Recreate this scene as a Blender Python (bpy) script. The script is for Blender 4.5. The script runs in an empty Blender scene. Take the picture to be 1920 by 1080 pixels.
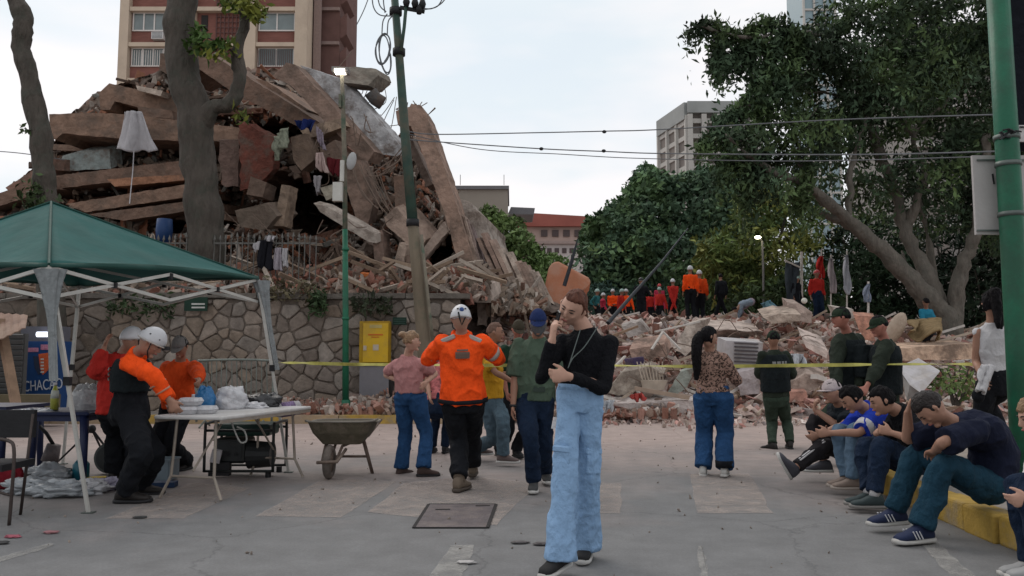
import bpy, bmesh, math, random
import numpy as np
from mathutils import Vector, Matrix, Euler

random.seed(7)
RNG = np.random.default_rng(11)
scene = bpy.context.scene
COL = scene.collection

# ------------------------------------------------------------------ camera
FPX = 1500.0
PITCH = math.radians(5.0)
CAM_Z = 1.25
cd = bpy.data.cameras.new("camera")
cd.sensor_width = 36.0
cd.lens = FPX / 1920.0 * 36.0
cd.clip_start = 0.05
cd.clip_end = 3000.0
cam = bpy.data.objects.new("camera", cd)
COL.objects.link(cam)
cam.location = (0, 0, CAM_Z)
cam.rotation_euler = (math.radians(90) + PITCH, 0, 0)
scene.camera = cam

# ------------------------------------------------------------------ light
SUN_EL, SUN_AZ = math.radians(42), math.radians(-35)   # azimuth measured from +Y towards +X
world = bpy.data.worlds.new("World")
scene.world = world
world.use_nodes = True
wn, wl = world.node_tree.nodes, world.node_tree.links
wn.clear()
w_out = wn.new("ShaderNodeOutputWorld")
w_bg = wn.new("ShaderNodeBackground")
w_bg.inputs["Strength"].default_value = 0.1
sky = wn.new("ShaderNodeTexSky")
sky.sky_type = 'NISHITA'
sky.sun_disc = False
sky.sun_elevation = SUN_EL
sky.sun_rotation = SUN_AZ
sky.air_density = 1.0
sky.dust_density = 1.0
tc = wn.new("ShaderNodeTexCoord")
mp = wn.new("ShaderNodeMapping")
mp.inputs["Scale"].default_value = (1.0, 1.0, 3.2)
n1 = wn.new("ShaderNodeTexNoise")
n1.inputs["Scale"].default_value = 1.9
n1.inputs["Detail"].default_value = 5.0
n1.inputs["Roughness"].default_value = 0.55
rmp = wn.new("ShaderNodeValToRGB")
rmp.color_ramp.elements[0].position = 0.36
rmp.color_ramp.elements[0].color = (0.86, 0.86, 0.86, 1)
rmp.color_ramp.elements[1].position = 0.60
rmp.color_ramp.elements[1].color = (1, 1, 1, 1)
n2 = wn.new("ShaderNodeTexNoise")
n2.inputs["Scale"].default_value = 2.6
n2.inputs["Detail"].default_value = 4.0
cr = wn.new("ShaderNodeValToRGB")
cr.color_ramp.elements[0].position = 0.40
cr.color_ramp.elements[0].color = (6.3, 6.85, 7.2, 1)
cr.color_ramp.elements[1].position = 0.60
cr.color_ramp.elements[1].color = (7.9, 7.6, 7.6, 1)
mx = wn.new("ShaderNodeMixRGB")
mx.blend_type = 'MIX'
wl.new(tc.outputs["Generated"], mp.inputs["Vector"])
wl.new(mp.outputs["Vector"], n1.inputs["Vector"])
wl.new(mp.outputs["Vector"], n2.inputs["Vector"])
wl.new(n1.outputs["Fac"], rmp.inputs["Fac"])
wl.new(n2.outputs["Fac"], cr.inputs["Fac"])
wl.new(rmp.outputs["Color"], mx.inputs["Fac"])
wl.new(sky.outputs["Color"], mx.inputs["Color1"])
wl.new(cr.outputs["Color"], mx.inputs["Color2"])
# dusk: the cloud deck glows over the horizon ahead (+Y) and is dimmer behind
sep = wn.new("ShaderNodeSeparateXYZ")
wl.new(tc.outputs["Generated"], sep.inputs[0])
dm_ = wn.new("ShaderNodeMapRange")
dm_.interpolation_type = 'SMOOTHSTEP'
dm_.inputs["From Min"].default_value = -0.55
dm_.inputs["From Max"].default_value = 0.75
dm_.inputs["To Min"].default_value = 0.95
dm_.inputs["To Max"].default_value = 1.0
wl.new(sep.outputs["Y"], dm_.inputs["Value"])
mul_ = wn.new("ShaderNodeMixRGB")
mul_.blend_type = 'MULTIPLY'
mul_.inputs["Fac"].default_value = 1.0
wl.new(mx.outputs["Color"], mul_.inputs["Color1"])
wl.new(dm_.outputs[0], mul_.inputs["Color2"])
wl.new(mul_.outputs["Color"], w_bg.inputs["Color"])
wl.new(w_bg.outputs["Background"], w_out.inputs["Surface"])

sd = bpy.data.lights.new("sun", 'SUN')
sd.energy = 0.9
sd.angle = math.radians(40)
sd.color = (1.0, 0.93, 0.86)
sun = bpy.data.objects.new("sun", sd)
COL.objects.link(sun)
_d = Vector((math.sin(SUN_AZ) * math.cos(SUN_EL), math.cos(SUN_AZ) * math.cos(SUN_EL), math.sin(SUN_EL)))
sun.rotation_euler = _d.to_track_quat('Z', 'Y').to_euler()

vs = scene.view_settings
vs.view_transform = 'Standard'
vs.look = 'None'
vs.exposure = 0.4
vs.gamma = 1.0
scene.render.engine = 'CYCLES'
scene.cycles.max_bounces = 5
scene.cycles.diffuse_bounces = 3
scene.cycles.glossy_bounces = 2
scene.cycles.transmission_bounces = 3
scene.cycles.transparent_max_bounces = 6

# ------------------------------------------------------------------ projection helpers
_cp, _sp = math.cos(PITCH), math.sin(PITCH)

def P(px, py, Y):
    """world point at depth Y seen at photo pixel px, py"""
    u, v = (px - 960.0) / FPX, (540.0 - py) / FPX
    dy, dz = _cp - v * _sp, _sp + v * _cp
    t = Y / dy
    return Vector((u * t, Y, CAM_Z + dz * t))

def G(px, py, z=0.0):
    u, v = (px - 960.0) / FPX, (540.0 - py) / FPX
    dy, dz = _cp - v * _sp, _sp + v * _cp
    t = (z - CAM_Z) / dz
    return Vector((u * t, dy * t, z))

def ZG(py, Y):
    return P(960, py, Y).z

def XG(px, Y, py=670):
    return P(px, py, Y).x

# ------------------------------------------------------------------ noise
def _hash(ix, iy, iz):
    h = (ix * 374761393 + iy * 668265263 + iz * 2147483647) & 0xFFFFFFFF
    h = ((h ^ (h >> 13)) * 1274126177) & 0xFFFFFFFF
    return ((h ^ (h >> 16)) & 0xFFFF) / 65535.0

def vnoise(p):
    p = np.asarray(p, dtype=np.float64)
    i = np.floor(p).astype(np.int64)
    f = p - i
    f = f * f * (3 - 2 * f)
    r = 0
    for dx in (0, 1):
        for dy in (0, 1):
            for dz in (0, 1):
                w = (f[:, 0] if dx else 1 - f[:, 0]) * (f[:, 1] if dy else 1 - f[:, 1]) * (f[:, 2] if dz else 1 - f[:, 2])
                r = r + w * _hash(i[:, 0] + dx, i[:, 1] + dy, i[:, 2] + dz)
    return r * 2 - 1

def fbm(p, octs=4, gain=0.5, lac=2.03):
    p = np.asarray(p, dtype=np.float64)
    a, r = 1.0, 0
    for k in range(octs):
        r = r + a * vnoise(p + k * 17.3)
        p = p * lac
        a *= gain
    return r

# ------------------------------------------------------------------ materials
MATS = {}

def mat(name, col=(0.5, 0.5, 0.5), rough=0.8, metal=0.0, var=0.15, scale=6.0, bump=0.15, bscale=30.0, attr=False,
        emit=None, estr=0.0, spec=0.3, alpha=1.0, dirt=None, stretch=None, sheen=0.0, bdist=0.02):
    if name in MATS:
        return MATS[name]
    m = bpy.data.materials.new(name)
    m.use_nodes = True
    nt = m.node_tree
    N, L = nt.nodes, nt.links
    b = N["Principled BSDF"]
    b.inputs["Roughness"].default_value = rough
    b.inputs["Metallic"].default_value = metal
    b.inputs["Specular IOR Level"].default_value = spec
    b.inputs["Alpha"].default_value = alpha
    if sheen:
        b.inputs["Sheen Weight"].default_value = sheen
    t = N.new("ShaderNodeTexCoord")
    vec = t.outputs["Object"]
    if stretch:
        mpn = N.new("ShaderNodeMapping")
        mpn.inputs["Scale"].default_value = stretch
        L.new(vec, mpn.inputs["Vector"])
        vec = mpn.outputs["Vector"]
    nz = N.new("ShaderNodeTexNoise")
    nz.inputs["Scale"].default_value = scale
    nz.inputs["Detail"].default_value = 6.0
    nz.inputs["Roughness"].default_value = 0.6
    L.new(vec, nz.inputs["Vector"])
    if attr:
        at = N.new("ShaderNodeAttribute")
        at.attribute_name = "Col"
        base = at.outputs["Color"]
    else:
        rg = N.new("ShaderNodeRGB")
        rg.outputs[0].default_value = (*col, 1)
        base = rg.outputs[0]
    mr = N.new("ShaderNodeMapRange")
    mr.inputs["From Min"].default_value = 0.25
    mr.inputs["From Max"].default_value = 0.75
    mr.inputs["To Min"].default_value = 1 - var
    mr.inputs["To Max"].default_value = 1 + var
    L.new(nz.outputs["Fac"], mr.inputs["Value"])
    mul = N.new("ShaderNodeMixRGB")
    mul.blend_type = 'MULTIPLY'
    mul.inputs["Fac"].default_value = 1.0
    L.new(base, mul.inputs["Color1"])
    L.new(mr.outputs["Result"], mul.inputs["Color2"])
    out = mul.outputs["Color"]
    if dirt:
        n3 = N.new("ShaderNodeTexNoise")
        n3.inputs["Scale"].default_value = scale * 0.45
        n3.inputs["Detail"].default_value = 8.0
        n3.inputs["Roughness"].default_value = 0.7
        L.new(t.outputs["Object"], n3.inputs["Vector"])
        r3 = N.new("ShaderNodeValToRGB")
        r3.color_ramp.elements[0].position = 0.48
        r3.color_ramp.elements[0].color = (0, 0, 0, 1)
        r3.color_ramp.elements[1].position = 0.62
        r3.color_ramp.elements[1].color = (0.8, 0.8, 0.8, 1)
        L.new(n3.outputs["Fac"], r3.inputs["Fac"])
        m3 = N.new("ShaderNodeMixRGB")
        m3.inputs["Color2"].default_value = (*dirt, 1)
        L.new(r3.outputs["Color"], m3.inputs["Fac"])
        L.new(out, m3.inputs["Color1"])
        out = m3.outputs["Color"]
    L.new(out, b.inputs["Base Color"])
    if bump:
        n4 = N.new("ShaderNodeTexNoise")
        n4.inputs["Scale"].default_value = bscale
        n4.inputs["Detail"].default_value = 4.0
        L.new(vec, n4.inputs["Vector"])
        bp = N.new("ShaderNodeBump")
        bp.inputs["Strength"].default_value = bump
        bp.inputs["Distance"].default_value = bdist
        L.new(n4.outputs["Fac"], bp.inputs["Height"])
        L.new(bp.outputs["Normal"], b.inputs["Normal"])
    if emit:
        b.inputs["Emission Color"].default_value = (*emit, 1)
        b.inputs["Emission Strength"].default_value = estr
    MATS[name] = m
    return m

def cloth_mat(name, col=(0.3, 0.3, 0.3), var=0.12, bump=0.5, bscale=9.0, rough=0.9, scale=7.0):
    return mat(name, col, rough=rough, var=var, scale=scale, bump=min(1, bump * 1.5), bscale=bscale * 1.2, spec=0.12, stretch=(1, 1, .7), bdist=0.05)

# ------------------------------------------------------------------ mesh builder
class MB:
    def __init__(s):
        s.V, s.F, s.C, s.n = [], [], [], 0

    def add(s, v, f, col=(0.5, 0.5, 0.5)):
        v = np.asarray([tuple(q) for q in v] if not isinstance(v, np.ndarray) else v, dtype=np.float64)
        s.V.append(v)
        n = s.n
        s.F.extend([tuple(i + n for i in q) for q in f])
        c = np.empty((len(v), 3))
        c[:] = col
        s.C.append(c)
        s.n += len(v)

    def box(s, c, size, rot=None, col=(0.5, 0.5, 0.5)):
        x, y, z = size[0] / 2, size[1] / 2, size[2] / 2
        v = np.array([(-x, -y, -z), (x, -y, -z), (x, y, -z), (-x, y, -z), (-x, -y, z), (x, -y, z), (x, y, z), (-x, y, z)])
        if rot is not None:
            v = v @ np.array(rot).T[:3, :3]
        v = v + np.array(c)
        s.add(v, BOXF, col)

    def bar(s, a, b, w, h=None, col=(0.5, 0.5, 0.5), up=(0, 0, 1)):
        a, b = Vector(a), Vector(b)
        h = w if h is None else h
        d = (b - a)
        L = d.length
        if L < 1e-6:
            return
        d.normalize()
        u = Vector(up)
        if abs(u.dot(d)) > 0.97:
            u = Vector((1, 0, 0))
        r = d.cross(u).normalized()
        u = r.cross(d).normalized()
        M = np.array([list(r), list(d), list(u)]).T
        s.box((a + b) / 2, (w, L, h), M, col)

    def tube(s, pts, rad, n=8, col=(0.5, 0.5, 0.5), caps=True):
        pts = [Vector(p) for p in pts]
        if not hasattr(rad, '__len__'):
            rad = [rad] * len(pts)
        V, F = [], []
        prev = None
        for i, p in enumerate(pts):
            d = (pts[min(i + 1, len(pts) - 1)] - pts[max(i - 1, 0)])
            if d.length < 1e-9:
                d = Vector((0, 0, 1))
            d.normalize()
            if prev is None:
                u = Vector((0, 0, 1)) if abs(d.z) < 0.9 else Vector((1, 0, 0))
                r = d.cross(u).normalized()
            else:
                r = (prev - d * prev.dot(d))
                r = r.normalized() if r.length > 1e-6 else d.orthogonal().normalized()
            prev = r
            q = d.cross(r)
            for k in range(n):
                a = 2 * math.pi * k / n
                V.append(p + (r * math.cos(a) + q * math.sin(a)) * rad[i])
        m = len(pts)
        for i in range(m - 1):
            for k in range(n):
                k2 = (k + 1) % n
                F.append((i * n + k, i * n + k2, (i + 1) * n + k2, (i + 1) * n + k))
        if caps:
            F.append(tuple(range(n))[::-1])
            F.append(tuple((m - 1) * n + k for k in range(n)))
        s.add(V, F, col)

    def loft(s, secs, n=16, col=(0.5, 0.5, 0.5), power=2.0):
        """secs: (centre, vector a, vector b) ellipse axes"""
        V, F = [], []
        for c, a, b in secs:
            for k in range(n):
                t = 2 * math.pi * k / n
                ct, st = math.cos(t), math.sin(t)
                if power != 2.0:
                    ct = math.copysign(abs(ct) ** (2 / power), ct)
                    st = math.copysign(abs(st) ** (2 / power), st)
                V.append(Vector(c) + Vector(a) * ct + Vector(b) * st)
        m = len(secs)
        for i in range(m - 1):
            for k in range(n):
                k2 = (k + 1) % n
                F.append((i * n + k, i * n + k2, (i + 1) * n + k2, (i + 1) * n + k))
        F.append(tuple(range(n))[::-1])
        F.append(tuple((m - 1) * n + k for k in range(n)))
        s.add(V, F, col)

    def ball(s, c, ax, n=12, m=8, col=(0.5, 0.5, 0.5), R=None):
        V, F = [], []
        V.append((0, 0, 1))
        for i in range(1, m):
            th = math.pi * i / m
            for k in range(n):
                ph = 2 * math.pi * k / n
                V.append((math.sin(th) * math.cos(ph), math.sin(th) * math.sin(ph), math.cos(th)))
        V.append((0, 0, -1))
        for k in range(n):
            F.append((0, 1 + k, 1 + (k + 1) % n))
            F.append((len(V) - 1, 1 + (m - 2) * n + (k + 1) % n, 1 + (m - 2) * n + k))
        for i in range(m - 2):
            for k in range(n):
                F.append((1 + i * n + k, 1 + (i + 1) * n + k, 1 + (i + 1) * n + (k + 1) % n, 1 + i * n + (k + 1) % n))
        V = np.array(V) * np.array(ax)
        if R is not None:
            V = V @ np.array(R).T
        s.add(V + np.array(c), F, col)

    def prism(s, poly, ext, col=(0.5, 0.5, 0.5)):
        """poly: list of 3-D points, ext: vector"""
        n = len(poly)
        e = Vector(ext)
        V = [Vector(p) for p in poly] + [Vector(p) + e for p in poly]
        F = [tuple(range(n)), tuple(range(2 * n - 1, n - 1, -1))]
        for i in range(n):
            j = (i + 1) % n
            F.append((j, i, i + n, j + n))
        s.add(V, F, col)

    def mesh(s, name):
        me = bpy.data.meshes.new(name)
        V = np.concatenate(s.V) if s.V else np.zeros((0, 3))
        me.from_pydata(V.tolist(), [], s.F)
        c = np.ones((len(V), 4), dtype=np.float32)
        if s.C:
            c[:, :3] = np.concatenate(s.C)
        a = me.color_attributes.new("Col", 'FLOAT_COLOR', 'POINT')
        a.data.foreach_set("color", c.ravel())
        me.update()
        return me

    def build(s, name, m, parent=None, smooth=False, fixn=True):
        me = s.mesh(name)
        if fixn:
            bm = bmesh.new()
            bm.from_mesh(me)
            bmesh.ops.recalc_face_normals(bm, faces=bm.faces)
            bm.to_mesh(me)
            bm.free()
        me.materials.append(m)
        if smooth:
            me.polygons.foreach_set("use_smooth", [True] * len(me.polygons))
        return link(name, me, parent)

BOXF = [(0, 3, 2, 1), (4, 5, 6, 7), (0, 1, 5, 4), (1, 2, 6, 5), (2, 3, 7, 6), (3, 0, 4, 7)]

def link(name, data, parent=None):
    o = bpy.data.objects.new(name, data)
    COL.objects.link(o)
    if parent is not None:
        o.parent = parent
        if any(abs(v) > 1e-9 for v in parent.location):
            o.matrix_parent_inverse = Matrix.Translation(-parent.location)
    return o

def quadmesh(name, V, Q, C, m, parent=None, smooth=False):
    """fast quads: V (n,3) Q (m,4) C (n,3)"""
    me = bpy.data.meshes.new(name)
    me.vertices.add(len(V))
    me.vertices.foreach_set("co", np.asarray(V, dtype=np.float32).ravel())
    me.loops.add(Q.size)
    me.loops.foreach_set("vertex_index", Q.astype(np.int32).ravel())
    me.polygons.add(len(Q))
    me.polygons.foreach_set("loop_start", np.arange(0, Q.size, 4, dtype=np.int32))
    me.polygons.foreach_set("loop_total", np.full(len(Q), 4, dtype=np.int32))
    me.update(calc_edges=True)
    c = np.ones((len(V), 4), dtype=np.float32)
    c[:, :3] = C
    a = me.color_attributes.new("Col", 'FLOAT_COLOR', 'POINT')
    a.data.foreach_set("color", c.ravel())
    me.materials.append(m)
    if smooth:
        me.polygons.foreach_set("use_smooth", [True] * len(me.polygons))
    me.validate()
    return link(name, me, parent)

def tag(o, label=None, cat=None, group=None, kind=None):
    if label: o['label'] = label
    if cat: o['category'] = cat
    if group: o['group'] = group
    if kind: o['kind'] = kind
    return o

def thing(name, label, cat, loc=(0, 0, 0), group=None):
    o = bpy.data.objects.new(name, None)
    COL.objects.link(o)
    o.location = loc
    o.empty_display_size = 0.2
    return tag(o, label, cat, group)

def one(mb, name, m, label, cat, group=None, smooth=False, kind=None):
    return tag(mb.build(name, m, None, smooth), label, cat, group, kind)

def rotm(x, y, z):
    return np.array(Euler((x, y, z)).to_matrix())
# ================================================================== SETTING
def ground_material():
    m = bpy.data.materials.new("dusty_asphalt")
    m.use_nodes = True
    N, L = m.node_tree.nodes, m.node_tree.links
    b = N["Principled BSDF"]
    b.inputs["Specular IOR Level"].default_value = 0.25
    t = N.new("ShaderNodeTexCoord")
    sx = N.new("ShaderNodeSeparateXYZ")
    L.new(t.outputs["Object"], sx.inputs[0])
    big = N.new("ShaderNodeTexNoise"); big.inputs["Scale"].default_value = 0.45; big.inputs["Detail"].default_value = 7; big.inputs["Roughness"].default_value = 0.62
    L.new(t.outputs["Object"], big.inputs["Vector"])
    mid = N.new("ShaderNodeTexNoise"); mid.inputs["Scale"].default_value = 3.5; mid.inputs["Detail"].default_value = 8; mid.inputs["Roughness"].default_value = 0.7
    L.new(t.outputs["Object"], mid.inputs["Vector"])
    fine = N.new("ShaderNodeTexNoise"); fine.inputs["Scale"].default_value = 55; fine.inputs["Detail"].default_value = 5; fine.inputs["Roughness"].default_value = 0.8
    L.new(t.outputs["Object"], fine.inputs["Vector"])
    # dust lies thicker towards the fallen building
    mr = N.new("ShaderNodeMapRange")
    mr.inputs["From Min"].default_value = 5.5; mr.inputs["From Max"].default_value = 15.0
    mr.inputs["To Min"].default_value = -0.22; mr.inputs["To Max"].default_value = 0.62
    L.new(sx.outputs["Y"], mr.inputs["Value"])
    ad = N.new("ShaderNodeMath"); ad.operation = 'ADD'
    L.new(mr.outputs[0], ad.inputs[0]); L.new(big.outputs["Fac"], ad.inputs[1])
    r = N.new("ShaderNodeValToRGB")
    r.color_ramp.elements[0].position = 0.38; r.color_ramp.elements[0].color = (0, 0, 0, 1)
    r.color_ramp.elements[1].position = 0.95; r.color_ramp.elements[1].color = (1, 1, 1, 1)
    L.new(ad.outputs[0], r.inputs["Fac"])
    mix = N.new("ShaderNodeMixRGB")
    mix.inputs["Color1"].default_value = (0.175, 0.175, 0.176, 1)
    mix.inputs["Color2"].default_value = (0.385, 0.305, 0.275, 1)
    L.new(r.outputs["Color"], mix.inputs["Fac"])
    m2 = N.new("ShaderNodeMapRange"); m2.inputs["From Min"].default_value = 0.3; m2.inputs["From Max"].default_value = 0.7
    m2.inputs["To Min"].default_value = 0.80; m2.inputs["To Max"].default_value = 1.16
    L.new(mid.outputs["Fac"], m2.inputs["Value"])
    m3 = N.new("ShaderNodeMapRange"); m3.inputs["From Min"].default_value = 0.3; m3.inputs["From Max"].default_value = 0.7
    m3.inputs["To Min"].default_value = 0.84; m3.inputs["To Max"].default_value = 1.16
    L.new(fine.outputs["Fac"], m3.inputs["Value"])
    mm = N.new("ShaderNodeMath"); mm.operation = 'MULTIPLY'
    L.new(m2.outputs[0], mm.inputs[0]); L.new(m3.outputs[0], mm.inputs[1])
    mu = N.new("ShaderNodeMixRGB"); mu.blend_type = 'MULTIPLY'; mu.inputs["Fac"].default_value = 1
    L.new(mix.outputs["Color"], mu.inputs["Color1"]); L.new(mm.outputs[0], mu.inputs["Color2"])
    # fine cracks
    vo = N.new("ShaderNodeTexVoronoi"); vo.feature = 'DISTANCE_TO_EDGE'; vo.inputs["Scale"].default_value = 0.55
    wob = N.new("ShaderNodeMixRGB"); wob.inputs["Fac"].default_value = 0.25
    L.new(t.outputs["Object"], wob.inputs["Color1"]); L.new(mid.outputs["Color"], wob.inputs["Color2"])
    L.new(wob.outputs["Color"], vo.inputs["Vector"])
    cr_ = N.new("ShaderNodeMapRange"); cr_.inputs["From Min"].default_value = 0.0; cr_.inputs["From Max"].default_value = 0.006
    cr_.inputs["To Min"].default_value = 0.72; cr_.inputs["To Max"].default_value = 1.0
    L.new(vo.outputs["Distance"], cr_.inputs["Value"])
    mu2 = N.new("ShaderNodeMixRGB"); mu2.blend_type = 'MULTIPLY'; mu2.inputs["Fac"].default_value = 1
    L.new(mu.outputs["Color"], mu2.inputs["Color1"]); L.new(cr_.outputs[0], mu2.inputs["Color2"])
    L.new(mu2.outputs["Color"], b.inputs["Base Color"])
    rr = N.new("ShaderNodeMapRange"); rr.inputs["To Min"].default_value = 0.62; rr.inputs["To Max"].default_value = 0.95
    L.new(mid.outputs["Fac"], rr.inputs["Value"]); L.new(rr.outputs[0], b.inputs["Roughness"])
    bp = N.new("ShaderNodeBump"); bp.inputs["Strength"].default_value = 0.35; bp.inputs["Distance"].default_value = 0.01
    L.new(fine.outputs["Fac"], bp.inputs["Height"]); L.new(bp.outputs["Normal"], b.inputs["Normal"])
    return m

ASPHALT = ground_material()
mb = MB()
mb.add([(-900, -60, 0), (900, -60, 0), (900, 1800, 0), (-900, 1800, 0)], [(0, 1, 2, 3)])
tag(mb.build("road", ASPHALT), "grey dusty asphalt street crossing with worn markings", None, None, "structure")

# worn paint ------------------------------------------------------------
def paint_material(name, col, cov):
    m = bpy.data.materials.new(name)
    m.use_nodes = True
    N, L = m.node_tree.nodes, m.node_tree.links
    b = N["Principled BSDF"]
    b.inputs["Base Color"].default_value = (*col, 1)
    b.inputs["Roughness"].default_value = 0.85
    t = N.new("ShaderNodeTexCoord")
    n = N.new("ShaderNodeTexNoise"); n.inputs["Scale"].default_value = 5; n.inputs["Detail"].default_value = 9; n.inputs["Roughness"].default_value = 0.78
    L.new(t.outputs["Object"], n.inputs["Vector"])
    r = N.new("ShaderNodeMapRange"); r.inputs["From Min"].default_value = 0.40; r.inputs["From Max"].default_value = 0.60
    r.inputs["To Min"].default_value = cov * 0.3; r.inputs["To Max"].default_value = cov
    L.new(n.outputs["Fac"], r.inputs["Value"]); L.new(r.outputs[0], b.inputs["Alpha"])
    return m

PAINT_T = paint_material("worn_tan_paint", (0.44, 0.375, 0.335), 0.55)
PAINT_W = paint_material("worn_white_paint", (0.36, 0.35, 0.33), 0.7)

def marking(px, m, name="crosswalk_stripe", z=0.004):
    base = [G(x, y, z) for x, y in px]
    n = len(base)
    pts = []
    rr = random.Random(n + px[0][0])
    for i in range(n):
        a, c = base[i], base[(i + 1) % n]
        for k in range(8):
            q = a.lerp(c, k / 8)
            w = 0.012
            pts.append(Vector((q.x + rr.uniform(-w, w), q.y + rr.uniform(-w, w), z)))
    mb = MB()
    mb.add(pts, [tuple(range(len(pts)))])
    o = mb.build(name, m)
    o['kind'] = 'structure'

marking([(478, 968), (640, 970), (745, 902), (610, 896)], PAINT_T)
marking([(200, 972), (345, 972), (470, 915), (360, 905)], PAINT_T)
marking([(690, 960), (930, 985), (1010, 905), (880, 893), (760, 905)], PAINT_T)
marking([(1090, 962), (1165, 962), (1165, 905), (1095, 905)], PAINT_T)
marking([(1308, 962), (1448, 962), (1405, 888), (1292, 888)], PAINT_T)
marking([(0, 1054), (0, 1044), (92, 1018), (104, 1022)], PAINT_W, "lane_line")
marking([(795, 1095), (862, 1095), (892, 1022), (846, 1022)], PAINT_W, "lane_line")
marking([(1318, 1090), (1330, 1090), (1318, 1024), (1308, 1024)], PAINT_W, "lane_line")
marking([(1796, 1095), (1846, 1095), (1752, 1012), (1722, 1014)], PAINT_W, "lane_line")

# manhole ---------------------------------------------------------------
mh = thing("manhole_cover", "square rusty steel manhole cover sunk in the asphalt", "manhole cover", G(850, 968))
IRON = mat("rusty_iron", (0.135, 0.118, 0.122), rough=0.65, metal=0.3, var=0.25, scale=9, bump=0.6, bscale=60, dirt=(0.2, 0.17, 0.16))
q = [G(776, 991), G(804, 947), (G(930, 947)), G(914, 991)]
cen = sum(q, Vector()) / 4
def flat_quad(sc, z0, z1, m, name, parent):
    mb = MB()
    mb.prism([cen + (v - cen) * sc + Vector((0, 0, z0)) for v in q], (0, 0, z1 - z0))
    return mb.build(name, m, parent)
flat_quad(0.985, 0.003, 0.010, IRON, "plate", mh)
FR = mat("dark_gap", (0.03, 0.028, 0.028), rough=0.9)
mb = MB()
for i in range(4):
    a, c = q[i], q[(i + 1) % 4]
    mb.bar(a + Vector((0, 0, 0.005)), c + Vector((0, 0, 0.005)), 0.026 if i != 3 else 0.012, 0.012)
mb.build("frame", FR, mh)
mb = MB()
for x, y in ((830, 958), (905, 951)):
    g = G(x, y)
    mb.bar(g + Vector((-0.06, 0, 0.011)), g + Vector((0.06, 0.01, 0.011)), 0.03, 0.006)
mb.build("lifting_slots", FR, mh)

# far pavement and kerbs -------------------------------------------------
CONC = mat("grey_concrete", (0.22, 0.20, 0.18), var=0.25, scale=3, bump=0.3, dirt=(0.33, 0.27, 0.22))
YEL = mat("worn_yellow_paint", (0.40, 0.26, 0.055), rough=0.75, var=0.25, scale=7, bump=0.4, bscale=40, dirt=(0.27, 0.22, 0.15))
TANK = mat("tan_kerb", (0.36, 0.26, 0.15), rough=0.85, var=0.2, scale=4, bump=0.4, dirt=(0.33, 0.26, 0.20))
mb = MB()
mb.box((-13, 16.35, 0.07), (26, 1.5, 0.14))
tag(mb.build("pavement", CONC), None, None, None, "structure")
kerb = thing("kerb", "long low tan and yellow kerb running in front of the stone wall", "kerb", (0, 15.5, 0))
for k in range(20):
    mb = MB()
    x = -22 + k * 1.1
    mb.box((x + 0.545, 15.5, 0.08), (1.085, 0.19, 0.16), rotm(0, 0, random.uniform(-.004, .004)))
    mb.build("kerb_stone", YEL if 12 < k < 19 and k % 2 else TANK, kerb)
# near right pavement with block kerb
pts = [(3.46, 4.2), (3.46, 5.2), (3.50, 6.2), (3.58, 7.3), (3.74, 8.3), (4.1, 9.1), (4.9, 9.9), (7, 10.6), (12, 11.0), (12, 4.2)]
mb = MB()
mb.prism([(x, y, 0.0) for x, y in pts], (0, 0, 0.185))
tag(mb.build("pavement", CONC), None, None, None, "structure")
rk = thing("kerb", "broken yellow block kerb that the men are sitting on", "kerb", (3.4, 6, 0))
def crv(t):
    ys = [p[1] for p in pts[:7]]; xs = [p[0] for p in pts[:7]]
    return float(np.interp(t, ys, xs)) - 0.11
y = 4.25
k = 0
while y < 9.2:
    L_ = 0.42 + 0.05 * math.sin(k * 2.1)
    x0, x1 = crv(y), crv(y + L_)
    a = math.atan2(x0 - x1, L_)
    mb = MB()
    mb.box(((x0 + x1) / 2 + 0.012 * math.sin(k * 3.7), y + L_ / 2, 0.095), (0.2, L_ - 0.012, 0.2 + 0.006 * math.sin(k * 5)), rotm(0, 0, a + 0.03 * math.sin(k * 1.3)))
    o = mb.build("kerb_stone", YEL, rk)
    bv = o.modifiers.new("b", 'BEVEL'); bv.width = 0.018; bv.segments = 2
    y += L_
    k += 1

# ------------------------------------------------------------- rock chips on the road
def hullchunk(rr, n=12, flat=(1, 1, 1)):
    bm = bmesh.new()
    for _ in range(n):
        bm.verts.new((rr.uniform(-.5, .5) * flat[0], rr.uniform(-.5, .5) * flat[1], rr.uniform(-.5, .5) * flat[2]))
    r = bmesh.ops.convex_hull(bm, input=bm.verts)
    bmesh.ops.delete(bm, geom=[v for v in bm.verts if not v.link_faces], context='VERTS')
    bm.verts.index_update()
    V = np.array([tuple(v.co) for v in bm.verts]); F = [tuple(v.index for v in f.verts) for f in bm.faces]
    bm.free()
    return V, F
_rr = random.Random(5)
ROCKS = [hullchunk(_rr, 12, (1, 0.8, 0.6)) for _ in range(14)]
SHARDS = [hullchunk(_rr, 9, (1, 0.75, 0.13)) for _ in range(14)]
CUBV = np.array([(-.5, -.5, -.5), (.5, -.5, -.5), (.5, .5, -.5), (-.5, .5, -.5), (-.5, -.5, .5), (.5, -.5, .5), (.5, .5, .5), (-.5, .5, .5)])
_f = [(0, 3, 2, 1), (4, 5, 6, 7), (0, 1, 5, 4), (1, 2, 6, 5), (2, 3, 7, 6), (3, 0, 4, 7)]

def put(mb, proto, c, s, rr, col, tilt=3.14, rz=None):
    R = rotm(rr.uniform(-tilt, tilt), rr.uniform(-tilt, tilt), rr.uniform(-3.14, 3.14) if rz is None else rz)
    V = (proto[0] * np.array(s)) @ R.T + np.array(c)
    mb.add(V, proto[1], col)

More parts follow.
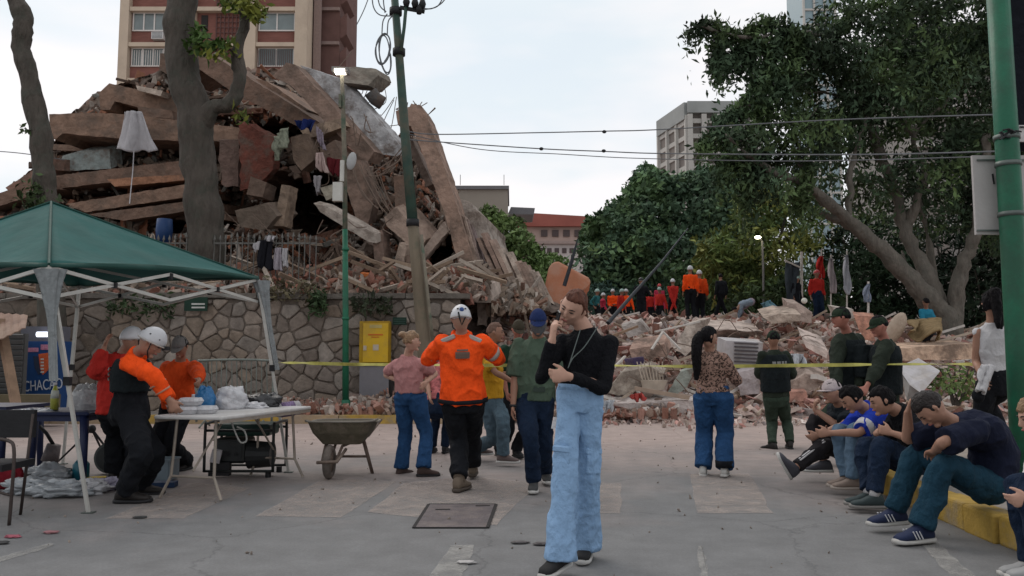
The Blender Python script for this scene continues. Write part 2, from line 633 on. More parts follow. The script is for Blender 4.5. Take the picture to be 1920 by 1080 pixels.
CHUNKM = mat("broken_masonry", attr=True, rough=0.92, var=0.22, scale=9, bump=0.7, bscale=35)
mb = MB()
rr = random.Random(3)
for _ in range(420):
    y = 4.2 + 12 * rr.random() ** 0.7
    x = rr.uniform(-0.66, 0.66) * y
    s = rr.uniform(0.008, 0.028) * (1 if rr.random() < .9 else 1.7)
    t = rr.uniform(0.7, 1.1)
    put(mb, rr.choice(ROCKS), (x, y, s * 0.25), (s * 1.3, s, s), rr, (0.24 * t, 0.2 * t, 0.17 * t))
one(mb, "gravel", CHUNKM, "small chips of masonry scattered over the street", "gravel", kind="stuff")

# ------------------------------------------------------------- stone wall
def clip(poly, px, py, nx, ny):
    out = []
    n = len(poly)
    for i in range(n):
        a, b = poly[i], poly[(i + 1) % n]
        da = (a[0] - px) * nx + (a[1] - py) * ny
        db = (b[0] - px) * nx + (b[1] - py) * ny
        if da <= 0: out.append(a)
        if da * db < 0:
            t = da / (da - db)
            out.append((a[0] + (b[0] - a[0]) * t, a[1] + (b[1] - a[1]) * t))
    return out

def inset(poly, d):
    c = (sum(p[0] for p in poly) / len(poly), sum(p[1] for p in poly) / len(poly))
    out = poly
    n = len(poly)
    for i in range(n):
        a, b = poly[i], poly[(i + 1) % n]
        ex, ey = b[0] - a[0], b[1] - a[1]
        l = math.hypot(ex, ey)
        if l < 1e-5: continue
        nx, ny = ey / l, -ex / l
        if (c[0] - a[0]) * nx + (c[1] - a[1]) * ny > 0: nx, ny = -nx, -ny
        out = clip(out, a[0] - nx * d, a[1] - ny * d, nx, ny)
        if len(out) < 3: return []
    return out

WX0, WX1, WY = XG(-90, 17), XG(862, 17), 17.0
WTOP = 2.52
wall = thing("stone_wall", "rough retaining wall of brown and grey fieldstones set in dark mortar", "stone wall", (WX0, WY, 0))
STONE = mat("fieldstone", attr=True, rough=0.9, var=0.3, scale=7, bump=0.9, bscale=22)
MORT = mat("dark_mortar", (0.125, 0.103, 0.086), rough=0.95, var=0.35, bump=0.8, bscale=30)
mb = MB()
mb.box(((WX0 + WX1) / 2, WY + 0.35, WTOP / 2), (WX1 - WX0, 0.6, WTOP))
mb.build("mortar_bed", MORT, wall)
rr = random.Random(21)
mb = MB()
seeds = []
du, dv = 0.37, 0.24
nu, nv = int((WX1 - WX0) / du) + 2, int(WTOP / dv) + 2
for i in range(-1, nu):
    for j in range(-1, nv):
        if rr.random() < 0.12: continue
        seeds.append((WX0 + (i + (0.5 if j % 2 else 0) + rr.uniform(-.42, .42)) * du, (j + 0.5 + rr.uniform(-.4, .4)) * dv))
for (sx_, sz_) in seeds:
    poly = [(WX0, 0.02), (WX1, 0.02), (WX1, WTOP - 0.02), (WX0, WTOP - 0.02)]
    if not (WX0 < sx_ < WX1 and 0 < sz_ < WTOP): continue
    for (ax, az) in seeds:
        if (ax, az) == (sx_, sz_) or abs(ax - sx_) > 1.4 or abs(az - sz_) > 1.2: continue
        ex, ez = ax - sx_, az - sz_
        l = math.hypot(ex, ez)
        poly = clip(poly, (ax + sx_) / 2, (az + sz_) / 2, ex / l, ez / l)
        if len(poly) < 3: break
    if len(poly) < 3: continue
    p0 = inset(poly, rr.uniform(0.006, 0.018))
    if len(p0) < 3: continue
    cx_, cz_ = sum(p[0] for p in p0) / len(p0), sum(p[1] for p in p0) / len(p0)
    # corner rounding
    q0 = []
    for i in range(len(p0)):
        a, b, c = p0[i - 1], p0[i], p0[(i + 1) % len(p0)]
        q0.append((b[0] * .84 + a[0] * .16, b[1] * .84 + a[1] * .16)); q0.append((b[0] * .84 + c[0] * .16, b[1] * .84 + c[1] * .16))
    dep = rr.uniform(0.02, 0.065)
    lay = [(1.0, -0.02), (1.0, 0.45 * dep), (0.9, 0.85 * dep), (0.62, dep)]
    n = len(q0)
    tx, tz = rr.uniform(-.1, .1), rr.uniform(-.1, .1)
    V, F = [], []
    for s_, d_ in lay:
        for (x, z) in q0:
            V.append((cx_ + (x - cx_) * s_, WY + 0.05 - d_ - ((x - cx_) * tx + (z - cz_) * tz) * (d_ > 0), cz_ + (z - cz_) * s_))
    for i in range(len(lay) - 1):
        for k in range(n):
            F.append((i * n + k, i * n + (k + 1) % n, (i + 1) * n + (k + 1) % n, (i + 1) * n + k))
    F.append(tuple((len(lay) - 1) * n + k for k in range(n)))
    t = rr.uniform(0.68, 1.02)
    base = rr.choice([(0.255, 0.21, 0.175), (0.225, 0.19, 0.165), (0.27, 0.235, 0.205), (0.20, 0.165, 0.14), (0.24, 0.19, 0.15)])
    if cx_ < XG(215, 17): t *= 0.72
    mb.add(V, F, [c_ * t for c_ in base])
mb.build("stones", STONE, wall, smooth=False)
mb = MB()
x = WX0
while x < WX1 - 0.2:
    w = rr.uniform(0.5, 1.1)
    mb.box((min(x + w / 2, WX1 - .1), WY + 0.32, WTOP + 0.05 + rr.uniform(-.01, .02)), (w * 0.98, 0.72, 0.11), rotm(rr.uniform(-.03, .03), rr.uniform(-.02, .02), 0), (0.13, 0.115, 0.10))
    x += w
mb.build("coping", STONE, wall)

# ------------------------------------------------------------- vegetation
LEAF = mat("foliage", attr=True, rough=0.7, var=0.35, scale=1.2, bump=0.0, spec=0.2)
BARK = mat("grey_brown_bark", (0.075, 0.064, 0.054), rough=0.95, var=0.35, scale=5, bump=1.0, bscale=11, bdist=0.09, stretch=(1, 1, 0.3), dirt=(0.06, 0.062, 0.05))
BARKL = mat("pale_bark", (0.135, 0.12, 0.102), rough=0.95, var=0.3, scale=6, bump=1.0, bscale=11, bdist=0.07, stretch=(1, 1, 0.35), dirt=(0.10, 0.095, 0.08))

def leafquads(pts, size, el, rng, droop=0.0, jit=0.55):
    n = len(pts)
    a = rng.normal(size=(n, 3)); a[:, 2] -= droop
    a /= np.linalg.norm(a, axis=1)[:, None] + 1e-9
    b = rng.normal(size=(n, 3))
    b -= a * (a * b).sum(1)[:, None]
    b /= np.linalg.norm(b, axis=1)[:, None] + 1e-9
    s = size * (1 + jit * rng.uniform(-1, 1, size=n))[:, None]
    nrm = np.cross(a, b) * s * 0.18
    V = np.stack([pts - a * s, pts + b * s * el + nrm, pts + a * s, pts - b * s * el + nrm], axis=1).reshape(-1, 3)
    Q = np.arange(4 * n).reshape(-1, 4)
    return V, Q

def blobpts(blobs, dens, rng, gap=0.0, gs=0.8, shell=0.5):
    """blobs: (px,py,rx,ry,Y,rY_m) -> points; dens = leaves per m^2 of silhouette"""
    out = []
    for (px, py, rx, ry, Y, rY, *w) in blobs:
        c = np.array(P(px, py, Y)); sc = Y / FPX
        n = int(dens * math.pi * rx * ry * sc * sc * (w[0] if w else 1))
        d = rng.normal(size=(n, 3)); d /= np.linalg.norm(d, axis=1)[:, None]
        r = rng.uniform(0, 1, n) ** (1 / 3.0 if shell == 0 else 1 / (3 + 4 * shell))
        p = d * r[:, None]
        lump = 1 + 0.28 * fbm(d * 2.1 + np.array([px * .1, py * .1, 0]), 3)
        p = p * lump[:, None] * np.array([rx * sc, rY, ry * sc])
        out.append(p + c)
    p = np.concatenate(out)
    if gap > -9:
        f = fbm(p * gs, 3)
        p = p[f > gap]
    return p

def crown(name, pts, size, el, base, parent, rng, droop=0.0, var=0.5, tipcol=None, cs=0.6):
    V, Q = leafquads(pts, size, el, rng, droop)
    n = len(pts)
    f = fbm(pts * cs, 3)
    t = np.clip(1 + var * f + rng.uniform(-.25, .25, n), 0.25, 2.0)
    c = np.array(base)[None, :] * t[:, None]
    if tipcol is not None:
        g = np.clip(fbm(pts * cs * 1.7 + 5, 2) * 1.2 + 0.3 + rng.uniform(-.3, .3, n), 0, 1)[:, None]
        c = c * (1 - g) + np.array(tipcol)[None, :] * t[:, None] * g
    C = np.repeat(c, 4, axis=0)
    return quadmesh(name, V, Q, C, LEAF, parent)

def limb(mb, px, r0, r1, seg=5, n=10, wob=0.04, col=(0.1, 0.1, 0.1), rr=random.Random(1)):
    """smooth tapered limb through pixel points (px,py,Y)"""
    pts = [P(*q) if not isinstance(q, Vector) else q for q in px]
    out = smooth_line(pts, seg)
    m = len(out)
    for i in range(1, m - 1):
        out[i] = out[i] + Vector((rr.uniform(-wob, wob), rr.uniform(-wob, wob), rr.uniform(-wob, wob)))
    rad = [(r0 + (r1 - r0) * (i / (m - 1)) ** 0.8) * (1 + 0.05 * math.sin(i * 1.1 + r0 * 9)) for i in range(m)]
    mb.tube(out, rad, n, col)

def smooth_line(pts, seg=5):
    out = []
    n = len(pts)
    for i in range(n - 1):
        p0, p1, p2, p3 = pts[max(i - 1, 0)], pts[i], pts[i + 1], pts[min(i + 2, n - 1)]
        for k in range(seg):
            t = k / seg
            out.append(0.5 * ((2 * p1) + (p2 - p0) * t + (2 * p0 - 5 * p1 + 4 * p2 - p3) * t * t + (3 * p1 - p0 - 3 * p2 + p3) * t ** 3))
    out.append(Vector(pts[-1]))
    return out

def roughen(o, amp, sc):
    me = o.data
    n = len(me.vertices)
    co = np.empty(n * 3); me.vertices.foreach_get("co", co); co = co.reshape(-1, 3)
    no = np.empty(n * 3); me.vertices.foreach_get("normal", no); no = no.reshape(-1, 3)
    co += no * (fbm(co * sc, 3) * amp)[:, None]
    me.vertices.foreach_set("co", co.ravel()); me.update()

rng = np.random.default_rng(4)
# --- big dark feathery tree on the right
t1 = thing("feathery_tree", "huge dark feathery tree with several leaning pale limbs, spreading over the rubble at right", "tree", P(1775, 610, 23))
mb = MB()
for px, r0, r1 in [
    ([(1790, 640, 23), (1765, 590, 23), (1720, 535, 22.8), (1650, 465, 22.5), (1590, 410, 22), (1520, 355, 21.5), (1450, 322, 21)], .40, .10),
    ([(1650, 465, 22.5), (1600, 425, 22.8), (1540, 395, 23)], .2, .08),
    ([(1770, 600, 23), (1735, 510, 23.2), (1695, 430, 23.5), (1672, 345, 23.5), (1640, 260, 23), (1610, 190, 23)], .28, .08),
    ([(1785, 620, 23), (1800, 520, 22.8), (1822, 450, 22.5), (1845, 370, 22.3), (1850, 250, 22)], .27, .1),
    ([(1695, 430, 23.5), (1735, 330, 23), (1712, 250, 23), (1790, 180, 22.5)], .14, .05),
    ([(1775, 600, 23.3), (1752, 500, 24), (1725, 380, 24), (1700, 300, 24)], .10, .05),
    ([(1520, 355, 21.5), (1500, 280, 21.5), (1530, 200, 21.5)], .07, .03),
    ([(1590, 410, 22), (1600, 300, 22), (1625, 220, 22)], .09, .04),
    ([(1712, 250, 23), (1640, 130, 23), (1560, 70, 22), (1480, 60, 21.5), (1400, 70, 21), (1310, 48, 21)], .1, .015),
    ([(1610, 190, 23), (1500, 170, 22), (1430, 190, 21.5), (1380, 205, 21)], .07, .015),
    ([(1450, 322, 21), (1400, 290, 20.8), (1360, 250, 20.6)], .05, .02),
    ([(1790, 630, 23), (1745, 580, 24), (1705, 520, 25), (1690, 470, 25.5)], .12, .04)]:
    limb(mb, px, r0, r1, 6, 10, 0.05)
o = mb.build("trunk", BARKL, t1, smooth=True); roughen(o, 0.06, 5)
bl = [(1780, 30, 170, 110, 23, 2.6), (1620, 70, 120, 80, 22.5, 2.0), (1540, 125, 90, 58, 22, 1.6), (1455, 215, 60, 26, 21.5, 1.2, .8),
      (1700, 180, 140, 90, 23, 2.4), (1590, 225, 120, 65, 22.5, 2.0), (1490, 265, 95, 60, 21.5, 1.5), (1400, 275, 60, 45, 21, 1.0, .8),
      (1840, 190, 90, 150, 23, 2.0), (1560, 170, 120, 70, 22.5, 2.0), (1450, 350, 60, 35, 21, 1.0, .8), (1800, 330, 100, 70, 23.5, 1.6),
      (1640, 320, 110, 55, 23, 1.6, .7), (1560, 370, 90, 40, 23, 1.4, .5), (1730, 400, 130, 50, 24.5, 1.5, .6), (1890, 400, 80, 90, 24, 1.5, .8), (1380, 330, 45, 30, 21, .8, .6)]
pts = blobpts(bl + [(1800, 60, 150, 150, 24.5, 1.2), (1860, 300, 110, 110, 25, 1.2)], 700, rng, gap=-0.27, gs=1.15, shell=0.2)
# hanging sprays at the fringe
sp = [[(1560, 110), (1490, 58), (1440, 38), (1395, 58), (1378, 112)], [(1500, 80), (1430, 82), (1360, 52), (1322, 44), (1290, 56)], [(1400, 90), (1372, 108), (1350, 118), (1342, 122)],
      [(1450, 70), (1445, 110), (1415, 140)], [(1460, 130), (1430, 150), (1418, 160)], [(1470, 165), (1410, 178), (1375, 205)], [(1440, 200), (1380, 205), (1340, 225)],
      [(1370, 250), (1330, 252), (1315, 275)], [(1395, 290), (1355, 300), (1345, 335)], [(1430, 300), (1400, 340), (1395, 385)], [(1520, 300), (1500, 350), (1492, 400)], [(1560, 60), (1600, 20), (1660, -10)],
      [(1480, 60), (1500, 100), (1470, 130)], [(1350, 70), (1345, 95), (1343, 118)], [(1410, 60), (1408, 90), (1412, 125)]]
ex = []
for s_ in sp:
    L_ = smooth_line([P(x, y, 21.3) for x, y in s_], 10)
    for i, p in enumerate(L_):
        k = max(14, int(62 - 40 * i / len(L_)))
        q_ = rng.normal(size=(k, 3)) * np.array([.11, .2, .08]) + np.array(p)
        q_[:, 2] -= rng.exponential(0.2, k)
        ex.append(q_)
pts = np.concatenate([pts] + ex)
crown("crown", pts, 0.092, 0.36, (0.042, 0.070, 0.038), t1, rng, droop=0.9, var=0.7, tipcol=(0.085, 0.13, 0.05), cs=0.7)

# --- round bluish tree in the middle distance
def simple_tree(name, label, base_px, blobs, size, col, tip, dens, stems, r0=.3, el=0.5, gap=-0.35, gs=0.5, bark=BARK, droop=0.1, group=None, cat="tree", cs=0.35):
    t = thing(name, label, cat, P(*base_px), group)
    mb = MB()
    for s_ in stems:
        limb(mb, s_, r0, r0 * 0.3, 5, 8, 0.05)
    mb.build("trunk", bark, t, smooth=True)
    p = blobpts(blobs, dens, rng, gap=gap, gs=gs, shell=0.35)
    crown("crown", p, size, el, col, t, rng, droop=droop, tipcol=tip, cs=cs)
    return t

simple_tree("leafy_tree", "broad round dark green tree standing below the far grey tower", (1260, 640, 45),
            [(1270, 405, 130, 75, 45, 3.5), (1180, 440, 80, 75, 44, 3), (1250, 490, 160, 60, 43, 3.5), (1380, 385, 95, 70, 46, 3), (1225, 360, 60, 36, 45, 2), (1320, 350, 70, 35, 46, 2.4), (1140, 505, 50, 45, 44, 2), (1215, 330, 26, 20, 45, 1), (1390, 330, 60, 30, 46, 2), (1310, 540, 150, 45, 43, 3), (1125, 450, 40, 55, 44, 2), (1120, 540, 45, 45, 43, 2), (1180, 545, 90, 40, 43, 3)],
            0.17, (0.070, 0.12, 0.072), (0.13, 0.21, 0.09), 270, [[(1260, 640, 45), (1255, 560, 45), (1265, 450, 45)], [(1255, 560, 45), (1190, 450, 44)], [(1258, 540, 45), (1360, 420, 46)]], gap=-0.55, cs=0.5)
simple_tree("yellowish_tree", "yellow-green airy tree beside the lit lamp", (1430, 640, 34),
            [(1420, 395, 55, 40, 34, 1.5), (1375, 465, 80, 42, 33, 1.8), (1450, 470, 80, 60, 34, 2), (1345, 490, 50, 36, 33, 1.4), (1480, 370, 50, 36, 34, 1.6, .7), (1440, 540, 90, 50, 34, 2), (1360, 535, 70, 40, 33, 1.6), (1510, 430, 60, 50, 34, 1.5, .7)],
            0.17, (0.105, 0.15, 0.045), (0.22, 0.23, 0.06), 230, [[(1430, 640, 34), (1425, 560, 34), (1400, 470, 34)], [(1425, 560, 34), (1460, 450, 34), (1485, 370, 34)], [(1428, 590, 34), (1370, 500, 33)]], r0=.12, el=0.3, droop=0.6, gap=-0.28, gs=0.8, cs=0.7)
simple_tree("leafy_tree", "light green tree growing just past the broken edge of the fallen building", (960, 600, 48),
            [(945, 440, 42, 42, 48, 2), (965, 485, 62, 50, 47, 2.5), (1020, 510, 55, 36, 47, 2.2), (918, 405, 22, 20, 48, 1), (1000, 545, 80, 40, 46, 2.5), (930, 520, 50, 60, 47, 2)],
            0.16, (0.13, 0.20, 0.07), (0.18, 0.26, 0.085), 280, [[(960, 600, 48), (958, 520, 48), (945, 440, 48)], [(958, 540, 48), (1015, 500, 47)]], r0=.2, gap=-0.5, cs=0.4)
# undergrowth in the park, one shrub each
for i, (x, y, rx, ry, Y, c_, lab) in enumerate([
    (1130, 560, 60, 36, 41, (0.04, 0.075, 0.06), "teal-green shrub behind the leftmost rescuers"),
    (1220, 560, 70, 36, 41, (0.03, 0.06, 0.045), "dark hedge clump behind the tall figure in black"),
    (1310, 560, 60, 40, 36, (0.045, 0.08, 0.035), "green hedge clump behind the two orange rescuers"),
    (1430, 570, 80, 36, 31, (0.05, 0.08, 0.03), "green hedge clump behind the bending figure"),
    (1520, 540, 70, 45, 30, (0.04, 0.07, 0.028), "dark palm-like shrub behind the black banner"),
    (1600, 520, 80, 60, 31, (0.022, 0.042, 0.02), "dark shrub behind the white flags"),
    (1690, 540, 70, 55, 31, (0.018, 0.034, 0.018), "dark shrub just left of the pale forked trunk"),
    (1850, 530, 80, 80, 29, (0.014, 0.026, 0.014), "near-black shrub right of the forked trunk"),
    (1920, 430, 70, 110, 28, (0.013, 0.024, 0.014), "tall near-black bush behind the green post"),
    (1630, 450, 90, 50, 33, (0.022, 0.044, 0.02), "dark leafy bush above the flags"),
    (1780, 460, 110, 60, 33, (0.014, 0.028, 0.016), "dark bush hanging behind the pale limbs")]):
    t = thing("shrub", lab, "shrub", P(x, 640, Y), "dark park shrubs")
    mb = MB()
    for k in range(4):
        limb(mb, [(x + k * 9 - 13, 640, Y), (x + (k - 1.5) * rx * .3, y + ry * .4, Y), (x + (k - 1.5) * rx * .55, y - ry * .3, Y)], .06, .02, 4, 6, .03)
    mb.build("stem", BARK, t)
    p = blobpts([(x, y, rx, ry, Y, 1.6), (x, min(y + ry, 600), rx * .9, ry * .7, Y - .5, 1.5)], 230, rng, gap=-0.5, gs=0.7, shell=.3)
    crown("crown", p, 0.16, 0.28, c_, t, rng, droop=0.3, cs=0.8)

# --- the two street trees in front of the fallen building
t = thing("street_tree", "dark bare leaning trunk rising behind the green canopy at the left edge", "tree", P(85, 770, 16.3))
mb = MB()
limb(mb, [(104, 775, 16.3), (96, 560, 16.3), (86, 385, 16.3), (84, 330, 16.3), (74, 250, 16.3), (58, 160, 16.3), (40, 90, 16.3), (44, 40, 16.3), (28, 0, 16.3), (5, -60, 16.3)], .26, .17, 6, 14, .015)
limb(mb, [(48, 175, 16.3), (32, 120, 16.1), (28, 104, 16.1)], .04, .015, 4, 6, .005)
o = mb.build("trunk", BARK, t, smooth=True); roughen(o, 0.035, 3.2)
p = np.array([P(46 + rng.normal() * 5, 245 + rng.normal() * 5, 16.1) for _ in range(14)] + [P(62 + rng.normal() * 16, 372 + rng.normal() * 16, 16.0) for _ in range(160)])
crown("foliage", p, 0.075, 0.4, (0.05, 0.075, 0.03), t, rng)
t = thing("street_tree", "thick mossy trunk that forks in front of the collapsed floors", "tree", P(385, 560, 18.6))
mb = MB()
limb(mb, [(388, 575, 18.6), (386, 500, 18.6), (384, 430, 18.6), (376, 350, 18.6), (370, 270, 18.6), (362, 200, 18.6), (345, 140, 18.6), (334, 60, 18.6), (342, 0, 18.6), (352, -60, 18.6)], .44, .33, 6, 16, .012)
limb(mb, [(378, 250, 18.6), (398, 205, 18.4), (430, 195, 18.4), (450, 150, 18.4), (446, 100, 18.4), (456, 40, 18.4), (462, -40, 18.4)], .22, .12, 6, 12, .012)
o = mb.build("trunk", BARK, t, smooth=True); roughen(o, 0.05, 2.6)
mb = MB()
for a in ([(452, 110, 18.3), (420, 85, 18.1), (385, 70, 18.0)], [(456, 60, 18.3), (470, 25, 18.1), (485, 10, 18.0)], [(455, 30, 18.3), (435, 8, 18.1), (428, -5, 18)], [(352, 90, 18.3), (375, 100, 18.1), (400, 98, 18.0)]):
    limb(mb, a, .035, .012, 4, 6, .01)
mb.build("branch", BARK, t)
cc = []
for (x, y, s_, n_) in [(372, 65, 11, 70), (380, 88, 14, 90), (405, 98, 13, 60), (428, 85, 10, 40), (440, 8, 12, 60), (478, 20, 12, 80), (484, 32, 8, 40), (462, 5, 14, 50), (425, 4, 8, 30), (455, 215, 10, 25)]:
    cc += [P(x + rng.normal() * s_, y + rng.normal() * s_ * .8, 18.0 + rng.normal() * .2) for _ in range(n_)]
crown("foliage", np.array(cc), 0.10, 0.42, (0.045, 0.08, 0.02), t, rng, tipcol=(0.16, 0.17, 0.03))

# ------------------------------------------------------------- buildings beyond
CREAM = mat("cream_render", (0.50, 0.405, 0.315), rough=0.9, var=0.1, scale=0.6, bump=0.1, dirt=(0.40, 0.32, 0.25))
BRICK = mat("brown_brick", (0.20, 0.085, 0.068), rough=0.9, var=0.2, scale=1.2, bump=0.4, bscale=12, stretch=(1, 1, 4))
GLASS = mat("grey_window_glass", (0.16, 0.19, 0.19), rough=0.12, var=0.3, scale=0.8, bump=0, spec=0.6)
WHITEF = mat("white_frame", (0.62, 0.58, 0.55), rough=0.6, var=0.08)
DARK = mat("dark_interior", (0.03, 0.026, 0.026), rough=0.9)
GRILLE = mat("brown_grille", (0.10, 0.05, 0.045), rough=0.7)
TY = 60.0
bt = thing("apartment_tower", "tall cream and brick apartment tower rising behind the collapsed building", "apartment building", (XG(400, TY), TY, 0))
def bx(px0, px1, py0, py1, y0, y1, m, name, parent):
    a, b = P(px0, py1, TY), P(px1, py0, TY)
    mb = MB()
    mb.box(((a.x + b.x) / 2, (y0 + y1) / 2, (a.z + b.z) / 2), (abs(b.x - a.x), y1 - y0, abs(b.z - a.z)))
    return mb.build(name, m, parent)
a, b = P(228, 300, TY), P(560, -300, TY)
mb = MB(); mb.box(((a.x + b.x) / 2, TY + 4.5, 21), (b.x - a.x - 0.1, 8.4, 42)); mb.build("wall", BRICK, bt)
for (x0, x1) in ((226, 243), (330, 366), (455, 481), (554, 577)):
    mb = MB(); xa, xb = P(x0, 400, TY).x, P(x1, 400, TY).x
    xa = P(x0, 60, TY).x; xb = P(x1, 60, TY).x
    mb.box(((xa + xb) / 2, TY + 0.6, 21), (xb - xa, 1.7, 42)); mb.build("pillar", CREAM, bt)
ST = 2.84
zb = P(300, 18, TY).z
for k in range(-4, 4):
    z = zb + k * ST
    for (x0, x1) in ((243.3, 329.7), (366.3, 454.7), (481.3, 553.7)):
        xa, xb = P(x0, 60, TY).x, P(x1, 60, TY).x
        w = xb - xa
        mb = MB(); mb.box(((xa + xb) / 2, TY + 0.12, z), (w, 0.6, 0.32)); mb.build("floor_band", CREAM, bt)
        if x0 > 300 and x0 < 400:
            f = MB()
            for i in range(7):
                f.box((xa + w * (0.42 + 0.085 * i), TY + 0.22, z - 1.35), (0.07, 0.07, 2.2))
            for i in range(5):
                f.box((xa + w * 0.68, TY + 0.215, z - 0.5 - i * 0.42), (w * .55, 0.05, 0.05))
            f.build("grille", GRILLE, bt)
            f = MB(); f.box((xa + w * .16, TY + 0.26, z - 1.0), (.5, .06, 1.3)); f.build("door_opening", DARK, bt)
            if k == 1 or k == 0:
                continue
        else:
            zc, hh = z - 0.88, 1.42
            wi = MB(); wi.box(((xa + xb) / 2, TY + 0.275, zc), (w * .92, .05, hh)); W_ = wi.build("window", GLASS, bt)
            f = MB()
            nb = 4 if x0 < 300 else 2
            for i in range(nb + 1):
                f.box((xa + w * .04 + w * .92 * i / nb, TY + 0.235, zc), (0.1, 0.08, hh))
            for s_ in (-1, 1):
                f.box(((xa + xb) / 2, TY + 0.232, zc + s_ * hh / 2), (w * .96, .08, .1))
            f.build("frame", WHITEF, W_)
            if k == -1:
                f = MB()
                for i in range(18):
                    f.box((xa + w * (.05 + .05 * i), TY + 0.17, zc - .1), (.035, .04, hh * .9))
                f.build("bars", WHITEF if x0 < 300 else GRILLE, W_)
# side wing
xa = P(577, 60, TY).x
xw0, xw1 = P(590, 60, TY + 2).x, P(634, 60, TY + 2).x
mb = MB(); mb.box(((xa + xw1) / 2, TY + 6, 21), (xw1 - xa, 7.0, 42)); mb.build("wing", mat("brown_side_brick", (0.13, 0.07, 0.06), rough=0.9, var=.2, scale=1), bt)
for k in range(-4, 4):
    mb = MB(); mb.box(((xw0 + xw1) / 2, TY + 2.4, zb + k * ST + 1.1), (xw1 - xw0, .3, .26)); mb.build("floor_band", mat("dim_band", (0.25, 0.18, 0.16)), bt)
    mb = MB(); mb.prism([(xw1 - .02, TY + 2.6, zb + k * ST - 1.3), (xw1 + .55, TY + 2.6, zb + k * ST - .9), (xw1 + .55, TY + 2.6, zb + k * ST + .9), (xw1 - .02, TY + 2.6, zb + k * ST + .4)], (0, 3, 0)); mb.build("balcony", mat("brown_side_brick"), bt)
mb = MB(); mb.box((xa + .35, TY + 1.6, 21), (.5, .5, 42)); mb.build("pillar", mat("dim_band"), bt)
# AC boxes on the facade
acm = mat("white_enamel", (0.6, 0.6, 0.6), rough=0.5)
for (x, y) in ((297, 68),):
    c_ = P(x, y, TY)
    mb = MB(); mb.box((c_.x, TY - .0, c_.z), (.9, .45, .55)); ac = mb.build("air_conditioner", acm, bt)
    f = MB()
    for i in range(5):
        f.box((c_.x, TY - .235, c_.z - .2 + i * .1), (.8, .02, .03))
    f.build("grille", DARK, ac)

# far tower at right of the round tree
ft = thing("office_tower", "far grey concrete tower with gridded balconies behind the round tree", "tower", (26, 120, 0))
GC = mat("far_grey_concrete", (0.42, 0.41, 0.385), rough=.9, var=.12, scale=.15, bump=0)
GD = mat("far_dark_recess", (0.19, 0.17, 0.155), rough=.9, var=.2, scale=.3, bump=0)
GS_ = mat("far_grey_cladding", (0.27, 0.285, 0.28), rough=.8, var=.15, scale=.4, bump=0)
cor = P(1288, 192, 120); top = cor.z
lx = (1237 - 960) / 1500 * 130 * 1.0
rx_ = P(1425, 192, 120).x
mb = MB()
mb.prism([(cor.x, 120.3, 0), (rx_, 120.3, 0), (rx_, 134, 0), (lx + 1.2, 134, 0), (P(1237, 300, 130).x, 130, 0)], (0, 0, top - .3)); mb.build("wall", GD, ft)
mb = MB()
for k in range(14):
    z = top - 3.0 - k * 2.35
    mb.box(((cor.x + rx_) / 2, 119.95, z), (rx_ - cor.x, .7, .7))
    mb.bar((cor.x - .05, 120.2, z), (P(1237, 300, 130).x - .05, 130, z), .3, .7)
mb.build("floor_band", GC, ft)
mb = MB()
for i in range(6):
    x = cor.x + .3 + (rx_ - cor.x - .6) * i / 5
    mb.box((x, 119.6, top / 2 - 1), (.75, .7, top - 2))
for i in range(4):
    t_ = i / 3
    mb.box((cor.x + (P(1237, 300, 130).x - cor.x) * t_ - .15, 120.1 + 9.9 * t_, top / 2 - 1), (.5, .9, top - 2.1))
mb.build("pillar", GC, ft)
mb = MB(); mb.box(((cor.x + rx_) / 2, 119.8, top - .9), (rx_ - cor.x + .1, 1.0, 1.8)); mb.bar((cor.x - .2, 120.0, top - 1.3), (P(1237, 300, 130).x - .2, 130, top - 1.3), .6, 2.6); mb.build("parapet", GS_, ft)

# grey flat block above the light green tree
fb = thing("flat_roofed_building", "plain grey flat-roofed block behind the broken column", "building", (P(900, 350, 90).x, 90, 0))
a, b = P(800, 350, 90), P(952, 349, 90)
mb = MB(); mb.box(((a.x + b.x) / 2, 95, b.z / 2 - .2), (b.x - a.x, 10, b.z - .4)); mb.build("wall", mat("taupe_render", (0.27, 0.245, 0.21), var=.08, scale=.3, bump=0), fb)
mb = MB(); mb.box(((a.x + b.x) / 2, 94.9, b.z - .2), (b.x - a.x + .3, 10.4, .4)); mb.build("roof", mat("roof_edge", (0.16, 0.16, 0.17)), fb)
mb = MB()
for x in (863, 945):
    c_ = P(x, 347, 90); mb.bar(c_, c_ + Vector((0, 0, 1.2)), .06)
mb.build("antenna", DARK, fb)
lb = thing("brick_building", "low red brick building with white walls beyond the light green tree", "building", (P(1040, 400, 110).x, 110, 0))
REDB = mat("far_red_brick", (0.30, 0.095, 0.075), var=.15, scale=.3, bump=0)
PALE = mat("far_pale_wall", (0.40, 0.30, 0.265), var=.15, scale=.4, bump=0)
z_at = lambda py, Y: P(1040, py, Y).z
x0, x1, x2 = P(975, 430, 110).x, P(1128, 430, 110).x, P(1003, 430, 110).x
mb = MB(); mb.box(((x0 + x1) / 2, 116, z_at(425, 110) / 2), (x1 - x0, 11.5, z_at(425, 110))); mb.build("wall", PALE, lb)
mb = MB(); mb.prism([(x0 - .5, 109.5, z_at(425, 110)), (x1 + 1, 109.5, z_at(425, 110)), (x1 + 1, 109.5, z_at(409, 110)), (x2, 109.5, z_at(401, 110)), (x0 - .5, 109.5, z_at(403, 110))], (0, 13, 0)); mb.build("brick_band", REDB, lb)
for i in range(6):
    mb = MB(); xx = x2 + 1.3 + i * 1.55
    mb.box((xx, 110.2, z_at(437, 110)), (.9, .3, .9)); mb.build("window", mat("far_window", (0.09, 0.07, 0.07)), lb)
